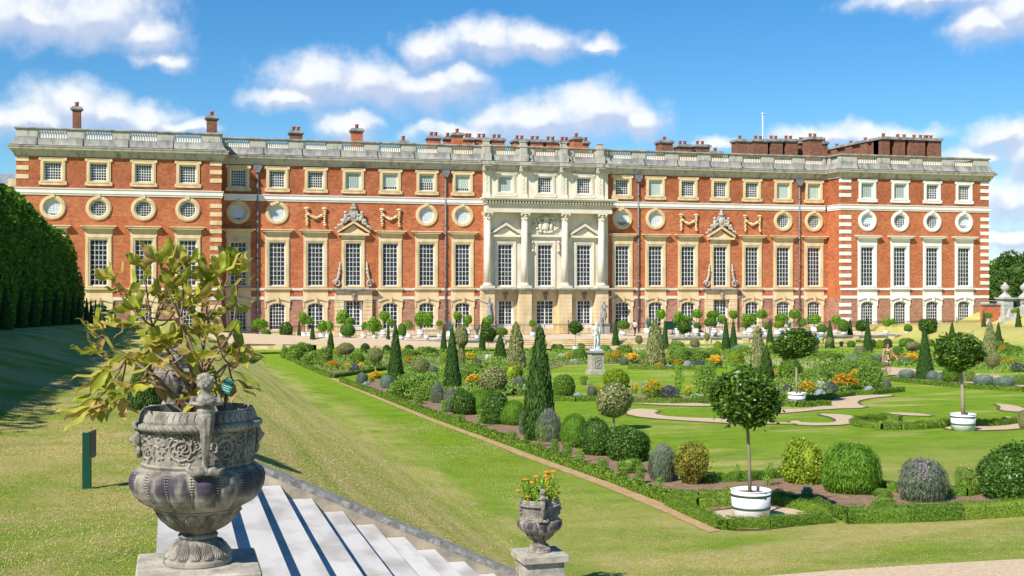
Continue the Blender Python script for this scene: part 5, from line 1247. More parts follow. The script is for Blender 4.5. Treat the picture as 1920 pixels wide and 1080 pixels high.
# --- slight things growing on the bare soil
for kind, u, vb, w, h, lab in [
 ('sapling',900,800,18,34,'young yellow green plant with a shadow before the dark round bushes'), ('sapling',832,780,20,30,'yellow leaved young plant below the lavender'), ('thin_shrub',860,792,28,16,'thin straggly plant on the soil near the hedge'), ('thin_shrub',785,758,22,20,'straggly plant below the wide loose bush'), ('sapling',1015,838,24,42,'young plant with big leaves before the shaggy conifer'),
 ('thin_shrub',1040,852,20,30,'sparse plant right of the young plant'), ('thin_shrub',1064,862,22,34,'thin plant with red flowers on bare soil'), ('sapling',1088,868,26,28,'low plant with broad leaves on bare soil'), ('thin_shrub',1130,884,26,26,'thin plant left of the leafy clump'), ('herb_bush',1180,886,46,26,'leafy clump in front of the dark bushes'), ('thin_shrub',1200,908,20,36,'thin plant between leafy clump and lavender'),
 ('sapling',1236,924,20,30,'young plant before the lavender'), ('herb_bush',1345,936,34,16,'low leafy plant left of the nearest tub'), ('herb_bush',1370,930,28,20,'low leafy plant touching the nearest tub'), ('sapling',1440,912,26,46,'slender grey green plant right of the nearest stem'), ('sapling',1380,905,18,36,'slender plant left of the nearest stem'), ('white_flowers',1513,933,22,24,'small white rose beside the nearest tub'),
 ('herb_bush',1655,932,34,18,'dark leaved plant between feathery bush and lavender'), ('herb_bush',1658,953,42,22,'low green plant close to the front hedge'), ('thin_shrub',1842,926,18,34,'thin plant left of the big dark bush'), ('sapling',1272,740,26,58,'little tree with a dark stem in the middle lawn'), ('thin_shrub',1322,745,48,62,'loose thin shrub left of the nearest tub tree crown'), ('thin_shrub',1095,722,18,18,'thin rose left of the biggest variegated ball'),
 ('thin_shrub',960,828,24,20,'dry stalks on the soil left of the shaggy conifer'), ('herb_bush',1480,938,26,12,'low weed right of the nearest tub')]:
    plant(kind, u, vb, w, h, lab, var=int(u))
for u in (1102, 1184.5):
    g = G(u, 742); k = mpp(g); mb = MB(); mb.tube([(0, 0, 0), (0, 0, 29 * k)], .035, 6); o = mb.build('wooden_stake', M['bark'], None, g); tag(o, 'dark wooden stake %s of the biggest variegated ball' % ('left' if u < 1150 else 'right'), 'stake', 'wooden stakes')
# low mixed planting that fills the far beds
def cover(name, poly, n, L, W, m, hmax, label):
    pg = [G(*q) for q in poly]; x0, x1 = min(q.x for q in pg), max(q.x for q in pg); y0, y1 = min(q.y for q in pg), max(q.y for q in pg); pts = []
    while len(pts) < n:
        x, y = random.uniform(x0, x1), random.uniform(y0, y1); ins = False; j = len(pg) - 1
        for i in range(len(pg)):
            if (pg[i].y > y) != (pg[j].y > y) and x < (pg[j].x - pg[i].x) * (y - pg[i].y) / (pg[j].y - pg[i].y) + pg[i].x: ins = not ins
            j = i
        if not ins: continue
        cl = (math.sin(x * 1.9) * math.cos(y * 1.4) + math.sin(x * .7 + y) + 2) / 4
        if random.random() > cl + .15: continue
        pts.append((x, y, ground(x, y) + random.random() ** .7 * hmax * (cl + .2)))
    C = np.array(pts); N_ = np.tile([[0, -.3, 1.]], (n, 1)); tag(link_mesh(name, quads_mesh(name, [(leaf_data(C, N_, L, W, .9, .4), LM_[m])]), None), label, 'ground cover', kind='stuff')
cover('ground_cover', [(534,668),(625,706),(725,690),(905,686),(900,664),(700,662)], 9000, .18, .07, 'herb', .45, 'low mixed green planting in the far left bed')
cover('ground_cover', [(905,690),(1010,700),(1060,684),(1160,682),(1335,690),(1335,664),(1200,660),(900,664)], 11000, .18, .07, 'herb', .45, 'low mixed green planting in the bed behind the white statue')
cover('ground_cover', [(1335,690),(1400,705),(1640,690),(1640,664),(1335,664)], 7000, .18, .07, 'herb', .5, 'low mixed planting in the bed right of centre')
cover('ground_cover', [(1668,690),(1925,700),(1925,660),(1700,660)], 7000, .18, .07, 'herb', .4, 'low mixed planting in the far right bed')
cover('ground_cover', [(735,712),(860,768),(900,750),(1010,742),(1010,690),(760,690)], 9000, .14, .06, 'herb', .4, 'loose green planting between the two tall cones')
cover('ground_cover', Z5([(440,440),(560,465),(660,458),(930,420),(1130,398),(1130,330),(900,280),(500,300)]), 8000, .14, .06, 'herb', .4, 'loose green planting around the middle tub')

# --- white tubs on the forecourt
for q in range(3): pass
def G0(u, v):
    d = ray(u, v); t = -CAMZ / d[2]; y = min(d[1] * t, 121.2); y = max(y, 114.4); t = y / d[1]; return Vector((d[0] * t, y, 0))
for (u, vb, tw, th, cu, cw, c0, c1, kind, lab) in [
 (445,634,10,8,444,21,597,614,'citrus_ball','leftmost ball tree on the forecourt, by the railing'), (487,635.5,11,8,488,28,597,616,'citrus_ball','broad ball tree in a tub under the leftmost lit window'), (500,641,12,8,499,18,617,634,'bush','low bush in a tub in front of the leftmost broad ball tree'),
 (570,632,12,11,568,17,583,605,'citrus_ball','taller ball tree of the close pair left of the first door'), (579,632,12,11,577,21,591,605,'citrus_ball','lower ball tree of the close pair left of the first door'), (603,641,13,14,604,19,602,622,'citrus_ball','dark ball tree in a double hooped tub right of the close pair'), (615,636,12,9,617,16,602,620,'citrus_ball','small ball tree leaning on its darker neighbour'),
 (641,634,10,9,642,24,581,607,'citrus_ball','tall round ball tree left of the first door'), (654,637,10,9,656,21,596,610,'citrus_ball','flat ball tree directly before the first door'), (653,642,12,9,652,27,609,632,'bush','big round bush in a tub before the first door'), (682,634.5,12,8,683,12,604,619,'citrus_ball','little ball tree right of the first door'), (703,639,11,13,703,26,595,622,'citrus_ball','full ball tree left of the fourth arched window'),
 (718,633,13,14,721,20,584,602,'citrus_ball','tall ball tree in a large tub before an arched window, left pair'), (733,634,8,8,734,14,596,610,'citrus_ball','small ball tree right of the large tub, left pair'), (753,639,10,9,754,15,607,631,'bush','upright bush in a tub behind the tall slim cone'), (767,635,12,9,767,13,600,616,'sprig','thin feathery tree in a tub between arched windows'),
 (788,633,13,14,787,21,584,610,'citrus_ball','left half of the double headed ball tree'), (800,638,10,9,803,20,586,611,'citrus_ball','right half of the double headed ball tree on a bent stem'), (824,634,10,8,824,12,601,611,'citrus_ball','tiny ball tree by the drainpipe left of the centre'), (843,634,12,12,844,24,590,610,'agave','spiky blue agave beside the drainpipe'), (858,634,10,10,858,18,585,600,'citrus_ball','ball tree above the tallest yew cone'),
 (876,634,14,16,877,19,591,608,'citrus_ball','ball tree in the tallest tub left of the armed statue'), (895,637,10,8,895,17,603,629,'agave','green palm in a tub left of the armed statue'), (914,636,10,9,914,21,594,611,'citrus_ball','ball tree directly below the armed statue'), (941,632,10,8,940,23,614,628,'bush','low bush behind the squat cone'), (999,632,11,9,998,12,599,612,'citrus_ball','single small ball tree before the middle door'),
 (1082,630,13,8,1082,8,616,624,'bush','empty looking tub behind the small ball tree near the statue'), (1168,630,14,9,1169,23,601,616,'bush','wide bush in a tub right of the grey standing statue'), (1215,628,16,12,1223,20,588,616,'agave','tall pale cactus in a tub by the drainpipe'), (1239,632,10,10,1239,19,580,598,'citrus_ball','high ball tree right of the cactus'),
 (1271,631,14,15,1272,20,584,605,'citrus_ball','ball tree in a large tub right of the green bin'), (1288,631,10,10,1289,16,592,606,'citrus_ball','ball tree just right of the large tub before the arched window'), (1289,633,12,9,1292,10,610,625,'bush','small bush in the front tub near the pushchair'), (1305,631,12,14,1307,20,580,596,'citrus_ball','high ball tree left of the pushchair'), (1318,632,9,8,1306,13,604,614,'bush','small bush under the high ball tree'),
 (1338,630,16,14,1337,26,583,598,'citrus_ball','broad ball tree left of the second door'), (1336,633,6,7,1332,23,597,613,'bush','olive green bush under the broad ball tree'), (1354,628,9,8,1355,20,592,607,'citrus_ball','ball tree before the second door'), (1374,629,9,8,1375,17,582,598,'citrus_ball','high ball tree right of the second door, above the cone pair'), (1406,629,14,14,1404,26,588,610,'citrus_ball','bushy ball tree in a big tub before an arched window'),
 (1397,629,9,8,1398,15,603,614,'bush','low bush left of the bushy ball tree'), (1431,628,13,13,1429,20,580,597,'citrus_ball','high ball tree right of the bushy one'), (1436,630,8,7,1437,10,604,617,'bush','small dark bush beside the yew with the yellow bush'), (1465,629,13,12,1465,24,587,604,'citrus_ball','round ball tree left of the small yew above the middle crown'), (1458,632,13,11,1461,19,604,616,'gold','yellowish bush in a tub below a round ball tree'),
 (1480,630,13,14,1477,14,598,614,'agave','dry spiky plant in a tub above the middle crown'), (1489,628,10,9,1489,22,580,597,'citrus_ball','high ball tree above the small yew'), (1503,628,9,9,1504,17,596,611,'sprig','feathery plant left of the person in blue'), (1527,627,15,14,1527,26,589,607,'citrus_ball','dense ball tree above the person in blue'), (1541,631,13,8,1541,18,609,625,'bush','lime green bush in a tub right of the person in blue'),
 (1567,626,10,7,1568,19,592,608,'citrus_ball','ball tree between two yew cones by the quoins'), (1582,630,11,8,1581,19,600,622,'bush','dark bush in a tub right of the quoins'), (1661,629,11,8,1663,16,597,613,'citrus_ball','left ball tree of the last pair on the forecourt'), (1673,624,12,7,1674,12,597,608,'citrus_ball','right ball tree of the last pair on the forecourt'), (1701,628,10,6,1703,15,609,622,'bush','last low bush in a tub at the right end of the forecourt')]:
    g = G0(u, vb); k = mpp(g)
    if kind in ('citrus_ball',):
        standard(u, vb, (cu - cw / 2, cu + cw / 2, c0, c1), (tw, th), lab, kind='citrus_ball', var=int(u) % 2, name='potted_tree', group='potted trees on the forecourt', stem=.03, at=g, bark='bark_pale')
    else:
        root = empty('potted_plant', g); mb = tub_mesh(tw * k * .42, tw * k * .5, th * k); t = mb.build('tub', M['tub'], root)
        for q in (.35, .85):
            mb = MB(); rad = tw * k * (.42 + .08 * q) + .006; mb.lathe([(rad - .01, -.02), (rad + .004, -.02), (rad + .004, .02), (rad - .01, .02)], 20, (0, 0, th * k * q)); mb.build('hoop', M['hoop'], t)
        if kind == 'agave':
            C_, w_, h_ = [], cw * k, (vb - th - c0) * k; mb = MB()
            for q in range(22):
                a = q * 2.4; r = w_ * .5 * (.3 + .7 * random.random()); hh = h_ * (.55 + .45 * random.random()) * (1.1 - .5 * r / w_); b0 = Vector((0, 0, th * k * .9)); tip = Vector((r * math.cos(a), r * math.sin(a), th * k * .9 + hh)); sd = Vector((-math.sin(a), math.cos(a), 0)) * .07; md = b0.lerp(tip, .45) + Vector((0, 0, hh * .08))
                V_ = [mb.bm.verts.new(x) for x in (b0 - sd * .6, b0 + sd * .6, md + sd, tip, md - sd)]; mb._f(V_)
            mb.build('leaves', LM_['agave'], root)
        else:
            pm = {'bush': ('box_ball', 0), 'gold': ('lime_ball', 0), 'sprig': ('herb_bush', 1)}[kind]; c = link_mesh('foliage', PM[pm], None, root, ((cu - u) * k, 0, (vb - c1) * k)); c.scale = (cw * k, cw * k, (c1 - c0) * k)
            mb = MB(); mb.tube([(0, 0, th * k * .8), ((cu - u) * k, 0, (vb - c1) * k + .15)], .035, 6); mb.build('stem', M['bark'], root)
        tag(root, lab, 'potted plant', 'potted plants on the forecourt')
# ================================================================ urns, steps furniture, figures, far things
def D(u, v, dep): d = ray(u, v); return Vector((d[0] * dep, d[1] * dep, CAMZ + d[2] * dep))
def lead_mat():
    m = bpy.data.materials.new('weathered_lead_urn'); m.use_nodes = True; nt = m.node_tree; N = nt.nodes.new; L = nt.links.new
    b = nt.nodes['Principled BSDF']; b.inputs['Roughness'].default_value = .75; b.inputs['Specular IOR Level'].default_value = .3
    tc = N('ShaderNodeTexCoord')
    def nz(sc, det, st=(1, 1, 1)):
        mp = N('ShaderNodeMapping'); mp.inputs['Scale'].default_value = st; L(tc.outputs['Object'], mp.inputs[0]); n = N('ShaderNodeTexNoise'); n.inputs['Scale'].default_value = sc; n.inputs['Detail'].default_value = det; L(mp.outputs[0], n.inputs[0]); return n.outputs[0]
    def mr(s, a, c, lo=0., hi=1.):
        r = N('ShaderNodeMapRange'); L(s, r.inputs[0]); r.inputs[1].default_value = a; r.inputs[2].default_value = c; r.inputs[3].default_value = lo; r.inputs[4].default_value = hi; return r.outputs[0]
    def mix(f, a, c):
        x = N('ShaderNodeMix'); x.data_type = 'RGBA'; L(f, x.inputs[0])
        for i, q in ((6, a), (7, c)):
            if isinstance(q, tuple): x.inputs[i].default_value = (*q, 1)
            else: L(q, x.inputs[i])
        return x.outputs[2]
    base = mix(mr(nz(9, 5), .38, .62), (.14,.122,.10), (.35,.31,.25))
    base = mix(mr(nz(40, 4), .45, .75, 0, .7), base, (.40, .36, .29))
    sp = N('ShaderNodeSeparateXYZ'); L(tc.outputs['Object'], sp.inputs[0])
    z = sp.outputs[2]; band = N('ShaderNodeMath'); band.operation = 'MULTIPLY'; L(mr(z, .31, .36), band.inputs[0]); L(mr(z, .445, .42), band.inputs[1])
    f2 = N('ShaderNodeMath'); f2.operation = 'MULTIPLY'; L(band.outputs[0], f2.inputs[0]); L(mr(nz(11, 4, (1, 1, .35)), .40, .50), f2.inputs[1])
    base = mix(f2.outputs[0], base, (.065, .052, .072))
    base = mix(mr(nz(13, 5, (1, 1, .35)), .53, .64, 0, .75), base, (.07, .065, .06))
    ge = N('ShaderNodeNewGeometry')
    base = mix(mr(ge.outputs['Pointiness'], .50, .44, 0, .75), base, (.055, .05, .042))  # shade of the recesses put into the colour, over the stains
    base = mix(mr(ge.outputs['Pointiness'], .52, .58, 0, .55), base, (.46, .42, .34))  # highlights on raised relief painted into the colour
    L(base, b.inputs['Base Color'])
    bp = N('ShaderNodeBump'); bp.inputs['Strength'].default_value = .5; bp.inputs['Distance'].default_value = .004; L(nz(70, 6), bp.inputs['Height']); L(bp.outputs[0], b.inputs['Normal'])
    return m
M['urn'] = lead_mat()
M['figure_stone'] = mat('grey_figure_lead', (.20,.20,.20), .7, (.32,.31,.29), 3, bump=.2, bscale=20)
M['marble'] = mat('white_marble', (.74,.75,.74), .6, (.60,.62,.62), 2.5, bump=.1, bscale=20)
def urn_mesh():
    prof = [(.148,0),(.153,.004),(.153,.022),(.147,.030),(.143,.040),(.139,.052),(.125,.072),(.108,.092),(.092,.106),(.080,.114),(.086,.120),(.090,.127),(.086,.134),(.076,.140),(.085,.150),(.110,.165),(.140,.190),(.165,.215),(.186,.245),(.196,.252),(.194,.258),
            (.205,.262),(.240,.285),(.272,.320),(.290,.360),(.292,.395),(.282,.425),(.262,.444),(.246,.452),(.250,.458),(.252,.466),(.246,.472),(.246,.480),(.247,.55),(.249,.605),(.250,.612),(.262,.616),(.280,.626),(.284,.636),(.278,.648),(.262,.655),(.256,.672),(.250,.688),(.246,.700),(.246,.708),(.234,.708),(.230,.69),(.22,.64),(.02,.635)]
    P_ = np.array(prof); seg = np.r_[0, np.cumsum(np.hypot(*np.diff(P_, axis=0).T))]; nt_, na = 330, 720
    t = np.interp(np.linspace(0, seg[-1], nt_), seg, np.arange(len(P_))); i = np.minimum(t.astype(int), len(P_) - 2); fr = (t - i)[:, None]; C = P_[i] * (1 - fr) + P_[i + 1] * fr
    r, z = C[:, 0:1], C[:, 1:2]; a = np.linspace(0, 2*np.pi, na, endpoint=False)[None, :]; outer = (seg[-1] * np.linspace(0, 1, nt_) < np.interp(44, np.arange(len(P_)), seg))[:, None]
    win = lambda z0, z1, s=.01: np.clip((z - z0) / s, 0, 1) * np.clip((z1 - z) / s, 0, 1)
    h = np.zeros((nt_, na))
    # gadroons with a pointed leaf between them
    ga = np.abs(np.cos(8 * a)) ** .45; tz = np.clip((z - .262) / .18, 0, 1); h += win(.264, .446, .03) * (ga * .040 - .028) * outer
    h += win(.30, .45, .03) * .016 * np.exp(-((np.cos(8 * a)) / (.10 + .25 * np.clip((z - .34) / .1, 0, 1))) ** 2) * (1 + .4 * np.sin(z * 520))
    # acanthus on the under bowl and on the foot
    def acan(n, z0, z1, amp):
        tt = np.clip((z - z0) / (z1 - z0), 0, 1); ph = (a * n / (2*np.pi)) % 1 - .5; wd = .48 * np.sin(np.pi * np.clip(tt * .8 + .18, 0, 1)); e = np.clip(1 - (np.abs(ph) / wd) ** 2, 0, 1)
        rib = .35 * np.cos(np.abs(ph) * 42 + tt * 20) + .5 * np.exp(-(ph / .04) ** 2); return win(z0, z1, .008) * amp * (e ** .5 + rib * (e > .02) * .6)
    h += acan(12, .145, .25, .011) + acan(16, .032, .108, .009) * np.clip((z - .03) / .01, 0, 1)
    # rim: tongues above, twisted beads on the edge
    h += win(.655, .702, .006) * .0045 * (np.abs(np.sin(a * 26 + np.sin((z - .65) * 60))) > .35) * outer
    h += win(.615, .655, .006) * .006 * np.abs(np.sin(a * 36 + z * 90)) * outer
    # scrolling foliage on the frieze
    U = np.linspace(0, 2*np.pi*.247, na, endpoint=False); zz = z[:, 0]; rows = np.where((zz > .47) & (zz < .62) & outer[:, 0])[0]; sub = np.zeros((len(rows), na)); W_ = 2*np.pi*.247; rr_ = np.random.default_rng(3)
    def dep(u_, v_, rad, amp):
        du = np.abs(U - u_ % W_); du = np.minimum(du, W_ - du); ci = np.where(du < rad * 1.6)[0]; ri = np.where(np.abs(zz[rows] - v_) < rad * 1.6)[0]
        if len(ci) and len(ri):
            d2 = (du[ci][None, :] ** 2 + (zz[rows][ri] - v_)[:, None] ** 2) / rad ** 2; g_ = amp * np.clip(1 - d2, 0, 1) ** .6; sub[np.ix_(ri, ci)] = np.maximum(sub[np.ix_(ri, ci)], g_)
    for k in range(8):
        uc = W_ * (k + .5) / 8; vc = .545; dr = 1 if k % 2 else -1
        for q in range(70):
            tq = q / 69; ang = dr * (tq * 4.1 * np.pi) + (0 if dr > 0 else np.pi); rad = .062 * (1 - tq) ** .8 + .006
            pu, pv = uc + rad * np.cos(ang), vc + rad * np.sin(ang); dep(pu, pv, .0065, .010)
            if q % 4 == 0:
                for w in range(6): f = w / 5; dep(pu + (.006 + .022 * f) * np.cos(ang + .9 * dr * f + .2), pv + (.006 + .022 * f) * np.sin(ang + .9 * dr * f + .2), .0055 * (1 - .5 * f), .011 * (1 - .3 * f))
        for q in range(5): dep(uc + .012 * np.cos(q * 1.257), vc + .012 * np.sin(q * 1.257), .008, .014)
        for q in range(14): dep(W_ * k / 8 + rr_.uniform(-.02, .02), rr_.uniform(.485, .605), .008, .009)
    h[rows] += sub
    h = h * np.where(r < .03, 0, 1); rr = r + h; V = np.stack([rr * np.cos(a), rr * np.sin(a), z + 0 * a], -1).reshape(-1, 3)
    q0 = (np.arange(nt_ - 1)[:, None] * na + np.arange(na)[None, :]); q1 = np.arange(nt_ - 1)[:, None] * na + (np.arange(na)[None, :] + 1) % na
    Q = np.stack([q0, q1, q1 + na, q0 + na], -1).reshape(-1, 4); me = bpy.data.meshes.new('bowl'); me.vertices.add(len(V)); me.vertices.foreach_set('co', V.astype(np.float32).ravel()); me.loops.add(Q.size); me.polygons.add(len(Q))
    me.loops.foreach_set('vertex_index', Q.ravel().astype(np.int32)); me.polygons.foreach_set('loop_start', np.arange(0, Q.size, 4, dtype=np.int32)); me.polygons.foreach_set('loop_total', np.full(len(Q), 4, np.int32)); me.polygons.foreach_set('use_smooth', np.ones(len(Q), bool)); me.update(calc_edges=True)
    me.materials.append(M['urn']); return me
URN = urn_mesh()
def remesh(o, vox, it=2):
    m = o.modifiers.new('blend', 'REMESH'); m.mode = 'VOXEL'; m.voxel_size = vox; m.use_smooth_shade = True
    s = o.modifiers.new('smooth', 'SMOOTH'); s.factor = .5; s.iterations = it; return o
def handle_mb():
    """a winged figure rising from a leaf scroll, outward is +x"""
    mb = MB(); R_ = .262
    mb.tube([(R_ + .055, 0, .70), (R_ + .062, 0, .66), (R_ + .05, 0, .60), (R_ + .028, 0, .54), (R_ + .02, 0, .49), (R_ + .035, 0, .455), (R_ + .06, 0, .45)], [.036, .034, .024, .018, .016, .018, .012], 12)
    mb.tube([(R_ + .085, .012, .69), (R_ + .088, .008, .62), (R_ + .058, .004, .52), (R_ + .04, 0, .47)], [.012, .012, .009, .007], 8)
    mb.tube([(R_ + .085, -.012, .69), (R_ + .088, -.008, .62), (R_ + .058, -.004, .52), (R_ + .04, 0, .47)], [.012, .012, .009, .007], 8)
    mb.ball((R_ + .045, 0, .725), (.040, .042, .045)); mb.ball((R_ + .04, 0, .775), (.036, .048, .045)); mb.ball((R_ + .035, 0, .83), (.022, .022, .03)); mb.ball((R_ + .04, 0, .868), (.033, .030, .038)); mb.ball((R_ + .074, 0, .862), (.008, .007, .010))
    for s in (-1, 1):
        mb.ball((R_ + .068, s * .012, .876), (.006, .007, .005)); mb.tube([(R_ + .035, s * .048, .80), (R_ + .055, s * .060, .765), (R_ + .085, s * .02, .765), (R_ + .088, -s * .02, .78)], [.017, .015, .013, .010], 8); mb.ball((R_ + .085, -s * .024, .782), (.012, .013, .010))
        for k in range(7): mb.ball((R_ + .02 + .012 * (k % 3), s * (.022 + .004 * (k % 2)), .85 + .010 * k), .013, 6, 5)
        mb.tube([(R_ + .05, s * .01, .455), (R_ + .04, s * .05, .445), (R_ + .02, s * .075, .465), (R_ + .015, s * .06, .49)], [.016, .016, .012, .006], 8)
        mb.ball((R_ + .03, s * .03, .465), (.02, .022, .014))
    for k in range(10): a = k * .628; mb.ball((R_ + .02 + .018 * math.cos(a), .026 * math.sin(a), .895), .014, 6, 5)
    mb.ball((R_ + .03, 0, .915), (.022, .024, .016)); return mb
def mask_mb():
    mb = MB(); R_ = .25; mb.ball((R_ + .012, 0, .575), (.028, .034, .042)); mb.ball((R_ + .042, 0, .572), (.010, .008, .012)); mb.ball((R_ + .030, 0, .552), (.010, .014, .006))
    for s in (-1, 1): mb.ball((R_ + .034, s * .013, .586), (.006, .008, .005)); mb.ball((R_ + .015, s * .034, .58), (.014, .014, .030)); mb.ball((R_ + .012, s * .022, .52), (.014, .014, .022))
    mb.ball((R_ + .012, 0, .625), (.022, .03, .016)); mb.ball((R_ + .010, 0, .505), (.014, .018, .02)); return mb
_h = handle_mb()
for v in _h.bm.verts:
    if v.co.z > .70: v.co.z = .70 + (v.co.z - .70) * .80
HM = _h.build('handle', M['urn']); MK = mask_mb().build('mask', M['urn'])
def urn(loc, label, rz):
    root = empty('garden_urn', loc, rz); b = bpy.data.objects.new('bowl', URN); COL.objects.link(b); b.parent = root
    for i in range(2):
        for src, nm, off, vx in ((HM, 'handle', 0, .0045), (MK, 'mask', math.pi / 2, .004)):
            o = bpy.data.objects.new(nm, src.data); COL.objects.link(o); o.parent = root; o.rotation_euler = (0, 0, off + i * math.pi); remesh(o, vx, 1)
    mb = MB(); mb.lathe([(.225, .645), (.1, .655), (.001, .66)], 24); mb.build('soil', M['soil'], root)
    tag(root, label, 'urn', 'ornamental lead urns'); return root
U1, U2, U3 = D(371.5, 1054, 5.6), D(1012, 1034, 16.4), D(325, 762, 16.2)
def face(p): return math.atan2(-p.y, -p.x)
urn(U1, 'large weathered lead urn in the foreground, planted with a bronze leaved bush', face(U1) + R(6))
urn(U2, 'smaller looking lead urn with orange flowers at the foot of the steps', face(U2) + R(8))
urn(U3, 'lead urn half hidden behind the bronze leaved bush, across the top of the steps', face(U3) + R(8))
for o in (HM, MK): bpy.data.objects.remove(o)
def pedestal(p, w, zb, label, cap=.10):
    root = empty('urn_pedestal', (p.x, p.y, zb)); h = p.z - zb
    mb = MB(); a = w / 2; mb.box(-a, a, -a, a, 0, h - cap - .003); mb.box(-a - .03, a + .03, -a - .03, a + .03, 0, .12); mb.build('block', M['pedestal'], root)
    mb = MB(); a = w / 2 + .055; mb.box(-a, a, -a, a, h - cap, h - .002); mb.build('cap', M['pedestal'], root, bevel=.008)
    mb = MB(); a = .185; mb.box(-a, a, -a, a, h - .002, h); mb.build('plinth', M['pedestal'], root)
    tag(root, label, 'pedestal', 'stone pedestals of the urns')
M['pedestal'] = mat('lichened_limestone', (.40,.35,.27), .92, (.52,.47,.38), 5, bump=.4, bscale=30, col3=(.20,.19,.17), scale3=9, amt3=.6)
pedestal(U1, .43, t_z(5) - .02, 'stone pedestal carrying the large foreground urn'); pedestal(U2, .52, .75, 'stone pedestal at the foot of the steps, carrying the urn with orange flowers'); pedestal(U3, .52, t_z(16) - .02, 'stone pedestal across the top of the steps, behind the foreground plant')
# --- bronze leaved shrub in the foreground urn
def big_leaf(mb, base, dir_, L_, W_, droop, roll):
    d = dir_.normalized(); side = d.cross(Vector((0, 0, 1)))
    if side.length < .1: side = Vector((1, 0, 0))
    side.normalize(); side = Matrix.Rotation(roll, 3, d) @ side; nrm = side.cross(d).normalized()
    sh = [(0, .04), (.12, .28), (.3, .72), (.5, .98), (.68, 1.0), (.84, .72), (.94, .36), (1, .03)]; rows = []
    for t, w in sh:
        c = base + d * (L_ * t) - Vector((0, 0, 1)) * droop * L_ * t * t + nrm * .012 * math.sin(t * 9) ; rows.append([mb.bm.verts.new(c + side * (x * W_ * .5 * w) + nrm * (abs(x) * W_ * .16 * w)) for x in (-1, -.5, 0, .5, 1)])
    for a, b in zip(rows, rows[1:]):
        for i in range(4): mb._f([a[i], a[i+1], b[i+1], b[i]], True)
def leafv(name, cols):
    m = mat(name, cols[0], .45, island=cols, trans=.4, spec=.4); nt = m.node_tree; b = nt.nodes['Principled BSDF']; w = nt.nodes.new('ShaderNodeTexNoise'); w.inputs['Scale'].default_value = 60; bp = nt.nodes.new('ShaderNodeBump'); bp.inputs['Strength'].default_value = .5; bp.inputs['Distance'].default_value = .004
    nt.links.new(w.outputs[0], bp.inputs['Height']); nt.links.new(bp.outputs[0], b.inputs['Normal']); return m
M['bronze'] = leafv('bronze_green_leaf', [(.46,.44,.04),(.20,.27,.02),(.58,.54,.07),(.36,.38,.03),(.60,.38,.14),(.50,.48,.05),(.48,.30,.12),(.56,.50,.10),(.26,.32,.02),(.52,.50,.06)])
M['stem'] = mat('brown_twig', (.20,.10,.07), .8, (.30,.19,.13), 20)
sh = empty('bronze_shrub', (U1.x, U1.y, U1.z + .655)); rt = Vector(sh.location)
tips = [(196,508,.10),(232,532,-.05),(262,486,.05),(300,478,-.1),(322,500,.12),(352,482,0),(398,512,.1),(428,500,-.12),(452,478,.05),(466,500,0),(170,602,.0),(162,640,.1),(150,742,-.05),(160,724,.05),(186,672,.0),(236,590,.15),(292,545,.15),(330,560,.2),(368,545,-.15),(402,575,.15),(440,560,.1),(474,625,0),(470,655,.1),(458,690,-.05),(440,640,.2),(405,665,.15),(360,640,-.2),(312,620,-.2),(262,640,.2),(226,650,-.1),(285,690,.15),(420,610,-.2),(345,600,.0),(250,560,-.15),(398,700,-.1),(300,655,-.22),(205,715,.1),(382,610,.22)]
mbS, mbL = MB(), MB(); rr = random.Random(8)
hubs = [D(*q) for q in ((238,668,5.62),(286,612,5.68),(338,596,5.55),(388,600,5.66),(436,622,5.6),(428,680,5.52),(262,716,5.5),(350,660,5.45),(395,668,5.75),(318,690,5.7))]
for i, h_ in enumerate(hubs):
    b0 = rt + Vector((rr.uniform(-.05, .05), rr.uniform(-.04, .04), 0)); md = b0.lerp(h_, .45) + Vector((rr.uniform(-.02, .02), 0, .05)); mbS.tube([b0, b0.lerp(md, .5) + Vector((0, .006, 0)), md, md.lerp(h_, .5) - Vector((0, .006, 0)), h_], [.011, .0095, .008, .0065, .005], 8)
for i, (u, v, dd) in enumerate(tips + [(330,520,-.05),(280,640,-.15),(240,700,-.2)]):
    u = 325 + (u - 325) * .86; tip = D(u, v + 24, 5.6 + dd * .8); hub = min(hubs, key=lambda q: (q - tip).length); pts = [hub.lerp(tip, k / 4) + Vector((0, 0, -.025 * math.sin(k / 4 * 3.14))) for k in range(5)]
    mbS.tube(pts, [.0048, .0044, .004, .0034, .0025], 6); dr = (tip - hub).normalized(); nl = rr.randint(6, 7)
    for k in range(nl):
        a = k * 6.283 / nl + rr.uniform(-.4, .4); o = Vector((math.cos(a), math.sin(a), rr.uniform(-.15, .8))); big_leaf(mbL, tip, dr * rr.uniform(.5, 1.3) + o * .8, rr.uniform(.11, .178), rr.uniform(.034, .05), rr.uniform(-.05, .35), rr.uniform(-.7, .7))
    for t in (.55, .8):
        a = hub.lerp(tip, t); q = rr.uniform(0, 6.283); big_leaf(mbL, a, dr * .6 + Vector((math.cos(q), math.sin(q), rr.uniform(-.2, .5))) * .8, rr.uniform(.09, .15), rr.uniform(.030, .042), rr.uniform(0, .4), rr.uniform(-.7, .7))
mbS.build('stem', M['stem'], sh); mbL.build('foliage', M['bronze'], sh); settle(sh)
tag(sh, 'bushy shrub with long yellow green and bronze leaves growing in the foreground urn', 'shrub')
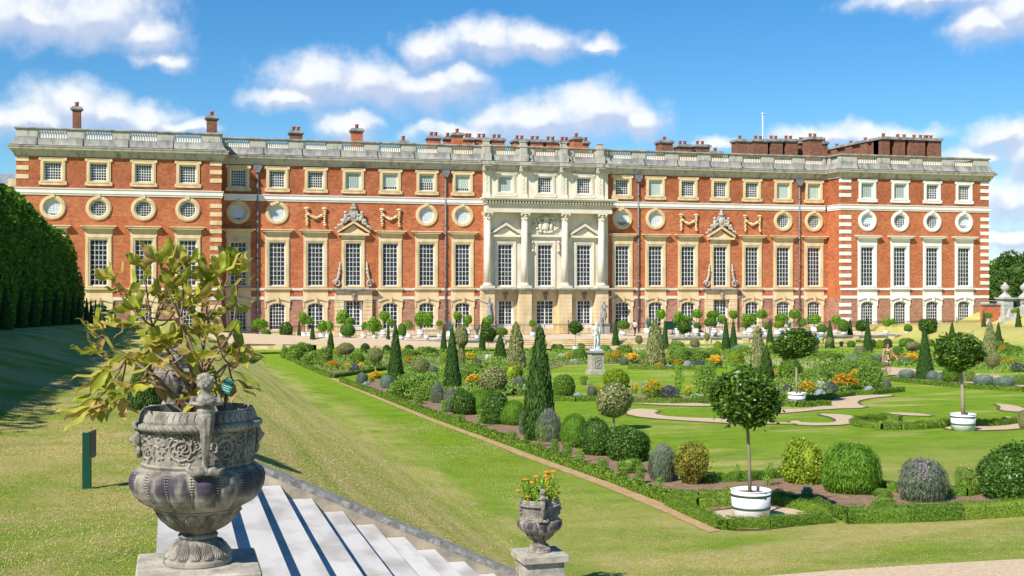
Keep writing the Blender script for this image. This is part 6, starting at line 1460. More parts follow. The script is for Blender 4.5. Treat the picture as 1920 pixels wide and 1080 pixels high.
# plant label in the urn, flowers in the second urn
lb = empty('plant_label', (U1.x, U1.y, U1.z + .65)); q = D(426, 725, 5.50); mb = MB(); mb.tube([D(419, 768, 5.5), q], .005, 6); mb.build('stick', M['iron'], lb)
M['green_paint'] = mat('dark_green_paint', (.006,.055,.032), .4); M['teal'] = mat('label_green', (.01,.16,.13), .3)
mb = MB(); mb.box(-.023, .023, -.004, .004, -.033, .033); p_ = mb.build('plate', M['teal'], lb); p_.location = q; p_.rotation_euler = (R(-25), R(20), R(-12))
mb = MB()
for k in range(5): mb.box(-.018, .018 - .006 * (k % 2), -.0055, -.0042, .018 - k * .010, .021 - k * .010)
t_ = mb.build('lettering', mat('pale_print', (.5,.55,.5), .5), p_); settle(lb)
p_.matrix_parent_inverse = Matrix.Translation(-Vector(lb.location)); tag(lb, 'small green plant label on a thin stick in the foreground urn', 'label')
fl = empty('marigold_plant', (U2.x, U2.y, U2.z + .655)); g2 = []
PM['marigold', 0] = quads_mesh('foliage', [(leaf_data(*(lambda n: (lambda a, r, z: (np.stack([r*np.cos(a), r*np.sin(a), z], 1), np.stack([np.cos(a), np.sin(a), .5+0*a], 1)))(rng.uniform(0, 6.283, n), .26*np.sqrt(rng.random(n)), rng.uniform(0, .30, n)))(900), .055, .022, .7, .8), LM_['citrus'])])
link_mesh('foliage', PM['marigold', 0], None, fl)
for x, y, z in [(-.30,0,.17),(-.18,.05,.30),(-.12,-.06,.28),(-.19,-.1,.10),(.02,.05,.24),(.06,-.08,.36),(.10,0,.40),(.13,.05,.36),(.20,.02,.40),(.07,-.12,.19),(.12,-.1,.16),(.24,0,.20),(.28,.05,.10),(.17,.1,.22),(-.02,.1,.33)]:
    mb = MB()
    for k in range(18):
        a = k * 2.4; r = .034 * math.sqrt(k / 18); mb.ball((x + r*math.cos(a), y + r*math.sin(a), z + .012 * math.cos(r * 40)), (.012, .012, .008), 5, 4)
    mb.tube([(x * .5, y * .5, 0), (x, y, z - .01)], .004, 5); mb.build('flower_head', LM_['marigold'], fl)
tag(fl, 'leafy marigolds with bright orange heads in the urn at the foot of the steps', 'flowers')
# sign post on the terrace lawn
g = G(163, 917); sp_ = empty('sign_post', g, R(-12)); mb = MB(); mb.box(-.045, .045, -.02, .02, 0, .60); mb.build('post', M['green_paint'], sp_, bevel=.004)
mb = MB(); mb.box(.05, .062, -.13, .13, .33, .62); mb.box(.045, .05, -.05, .05, .42, .50); b_ = mb.build('board', M['green_paint'], sp_); mb = MB(); mb.box(.0622, .065, -.11, .11, .36, .59); mb.build('panel', M['iron'], b_)
tag(sp_, 'short dark green post with a small board, on the grass left of the urn', 'sign')
plant('thuja_cone', 273, 767, 66, 118, 'small dark conifer bush behind the foreground urn', group='small conifers on the terrace')
g = G(208, 612); k = mpp(g); mb = MB(); mb.lathe([(.28,0),(.3,.1),(.12,.2),(.1,.3),(.3,.5),(.36,.8),(.30,.95),(.42,1.05),(.40,1.1),(.2,1.08)], 20); o = mb.build('dark_vase', M['figure_stone'], None, g); tag(o, 'dark stone vase on the shaded terrace before the left wing', 'vase')

# ---------------------------------------------------------------- tall hornbeam hedge with yew cones
def tall_hedge():
    s0, s1, p0, p1 = -12.6, -7.3, 15.0, 104.0; zt = 9.8; root = empty('hornbeam_bower', (-10, 60, 2.8))
    n = 46000; p = p0 + (p1 - p0) * rng.random(n) ** .75; a = rng.uniform(0, 1, n); C = np.zeros((n, 3)); N_ = np.zeros((n, 3))
    def sec(t, p_):
        """outline of the cross section from the garden side foot over the top; t in 0..1"""
        zg = u_z(p_) - .1; H = 7.45; hw = (s1 - s0) / 2; mid = (s0 + s1) / 2
        if t < .45: f = t / .45; return (s1 + .25 * math.sin(f * 3), zg + f * H * .5), (1, 0, .1)
        f = (t - .45) / .55; an = f * math.pi * .5 + 0; x = mid + hw * math.cos(an) ** .9; z = zg + H * .5 + H * .5 * math.sin(an) ** .9; return (x, z), (math.cos(an), 0, math.sin(an))
    for i in range(n):
        (x, z), nn = sec(a[i], p[i]); C[i] = (x, p[i], z); N_[i] = nn
    lump = noise3(C, .16, 4) * .35 + noise3(C, .5, 5) * .15; C += N_ * (lump + rng.uniform(-.25, .12, n))[:, None]
    # the far end face
    m_ = 9000; q = rng.random((m_, 2)); E_ = np.stack([s0 + (s1 - s0) * q[:, 0], p1 + .2 + rng.uniform(-.3, .1, m_), 2.2 + (zt - 2.2) * q[:, 1] * np.sqrt(np.clip(1 - ((q[:, 0] - .5) * 1.7) ** 4, 0, 1))], 1)
    V, Fc = [], []; ps = np.linspace(p0, p1 - .4, 30); ts = np.linspace(0, 1, 12)
    for pp in ps:
        for t in ts: (x, z), nn = sec(t, pp); V.append((x - nn[0] * .35, pp, z - nn[2] * .35))
        V.append((s0, pp, u_z(pp) + 5)); V.append((s0, pp, u_z(pp) - .2))
    m2 = 14
    for j in range(29):
        for i in range(m2 - 1): Fc.append((j*m2+i, j*m2+i+1, (j+1)*m2+i+1, (j+1)*m2+i))
    Fc.append(tuple(range(m2))); Fc.append(tuple(29*m2 + i for i in range(m2 - 1, -1, -1)))
    me = quads_mesh('foliage', [(leaf_data(C, N_, .26, .17, .8), LM_['hedgerow']), (leaf_data(E_, np.tile([[.3, 1., .2]], (m_, 1)), .24, .16, .8), LM_['hedgerow'])], core=(V, Fc, LM_['hedgerow']))
    link_mesh('foliage', me, None, root)
    mb = MB(); p = 19
    while p < 103: mb.tube([(s1 + .05, p, u_z(p) - .3), (s1 - .1, p, u_z(p) + 1.6)], .07, 6); p += 2.6
    mb.build('trunk', M['bark'], root); settle(root); tag(root, 'very tall clipped hornbeam hedge with a rounded top on the shaded left side', 'hedge')
tall_hedge()
for i, (u, vb, vt, w) in enumerate([(11,617,533,25),(41,617,539,23),(64,615.5,537,21),(86,613,541,18),(106,612,544,19),(123,610.5,547,15),(138,610,549,13),(148,609.5,552,11),(162.5,608,559,12),(170.5,607.5,561,9),(179,607,562,8),(186,606.5,564,7),(193,606,568,8)]):
    a = math.atan((u - 960) / F) + TH; s_ = -6.1 + .0 * i; p = min(119, s_ / math.tan(a)); g = Vector((s_, p, ground(s_, p)))
    plant('yew_cone', u, vb, w * 1.05, vb - vt, ['yew cone nearest the left edge of the picture, before the tall hedge','second yew cone along the tall hedge','third yew cone along the tall hedge','fourth yew cone along the tall hedge','fifth yew cone along the tall hedge, broader than its neighbours','sixth yew cone along the tall hedge','seventh yew cone along the tall hedge','eighth yew cone, at the end of the tall hedge','first slim yew cone standing clear of the hedge end','second slim yew cone clear of the hedge','third slim yew cone clear of the hedge','fourth slim yew cone clear of the hedge','last slim yew cone, closest to the palace'][i], var=i % 3, group='yew cones along the tall hedge', at=g)
# ---------------------------------------------------------------- right side: trees, wall, gate piers
def tree(x, y, zg, zt, w, mk, label, n=9000, L_=.42, clumps=26, seed=1, sub=None):
    root = empty(sub or 'broad_tree', (x, y, zg)); H = zt - zg; r = np.random.default_rng(seed); Cs, Ns = [], []
    for k in range(clumps):
        a = r.uniform(0, 6.283); q = math.sqrt(r.random()) * .38 * w; z = H * (.32 + .58 * r.random() * (1 - .55 * (q / (.38 * w)) ** 2)); c = np.array([q * math.cos(a), q * math.sin(a), z]); rad = w * r.uniform(.13, .22); m_ = n // clumps
        v = r.normal(0, 1, (m_, 3)); v /= np.linalg.norm(v, axis=1, keepdims=True); Cs.append(c + v * rad * np.array([1, 1, .75]) * (r.uniform(.7, 1.08, m_)[:, None])); Ns.append(v)
    C = np.concatenate(Cs); N_ = np.concatenate(Ns); cp = [(.01, H * .25), (w * .20, H * .3), (w * .26, H * .45), (w * .20, H * .62), (w * .08, H * .7), (.01, H * .72)]
    link_mesh('crown', quads_mesh('crown', [(leaf_data(C, N_, L_, L_ * .65, .8), LM_[mk])], core=(*core_lathe(cp, 14, .15), LM_[mk])), None, root)
    mb = MB(); mb.tube([(0, 0, -.3), (.1, 0, H * .2), (0, .1, H * .45)], [w * .045, w * .035, w * .02], 10)
    for k in range(5): a = k * 1.26; mb.tube([(0, 0, H * .22), (w * .2 * math.cos(a), w * .2 * math.sin(a), H * .5)], [w * .02, w * .008], 6)
    mb.build('trunk', M['bark'], root); tag(root, label, 'tree', 'trees beyond the right end of the palace')
for u, p, vt, wpx, mk, lab, sd in [(1862,172,474,92,'hedgerow','rounded lighter green tree just right of the palace end',1),(1912,158,456,110,'oak','big dark broad tree at the right edge',2),(1975,150,452,140,'oak','dark tree mostly beyond the right edge',3),(1880,150,520,70,'oak','lower dark tree behind the first gate pier',4),(1935,190,470,130,'hedgerow','far tree filling the gap behind the dark trees',6)]:
    x = SX(u, p); k = depth(x, p) / F; tree(x, p, 1.2, CAMZ + (540 - vt) * k, wpx * k, mk, lab, seed=sd, n=12000, clumps=34)
PW = 119.5
wl = empty('brick_garden_wall', (SX(1850, PW), PW, 1.5)); xa, xb = SX(1842, PW), SX(1877, PW); mb = MB(); mb.box(xa, xb, PW, PW + .4, -.5, 3.0); mb.build('wall', M['brick'], wl); mb = MB(); mb.box(xa - .1, xb, PW - .12, PW + .52, 3.003, 3.2); mb.build('coping', M['grey_stone'], wl); settle(wl); tag(wl, 'low orange brick wall joining the palace corner to the gate pier', 'wall')
M['pier'] = mat('pale_grey_limestone', (.44,.42,.39), .9, (.56,.54,.50), 1.5, bump=.3, bscale=12, col3=(.26,.25,.24), scale3=2, amt3=.5)
for u, lab in ((1884.5, 'left stone gate pier with an urn finial, beside the brick wall'), (1921, 'right stone gate pier with an urn finial, at the edge of the picture')):
    x = SX(u, PW); k = depth(x, PW) / F; zz = lambda v: CAMZ + (540 - v) * k; z0 = .5; r_ = empty('gate_pier', (x, PW, z0)); w = 10.2 * k; mb = MB()
    z = z0
    while z < zz(564) - .1: z1 = min(z + .5, zz(562.5)); mb.box(x - w, x + w, PW - w, PW + w, z, z1 - .03); mb.box(x - w + .03, x + w - .03, PW - w + .03, PW + w - .03, z1 - .03, z1); z = z1
    mb.build('shaft', M['pier'], r_); mb = MB(); zc = zz(562.5)
    mb.box(x - w * 1.18, x + w * 1.18, PW - w * 1.18, PW + w * 1.18, zc, zc + .14); mb.box(x - w * 1.36, x + w * 1.36, PW - w * 1.36, PW + w * 1.36, zc + .14, zc + .28); mb.lathe([(w * 1.2, .28), (w * 1.05, .4), (w * .7, .62), (w * .35, .78)], 20, (x, PW, zc)); mb.build('cap', M['pier'], r_)
    mb = MB(); mb.lathe([(.18, .78), (.24, .84), (.14, .92), (.16, 1.0), (.42, 1.2), (.50, 1.42), (.44, 1.5), (.52, 1.55), (.36, 1.68), (.12, 1.85), (.16, 1.92), (.02, 2.02)], 20, (x, PW, zc)); mb.build('finial', M['pier'], r_); settle(r_); tag(r_, lab, 'gate pier', 'gate piers')
gt = empty('gate', (SX(1900, PW), PW, 1.6)); mb = MB(); xa, xb = SX(1892, PW), SX(1914, PW); z0, z1 = 1.2, 3.5; mb.box(xa, xb, PW - .03, PW + .03, z0, z1)
mb.build('panel', M['green_paint'], gt); mb = MB(); x = xa
while x < xb: mb.box(x - .02, x + .02, PW - .07, PW - .031, z0, z1 + .3); x += .28
mb.build('bar', M['green_paint'], gt); settle(gt); tag(gt, 'dark green gate between the two stone piers', 'gate')
mb = MB(); xa, xb = SX(1874, PW - 2), SX(1935, PW - 2); mb.prism([(xa, 1.0), (xb, 1.0), (xb, 3.1), (xb - 3, 2.6), (xa + 1, 1.75), (xa, 1.65)], PW - 2.2, PW - 1.8); o = mb.build('ramp_wall', M['pier'], None); tag(o, 'low pale sloping stone wall at the foot of the gate piers', 'wall')
for (x, yv, lab) in ((1853, 603, 'stone planter with a palm by the brick wall'), (1904, 594, 'white vase with a yellow leaved plant before the gate')):
    p = PW - 3.2; xx = SX(x, p); k = depth(xx, p) / F; zb = CAMZ - (yv - 540) * k; zg = ground(xx, 113.9); r_ = empty('planter', (xx, p, zg)); h0 = max(.02, zb - zg); mb = MB()
    mb.box(-.28, .28, -.28, .28, -.1, h0); mb.lathe([(.18, h0), (.2, h0 + .06), (.1, h0 + .12), (.28, h0 + .3), (.32, h0 + .5), (.26, h0 + .5)], 18); mb.build('vase', M['pier'], r_)
    c = link_mesh('foliage', PM['herb_bush' if x < 1880 else 'lime_ball', 0], None, r_, (0, 0, h0 + .42)); c.scale = (.85, .85, .55); tag(r_, lab, 'planter', 'planters by the gate')
# far left wing seen above the hedge
lw = empty('brick_wing', (-30, 152, 0)); xa, xb = SX(-120, 152), SX(31, 152); k = depth(xb, 152) / F; zt = CAMZ + (540 - 350) * k; mb = MB(); mb.box(xa, xb, 152, 162, 0, zt); mb.build('wall', M['brick_top'], lw)
mb = MB(); mb.box(xa, xb + .1, 151.8, 162.1, zt, zt + .3); x = xb
while x > xa: mb.box(x - .9, x, 151.85, 152.3, zt + .3, zt + .9); x -= 1.8
mb.build('battlement', M['stone'], lw); mb = MB(); mb.prism([(152.8, zt + .3), (157, zt + 1.9), (161.5, zt + .3)], xa + .5, xb - .5, axis='x'); mb.build('roof', M['lead'], lw)
for x in (xb - 2, xb - 5.2, xb - 8.4):
    mb = MB(); mb.box(x - .7, x + .7, 151.88, 151.99, zt - 3.2, zt - 1.2); mb.build('window', M['stone'], lw)
settle(lw); tag(lw, 'older brick wing with a battlement, seen above the tall hedge at the left edge', 'building')
# ================================================================ figures
SKIN = mat('skin', (.52,.30,.21), .55, (.58,.35,.25), 8)
def cap(mb, a, ra, b, rb, n=10):
    mb.ball(a, ra, n, 8); mb.ball(b, rb, n, 8); mb.tube([a, b], [ra, rb], n)
def hand(mb, wr, dr, s, side):
    """palm, four unequal curled fingers and a thumb from the side of the palm"""
    d = (Vector(dr)).normalized(); sd = d.cross(Vector((0, 1, 0)));
    if sd.length < .2: sd = d.cross(Vector((1, 0, 0)))
    sd.normalize(); up = sd.cross(d); w = Vector(wr)
    cap(mb, w, .024*s, w + d*.05*s, .034*s, 8); mb.ball(w + d*.06*s, .036*s, 8, 6)
    for i, (o, L_) in enumerate(((-.03, .070), (-.010, .082), (.011, .076), (.031, .058))):
        k = w + d*.085*s + sd*o*s; m_ = k + (d*.85 + up*.3).normalized()*L_*.5*s; e = m_ + (d*.5 + up*.7).normalized()*L_*.5*s
        mb.tube([k - d*.02*s, k, m_, e], [.0105*s, .0105*s, .0095*s, .0075*s], 6)
    k = w + d*.03*s - sd*.030*s*side; mb.tube([k, k - sd*.03*s*side + d*.03*s, k - sd*.032*s*side + d*.062*s + up*.01], [.013*s, .011*s, .009*s], 6)
def body_mb(J, s=1.0, g='f', hands=True):
    mb = MB(); V_ = {k: Vector(v) * s for k, v in J.items()}; hw = .165 if g == 'f' else .185; 
    cap(mb, V_['hip'] + Vector((.05*s, 0, 0)), .115*s, V_['hip'] - Vector((.05*s, 0, 0)), .115*s); cap(mb, V_['hip'], .12*s, V_['waist'], .105*s if g == 'f' else .125*s); cap(mb, V_['waist'], .105*s, V_['chest'], .13*s if g == 'f' else .15*s)
    mid = (V_['shl'] + V_['shr']) / 2; cap(mb, V_['shl'], .058*s, V_['shr'], .058*s); cap(mb, V_['chest'], .125*s, mid, .07*s); cap(mb, mid, .052*s, V_['head'] - Vector((0, 0, .07*s)), .046*s)
    h = V_['head']; f = V_['face'].normalized(); mb.ball(h, (.078*s, .092*s, .112*s), 14, 12); mb.ball(h + f*.03*s - Vector((0, 0, .05*s)), (.055*s, .06*s, .062*s)); mb.ball(h + f*.098*s - Vector((0, 0, .012*s)), (.013*s, .018*s, .022*s), 8, 6)
    sd = f.cross(Vector((0, 0, 1)))
    for q in (-1, 1): mb.ball(h + sd*q*.078*s - Vector((0, 0, .01*s)), (.014*s, .02*s, .03*s), 6, 6); mb.ball(h + f*.083*s + sd*q*.03*s + Vector((0, 0, .035*s)), (.022*s, .014*s, .008*s), 6, 5)
    mb.ball(h + f*.088*s - Vector((0, 0, .055*s)), (.024*s, .014*s, .010*s), 8, 6)
    for a in 'lr':
        cap(mb, V_['sh'+a], .052*s, V_['el'+a], .040*s); cap(mb, V_['el'+a], .040*s, V_['wr'+a], .026*s)
        if hands: hand(mb, V_['wr'+a], V_['wr'+a] - V_['el'+a], s, 1 if a == 'l' else -1)
        hp = V_['hip'] + Vector((.085*s*(1 if a == 'l' else -1), 0, -.03*s)); cap(mb, hp, .092*s, V_['kn'+a], .056*s); cap(mb, V_['kn'+a], .056*s, V_['kn'+a].lerp(V_['an'+a], .35), .056*s); cap(mb, V_['kn'+a].lerp(V_['an'+a], .35), .056*s, V_['an'+a], .034*s)
        an, to = V_['an'+a], V_['to'+a]; cap(mb, an - Vector((0, 0, .045*s)), .034*s, an.lerp(to, .75) - Vector((0, 0, .02*s)), .036*s); cap(mb, an.lerp(to, .7) - Vector((0, 0, .02*s)), .034*s, to, .022*s)
    return mb
BASE = dict(hip=(0,0,.93), waist=(0,0,1.08), chest=(0,0,1.28), shl=(.175,0,1.43), shr=(-.175,0,1.43), head=(0,-.01,1.63), face=(0,-1,0), ell=(.24,0,1.15), elr=(-.24,0,1.15), wrl=(.26,-.06,.90), wrr=(-.26,-.06,.90), knl=(.09,-.02,.50), knr=(-.09,-.02,.50), anl=(.09,.02,.09), anr=(-.09,.02,.09), tol=(.10,-.14,.03), tor=(-.10,-.14,.03))
def person(g, k_h, label, J, rz=0, clothes=(), skin=SKIN, vox=.012, sex='f', name='person', cat='person'):
    s = k_h / 1.74; root = empty(name, g, rz); b = body_mb(J, s, sex).build('body', skin, root); remesh(b, vox * s); 
    for nm, mt, fn in clothes:
        mb = MB(); fn(mb, {k: Vector(v) * s for k, v in J.items()}, s); o = mb.build(nm, mt, root); remesh(o, (vox + .004) * s if nm not in ('sunglasses',) else .004)
    tag(root, label, cat); return root
def legs_c(r0, r1, low=1.0):
    def f(mb, V_, s):
        cap(mb, V_['hip'] + Vector((.05*s,0,0)), .135*s, V_['hip'] - Vector((.05*s,0,0)), .135*s)
        for a in 'lr':
            hp = V_['hip'] + Vector((.085*s*(1 if a == 'l' else -1), 0, -.03*s)); kn, an = V_['kn'+a], V_['an'+a]
            if low <= .5: cap(mb, hp, .112*s, hp.lerp(kn, low * 2), .095*s)
            else: cap(mb, hp, .108*s, kn, r0*s); cap(mb, kn, r0*s, kn.lerp(an, (low - .5) * 2), r1*s)
    return f
def top_c(sl=.5, r=.02):
    def f(mb, V_, s):
        mid = (V_['shl'] + V_['shr']) / 2; cap(mb, V_['hip'] + Vector((0,0,.05*s)), .14*s, V_['waist'], .13*s); cap(mb, V_['waist'], .13*s, V_['chest'], .155*s); cap(mb, V_['chest'], .15*s, mid - Vector((0,0,.02*s)), .085*s); cap(mb, V_['shl'], .073*s, V_['shr'], .073*s)
        for a in 'lr':
            cap(mb, V_['sh'+a], .070*s, V_['sh'+a].lerp(V_['el'+a], min(1, sl * 2)), .062*s)
            if sl > .5: cap(mb, V_['el'+a], .058*s, V_['el'+a].lerp(V_['wr'+a], (sl - .5) * 2), .045*s)
    return f
def hair_c(long=0.0, curly=False):
    def f(mb, V_, s):
        h, fc = V_['head'], V_['face'].normalized(); mb.ball(h - fc*.018*s + Vector((0,0,.028*s)), (.092*s, .100*s, .105*s)); mb.ball(h - fc*.05*s - Vector((0,0,.02*s)), (.08*s, .07*s, .10*s))
        sd = fc.cross(Vector((0,0,1)))
        if long:
            rr = random.Random(2)
            for q in (-1, 1):
                for k in range(8):
                    t = k / 7; c = h + sd*q*(.085 + .05*t)*s - fc*(.02 + .03*t)*s - Vector((0,0,(.02 + long*t)*s)); mb.ball(c + Vector((rr.uniform(-.02,.02)*s, 0, 0)), (.048*s*(1.05 if k % 2 else .85), .05*s, .055*s), 8, 6)
            for k in range(7): mb.ball(h - fc*.09*s - Vector((0,0,(.0 + long*k/7)*s)), (.12*s, .05*s, .07*s), 8, 6)
    return f
def shoes_c(mb, V_, s):
    for a in 'lr': an, to = V_['an'+a], V_['to'+a]; cap(mb, an - Vector((0,0,.05*s)), .042*s, to.lerp(an, .3) - Vector((0,0,.012*s)), .042*s); cap(mb, to.lerp(an, .3) - Vector((0,0,.01*s)), .040*s, to, .030*s)
HB = mat('brown_hair', (.085,.045,.025), .6, (.14,.08,.045), 20); HK = mat('black_hair', (.015,.013,.012), .5); BLK = mat('black_cloth', (.018,.018,.022), .8); WHT = mat('white_cloth', (.72,.70,.68), .8); BLU = mat('blue_cloth', (.03,.12,.50), .8); PNK = mat('pink_cloth', (.75,.08,.22), .8); LBL = mat('light_blue_cloth', (.15,.36,.62), .8); ORG = mat('coral_cloth', (.62,.20,.10), .8); NVY = mat('navy_cloth', (.02,.02,.05), .8)
DRS = mat('patterned_dress', (.02,.02,.02), .8, (.55,.50,.16), 16, lo=.52, hi=.54, detail=1, col3=(.42,.10,.10), scale3=11, amt3=.9, lo3=.62, hi3=.64)
J = dict(BASE, wrl=(.47,-.08,.98), ell=(.33,.02,1.20), hip=(0,0,.94), knl=(.07,-.10,.52), anl=(.06,-.10,.11), tol=(.07,-.26,.05), knr=(-.07,-.02,.50), anr=(-.08,.16,.14), tor=(-.08,.02,.04), wrr=(-.25,.02,.88), head=(0,-.02,1.63))
def dress(mb, V_, s):
    mid = (V_['shl'] + V_['shr']) / 2; cap(mb, V_['waist'], .125*s, V_['chest'], .145*s); cap(mb, V_['chest'] + Vector((.05*s,0,0)), .12*s, V_['chest'] - Vector((.05*s,0,0)), .12*s); mb.lathe([(.0, 1.14*s), (.13*s, 1.13*s), (.155*s, .98*s), (.20*s, .80*s), (.235*s, .63*s), (.0, .62*s)], 20)
    for a in 'lr': mb.tube([V_['chest'] + Vector((.08*s*(1 if a == 'l' else -1), -.10*s, .08*s)), V_['sh'+a]*.7 + mid*.3 + Vector((0, -.02*s, .05*s)), V_['chest'] + Vector((.08*s*(1 if a == 'l' else -1), .10*s, .08*s))], .016*s, 6)
def glasses(mb, V_, s):
    h, f = V_['head'], V_['face'].normalized(); sd = f.cross(Vector((0,0,1)))
    for q in (-1, 1): mb.ball(h + f*.100*s + sd*q*.034*s + Vector((0,0,.012*s)), (.030*s, .010*s, .024*s), 10, 8); mb.tube([h + f*.095*s + sd*q*.06*s + Vector((0,0,.018*s)), h + sd*q*.086*s + Vector((0,0,.018*s))], .006*s, 5)
    mb.tube([h + f*.108*s + sd*.03*s + Vector((0,0,.015*s)), h + f*.108*s - sd*.03*s + Vector((0,0,.015*s))], .006*s, 5)
g = G(1664, 706); W_ = person(g, 61.5 * mpp(g), 'woman with long curly brown hair in a short patterned dress, walking on the garden path', J, R(-8), [('dress', DRS, dress), ('hair', HB, hair_c(.34)), ('sunglasses', BLK, glasses), ('shoes', BLK, shoes_c)])
J = dict(BASE, face=(.9,-.4,0), ell=(.22,-.12,1.17), wrl=(.16,-.32,1.10), anl=(.06,.10,.10), anr=(-.06,-.12,.09), tor=(.06,-.20,.03), tol=(.20,.04,.03), knl=(.10,.0,.5), knr=(-.02,-.12,.5))
def pack(off, dz=0, r=(.15,.11,.22)):
    def f(mb, V_, s): c = V_['chest'] + Vector(off) * s - Vector((0,0,.06*s)); mb.ball(c, tuple(q*s for q in r)); mb.ball(c - Vector((0,0,.12*s)), (r[0]*.95*s, r[1]*s, r[2]*.6*s))
    return f
g = G0(1190, 629.5); person(g, 1.62, 'man in a white shirt and dark trousers with a black backpack, standing at the railing', J, R(10), [('shirt', WHT, top_c(.35)), ('trousers', NVY, legs_c(.075,.06)), ('backpack', BLK, pack((-.18,.06,0))), ('hair', HK, hair_c()), ('shoes', BLK, shoes_c)], sex='m')
J = dict(BASE, hip=(.12,0,.92), waist=(.06,-.03,1.06), chest=(-.06,-.10,1.22), shl=(.08,-.14,1.36), shr=(-.24,-.12,1.34), head=(-.20,-.22,1.50), face=(-.5,-.8,-.3), ell=(.16,-.34,1.15), wrl=(.05,-.48,1.02), elr=(-.34,-.28,1.12), wrr=(-.30,-.46,1.0), knl=(.16,-.08,.48), anl=(.20,.08,.10), tol=(.16,-.10,.03), knr=(.02,-.12,.5), anr=(-.02,-.02,.09), tor=(-.08,-.20,.03))
g = G(1529, 664); person(g, 44 * mpp(g), 'person with dark hair and blue top bending forward behind the middle tub tree', J, 0, [('top', LBL, top_c(.3)), ('shorts', ORG, legs_c(.08,.07,.45)), ('backpack', BLU, pack((.16,.10,.05), r=(.17,.15,.28))), ('hair', HK, hair_c()), ('shoes', WHT, shoes_c)], sex='m')
J = dict(BASE, face=(.8,-.5,0), ell=(.18,-.20,1.18), wrl=(.34,-.30,1.02), elr=(-.10,-.24,1.18), wrr=(.12,-.42,1.02))
g = G0(1301, 629.5); person(g, 1.60, 'woman in a pink sun hat and light blue top pushing a pushchair', J, R(20), [('top', LBL, top_c(.3)), ('trousers', mat('pink_trousers', (.62,.32,.34), .8), legs_c(.075,.06)), ('sun_hat', PNK, lambda mb, V_, s: (mb.ball(V_['head'] + Vector((0,0,.05*s)), (.11*s,.12*s,.10*s)), mb.lathe([(.0,.02*s),(.2*s,.0),(.2*s,.02*s),(.0,.05*s)], 16, tuple(V_['head'] + Vector((0,0,.05*s)))))), ('shoes', WHT, shoes_c)])
J = dict(BASE, face=(-.3,-.9,0), ell=(.22,-.06,1.15), wrl=(.12,-.22,1.05))
g = G0(1326.5, 628.5); person(g, 1.45, 'child in a bright blue top and white trousers beside the pushchair', J, 0, [('top', BLU, top_c(.4)), ('trousers', WHT, legs_c(.07,.055)), ('hair', HK, hair_c()), ('shoes', WHT, shoes_c)])
p = PW - 1.0; x = SX(1919, p); k = depth(x, p) / F; g = Vector((x, p, CAMZ - (597 - 540) * k)); person(g, 1.75, 'person in black and white clothes standing at the gate', BASE, 0, [('shirt', WHT, top_c(.4)), ('trousers', BLK, legs_c(.075,.06)), ('hair', HK, hair_c()), ('shoes', BLK, shoes_c)], sex='m')
# pushchair
g = G0(1314, 629.5); pc = empty('pushchair', g, R(15))
mb = MB(); mb.prism([(-.18,.35),(.22,.32),(.30,.42),(-.05,.55),(-.24,.95),(-.32,.92)], -.2, .2); mb.build('seat', BLK, pc, bevel=.02)
mb = MB(); mb.tube([(-.1,-.2,.95),(-.3,-.18,1.05),(-.32,0,1.1),(-.3,.18,1.05),(-.1,.2,.95)], .05, 6); mb.ball((-.16,0,.92), (.24,.22,.16)); mb.build('hood', BLK, pc)
mb = MB()
for y in (-.22, .22): mb.tube([(-.62,y,1.02),(-.35,y,.72),(.32,y,.14)], .014, 6); mb.tube([(-.35,y,.14),(.1,y,.55)], .014, 6)
mb.tube([(-.62,-.22,1.02),(-.62,.22,1.02)], .018, 6); mb.build('frame', M['iron'], pc)
for x, y in ((-.38,-.24),(-.38,.24),(.34,-.24),(.34,.24)):
    mb = MB(); mb.prism([(x + .12*math.cos(a*math.pi/8), .12 + .12*math.sin(a*math.pi/8)) for a in range(16)], y - .02, y + .02); mb.build('wheel', BLK, pc)
tag(pc, 'black pushchair on the forecourt between the pink hatted woman and the child', 'pushchair')
# --- statues
def statue(loc, J, label, m, s, extra, rz=0, sex='m', ped=None):
    root = empty('statue', loc, rz); b = body_mb(J, s, sex).build('figure', m, root); remesh(b, .012 * s)
    for nm, fn in extra: mb = MB(); fn(mb, {k: Vector(v) * s for k, v in J.items()}, s); o = mb.build(nm, m, root); remesh(o, .014 * s)
    tag(root, label, 'statue'); return root
g = G(1117, 702); k = mpp(g); pd = empty('statue_pedestal', g, 0); w = 26.5 * k / 1.05; h = 44 * k; mb = MB()
mb.box(-w*.62, w*.62, -w*.62, w*.62, -.05, .16); mb.box(-w*.56, w*.56, -w*.56, w*.56, .16, .26); mb.build('base', M['pedestal'], pd, bevel=.01)
mb = MB(); mb.box(-w*.47, w*.47, -w*.47, w*.47, .26, h - .16); mb.build('die', M['pedestal'], pd)
mb = MB(); mb.ring([(-w*.27,.38),(w*.27,.38),(w*.27,h-.28),(-w*.27,h-.28)], [(-w*.22,.44),(w*.22,.44),(w*.22,h-.34),(-w*.22,h-.34)], -w*.47 - .03, -w*.47 - .001); rr = random.Random(3)
for q in range(26): mb.ball((rr.uniform(-.16, .16)*w, -w*.47 - .005, rr.uniform(.5, h-.4)), rr.uniform(.02, .05), 6, 5)
mb.build('carved_panel', M['grey_stone'], pd); mb = MB(); mb.box(-w*.52, w*.52, -w*.52, w*.52, h - .159, h - .10); mb.box(-w*.6, w*.6, -w*.6, w*.6, h - .10, h); mb.build('cap', M['grey_stone'], pd, bevel=.01); tag(pd, 'carved stone pedestal of the white statue in the middle of the lawn', 'pedestal')
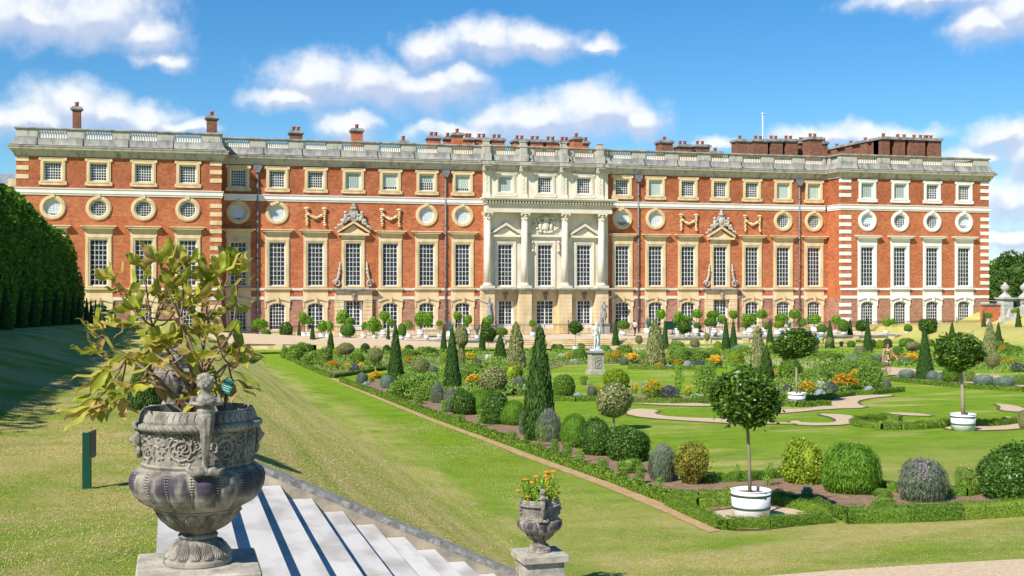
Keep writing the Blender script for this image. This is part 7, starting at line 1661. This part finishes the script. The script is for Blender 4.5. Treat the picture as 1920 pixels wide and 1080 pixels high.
J = dict(BASE, hip=(.03,0,.95), waist=(.01,0,1.09), chest=(-.02,0,1.29), shl=(.16,-.02,1.44), shr=(-.19,0,1.40), head=(.06,-.04,1.62), face=(.5,-.9,-.25), elr=(-.26,.04,1.14), wrr=(-.20,-.02,.90), ell=(.30,-.10,1.22), wrl=(.22,-.22,1.42), knl=(.12,-.10,.50), anl=(.10,.06,.10), tol=(.14,-.10,.04), knr=(-.06,-.02,.50), anr=(-.08,.02,.09), tor=(-.12,-.14,.03))
s_ = 52 * k / 1.74
def drape(mb, V_, s):
    mb.tube([V_['shl'] + Vector((.05*s, .06*s, 0)), V_['ell'] + Vector((0, .08*s, 0)), (.26*s, .12*s, .9*s), (.24*s, .10*s, .5*s), (.22*s, .08*s, .1*s)], [.06*s, .09*s, .11*s, .10*s, .12*s], 10)
    mb.tube([(.10*s, .12*s, .02), (.12*s, .13*s, .6*s), (.10*s, .12*s, .95*s)], [.12*s, .09*s, .05*s], 10)
def sbase(mb, V_, s): mb.box(-.30*s, .36*s, -.28*s, .26*s, -.10*s, .02*s)
statue(g + Vector((0, 0, h + .10 * s_)), J, 'white marble figure of a standing youth on the pedestal in the lawn', M['marble'], s_, [('drapery', drape), ('plinth', sbase), ('hair', hair_c())], R(6))
for u, vb, hp, ped, lab, J, ex in [
 (918, 631, 52, 22, 'grey statue of a helmeted warrior with outstretched arm, left of the centre doors', dict(BASE, elr=(-.42,-.05,1.50), wrr=(-.66,-.10,1.62), ell=(.30,-.02,1.20), wrl=(.24,-.16,1.00), face=(-.6,-.8,0), head=(-.02,-.02,1.64), knl=(.12,-.08,.50), anl=(.16,.06,.09)), 'w'),
 (1133, 633, 46, 20, 'grey lead statue of a robed figure with bent arms, right of the centre doors', dict(BASE, ell=(.26,-.10,1.22), wrl=(.10,-.24,1.38), elr=(-.28,-.06,1.18), wrr=(-.10,-.26,1.20), face=(.4,-.9,.1), hip=(-.03,0,.94), knr=(-.10,-.08,.50)), 'r')]:
    p = 123.8; x = SX(u, p); k = depth(x, p) / F; zb = 1.15; s_ = (hp * k) / 1.9
    pd = empty('statue_pedestal', (x, p, 0)); mb = MB(); mb.box(-.55, .55, -.55, .55, .0, .2); mb.box(-.45, .45, -.45, .45, .2, zb - .12); mb.box(-.55, .55, -.55, .55, zb - .12, zb - .02); mb.build('block', M['pier'], pd); tag(pd, 'stone pedestal of the grey %s statue before the centre' % ('warrior' if ex == 'w' else 'robed'), 'pedestal')
    def cloak(mb, V_, s): mb.tube([V_['chest'] + Vector((.1*s, .12*s, .1*s)), (.16*s, .20*s, .9*s), (.22*s, .24*s, .4*s), (.2*s, .2*s, .05*s)], [.10*s, .16*s, .17*s, .14*s], 10); mb.lathe([(0, .98*s), (.15*s, .97*s), (.19*s, .8*s), (.22*s, .62*s), (0, .62*s)], 16)
    def helm(mb, V_, s): mb.ball(V_['head'] + Vector((0, .01*s, .05*s)), (.10*s, .12*s, .11*s)); mb.tube([V_['head'] + Vector((0, -.10*s, .16*s)), V_['head'] + Vector((0, 0, .24*s)), V_['head'] + Vector((0, .14*s, .16*s)), V_['head'] + Vector((0, .18*s, 0))], [.03*s, .05*s, .045*s, .02*s], 8)
    def robe(mb, V_, s): mb.tube([V_['shl'] + Vector((0, -.02*s, 0)), V_['waist'] + Vector((-.05*s, -.10*s, 0)), V_['hip'] + Vector((-.1*s, 0, 0))], [.08*s, .08*s, .10*s], 8); mb.lathe([(0, 1.0*s), (.16*s, .98*s), (.2*s, .7*s), (.22*s, .45*s), (0, .45*s)], 16); mb.tube([(-.2*s, .1*s, .9*s), (-.2*s, .12*s, .05*s)], [.08*s, .12*s], 8)
    statue(Vector((x, p, zb)), J, lab, M['figure_stone'], s_, [('cloak', cloak), ('helmet', helm)] if ex == 'w' else [('robe', robe), ('hair', hair_c())])
# --- small fittings on the forecourt
for u, lab in ((1044, 'left small yellow sign hung on the railing before the middle door'), (1052.5, 'right small yellow sign hung on the railing before the middle door')):
    x = SX(u, 121.6); k = depth(x, 121.6) / F; mb = MB(); mb.box(x - .17, x + .17, 121.66, 121.70, CAMZ - 80 * k, CAMZ - 75.5 * k); o = mb.build('yellow_sign', mat('yellow_board', (.80,.50,.03), .5), None); tag(o, lab, 'sign')
x = SX(1259, 120.6); mb = MB(); mb.box(-.75, .75, -.3, .3, .55, 1.35); mb.box(-.8, .8, -.35, .35, 1.35, 1.42)
bn = empty('green_bin', (x, 120.6, 0)); mb.build('body', M['green_paint'], bn, bevel=.03)
for a in (-.6, .6): mb = MB(); mb.box(a - .05, a + .05, -.25, .25, 0, .55); mb.build('leg', M['iron'], bn)
tag(bn, 'dark green box on legs against the railing right of the cactus', 'bin')
for u, vb, lab in ((1577.5, 650, 'small black box on the grass beside the yew cones'), (833.5, 660, 'small black box at the foot of the yew cone left of the tallest one')):
    g = G(u, vb); mb = MB(); mb.box(-.14, .14, -.12, .12, .12, .48); o = empty('speaker_box', g); mb.build('body', M['iron'], o, bevel=.01); mb = MB(); mb.box(-.1, .1, -.08, .08, 0, .12); mb.build('foot', M['iron'], o); tag(o, lab, 'box')
# ================================================================ grass blades where the lawn is close
LM_['blade'] = leafm('grass_blade', [(.17,.35,.015),(.29,.46,.022),(.40,.53,.045),(.62,.55,.15),(.22,.40,.02)], .9, .45, spec=.1)
LM_['straw'] = leafm('dry_grass_blade', [(.70,.57,.24),(.78,.66,.33),(.60,.54,.17),(.66,.52,.24)], .9, .4, spec=.1)
def dryness(x, y):
    st = .5 + .5 * np.sin(x * 5.5 + .5 * np.sin(y * .5) + np.sin(x * 13) * .6)
    d = np.where((x > .8) & (x < 5.4), .45 + .5 * st, 0.0); pa = noise3(np.stack([x, y, 0 * x], 1), .16, 3) + .6 * noise3(np.stack([x, y, 0 * x], 1), .5, 8)
    d = np.where(x <= .8, np.clip(.32 + .9 * pa, .02, .95), d); return np.where(x >= 5.4, np.clip(.22 + .8 * pa + .25 * (y < 19), .02, .9), d)
def blades(n, box, keep, h0, h1, label, near=None):
    x = rng.uniform(box[0], box[1], n * 2); y = box[2] + (box[3] - box[2]) * rng.random(n * 2) ** (near or 1.4)
    cl = np.sin(x * 3.1 + np.sin(y * 2.2) * 1.5) * np.cos(y * 2.7 + x) * .5 + .5
    ok = np.array([keep(a, b) for a, b in zip(x, y)]) & (rng.random(n * 2) < .35 + .65 * cl); x, y = x[ok][:n], y[ok][:n]; m = len(x)
    z = np.array([ground(a, b) for a, b in zip(x, y)]); h = rng.uniform(h0, h1, m); C = np.stack([x, y, z + h * .22], 1)
    t = np.stack([rng.normal(0, 1, m), rng.normal(0, 1, m), rng.uniform(.1, .7, m)], 1); t /= np.linalg.norm(t, axis=1, keepdims=True); b = np.cross(t, np.tile([[0, 0, 1.]], (m, 1))); b /= np.linalg.norm(b, axis=1, keepdims=True)
    w = (.0012 + .00022 * y)[:, None]; V = np.stack([C - t * h[:, None] * .5, C - b * w, C + t * h[:, None] * .5, C + b * w], 1).reshape(-1, 3)
    dr = rng.random(m) < dryness(x, y)
    tag(link_mesh('grass', quads_mesh('grass', [(V.reshape(-1, 12)[~dr].reshape(-1, 3), LM_['blade']), (V.reshape(-1, 12)[dr].reshape(-1, 3), LM_['straw'])]), None), label, 'grass', kind='stuff')
blades(190000, (-8, 0, 5, 24), lambda a, b: a < ST_S0 and depth(a, b) > 4 and a > -.62 * b, .018, .038, 'short dry grass of the terrace lawn beside the steps')
blades(120000, (.3, 9.2, 12, 40), lambda a, b: (b > 16.3 or a > 5.4) and a < 8.3 or (a < 16 and b < 17.5 and b > 13 and a > 5.4), .018, .036, 'short grass of the bank and strip below the steps')
blades(50000, (5.4, 22, 14, 22), lambda a, b: b < 17.6 + .12 * (a - 8) and a > 5.4, .018, .034, 'short worn grass before the front hedge')
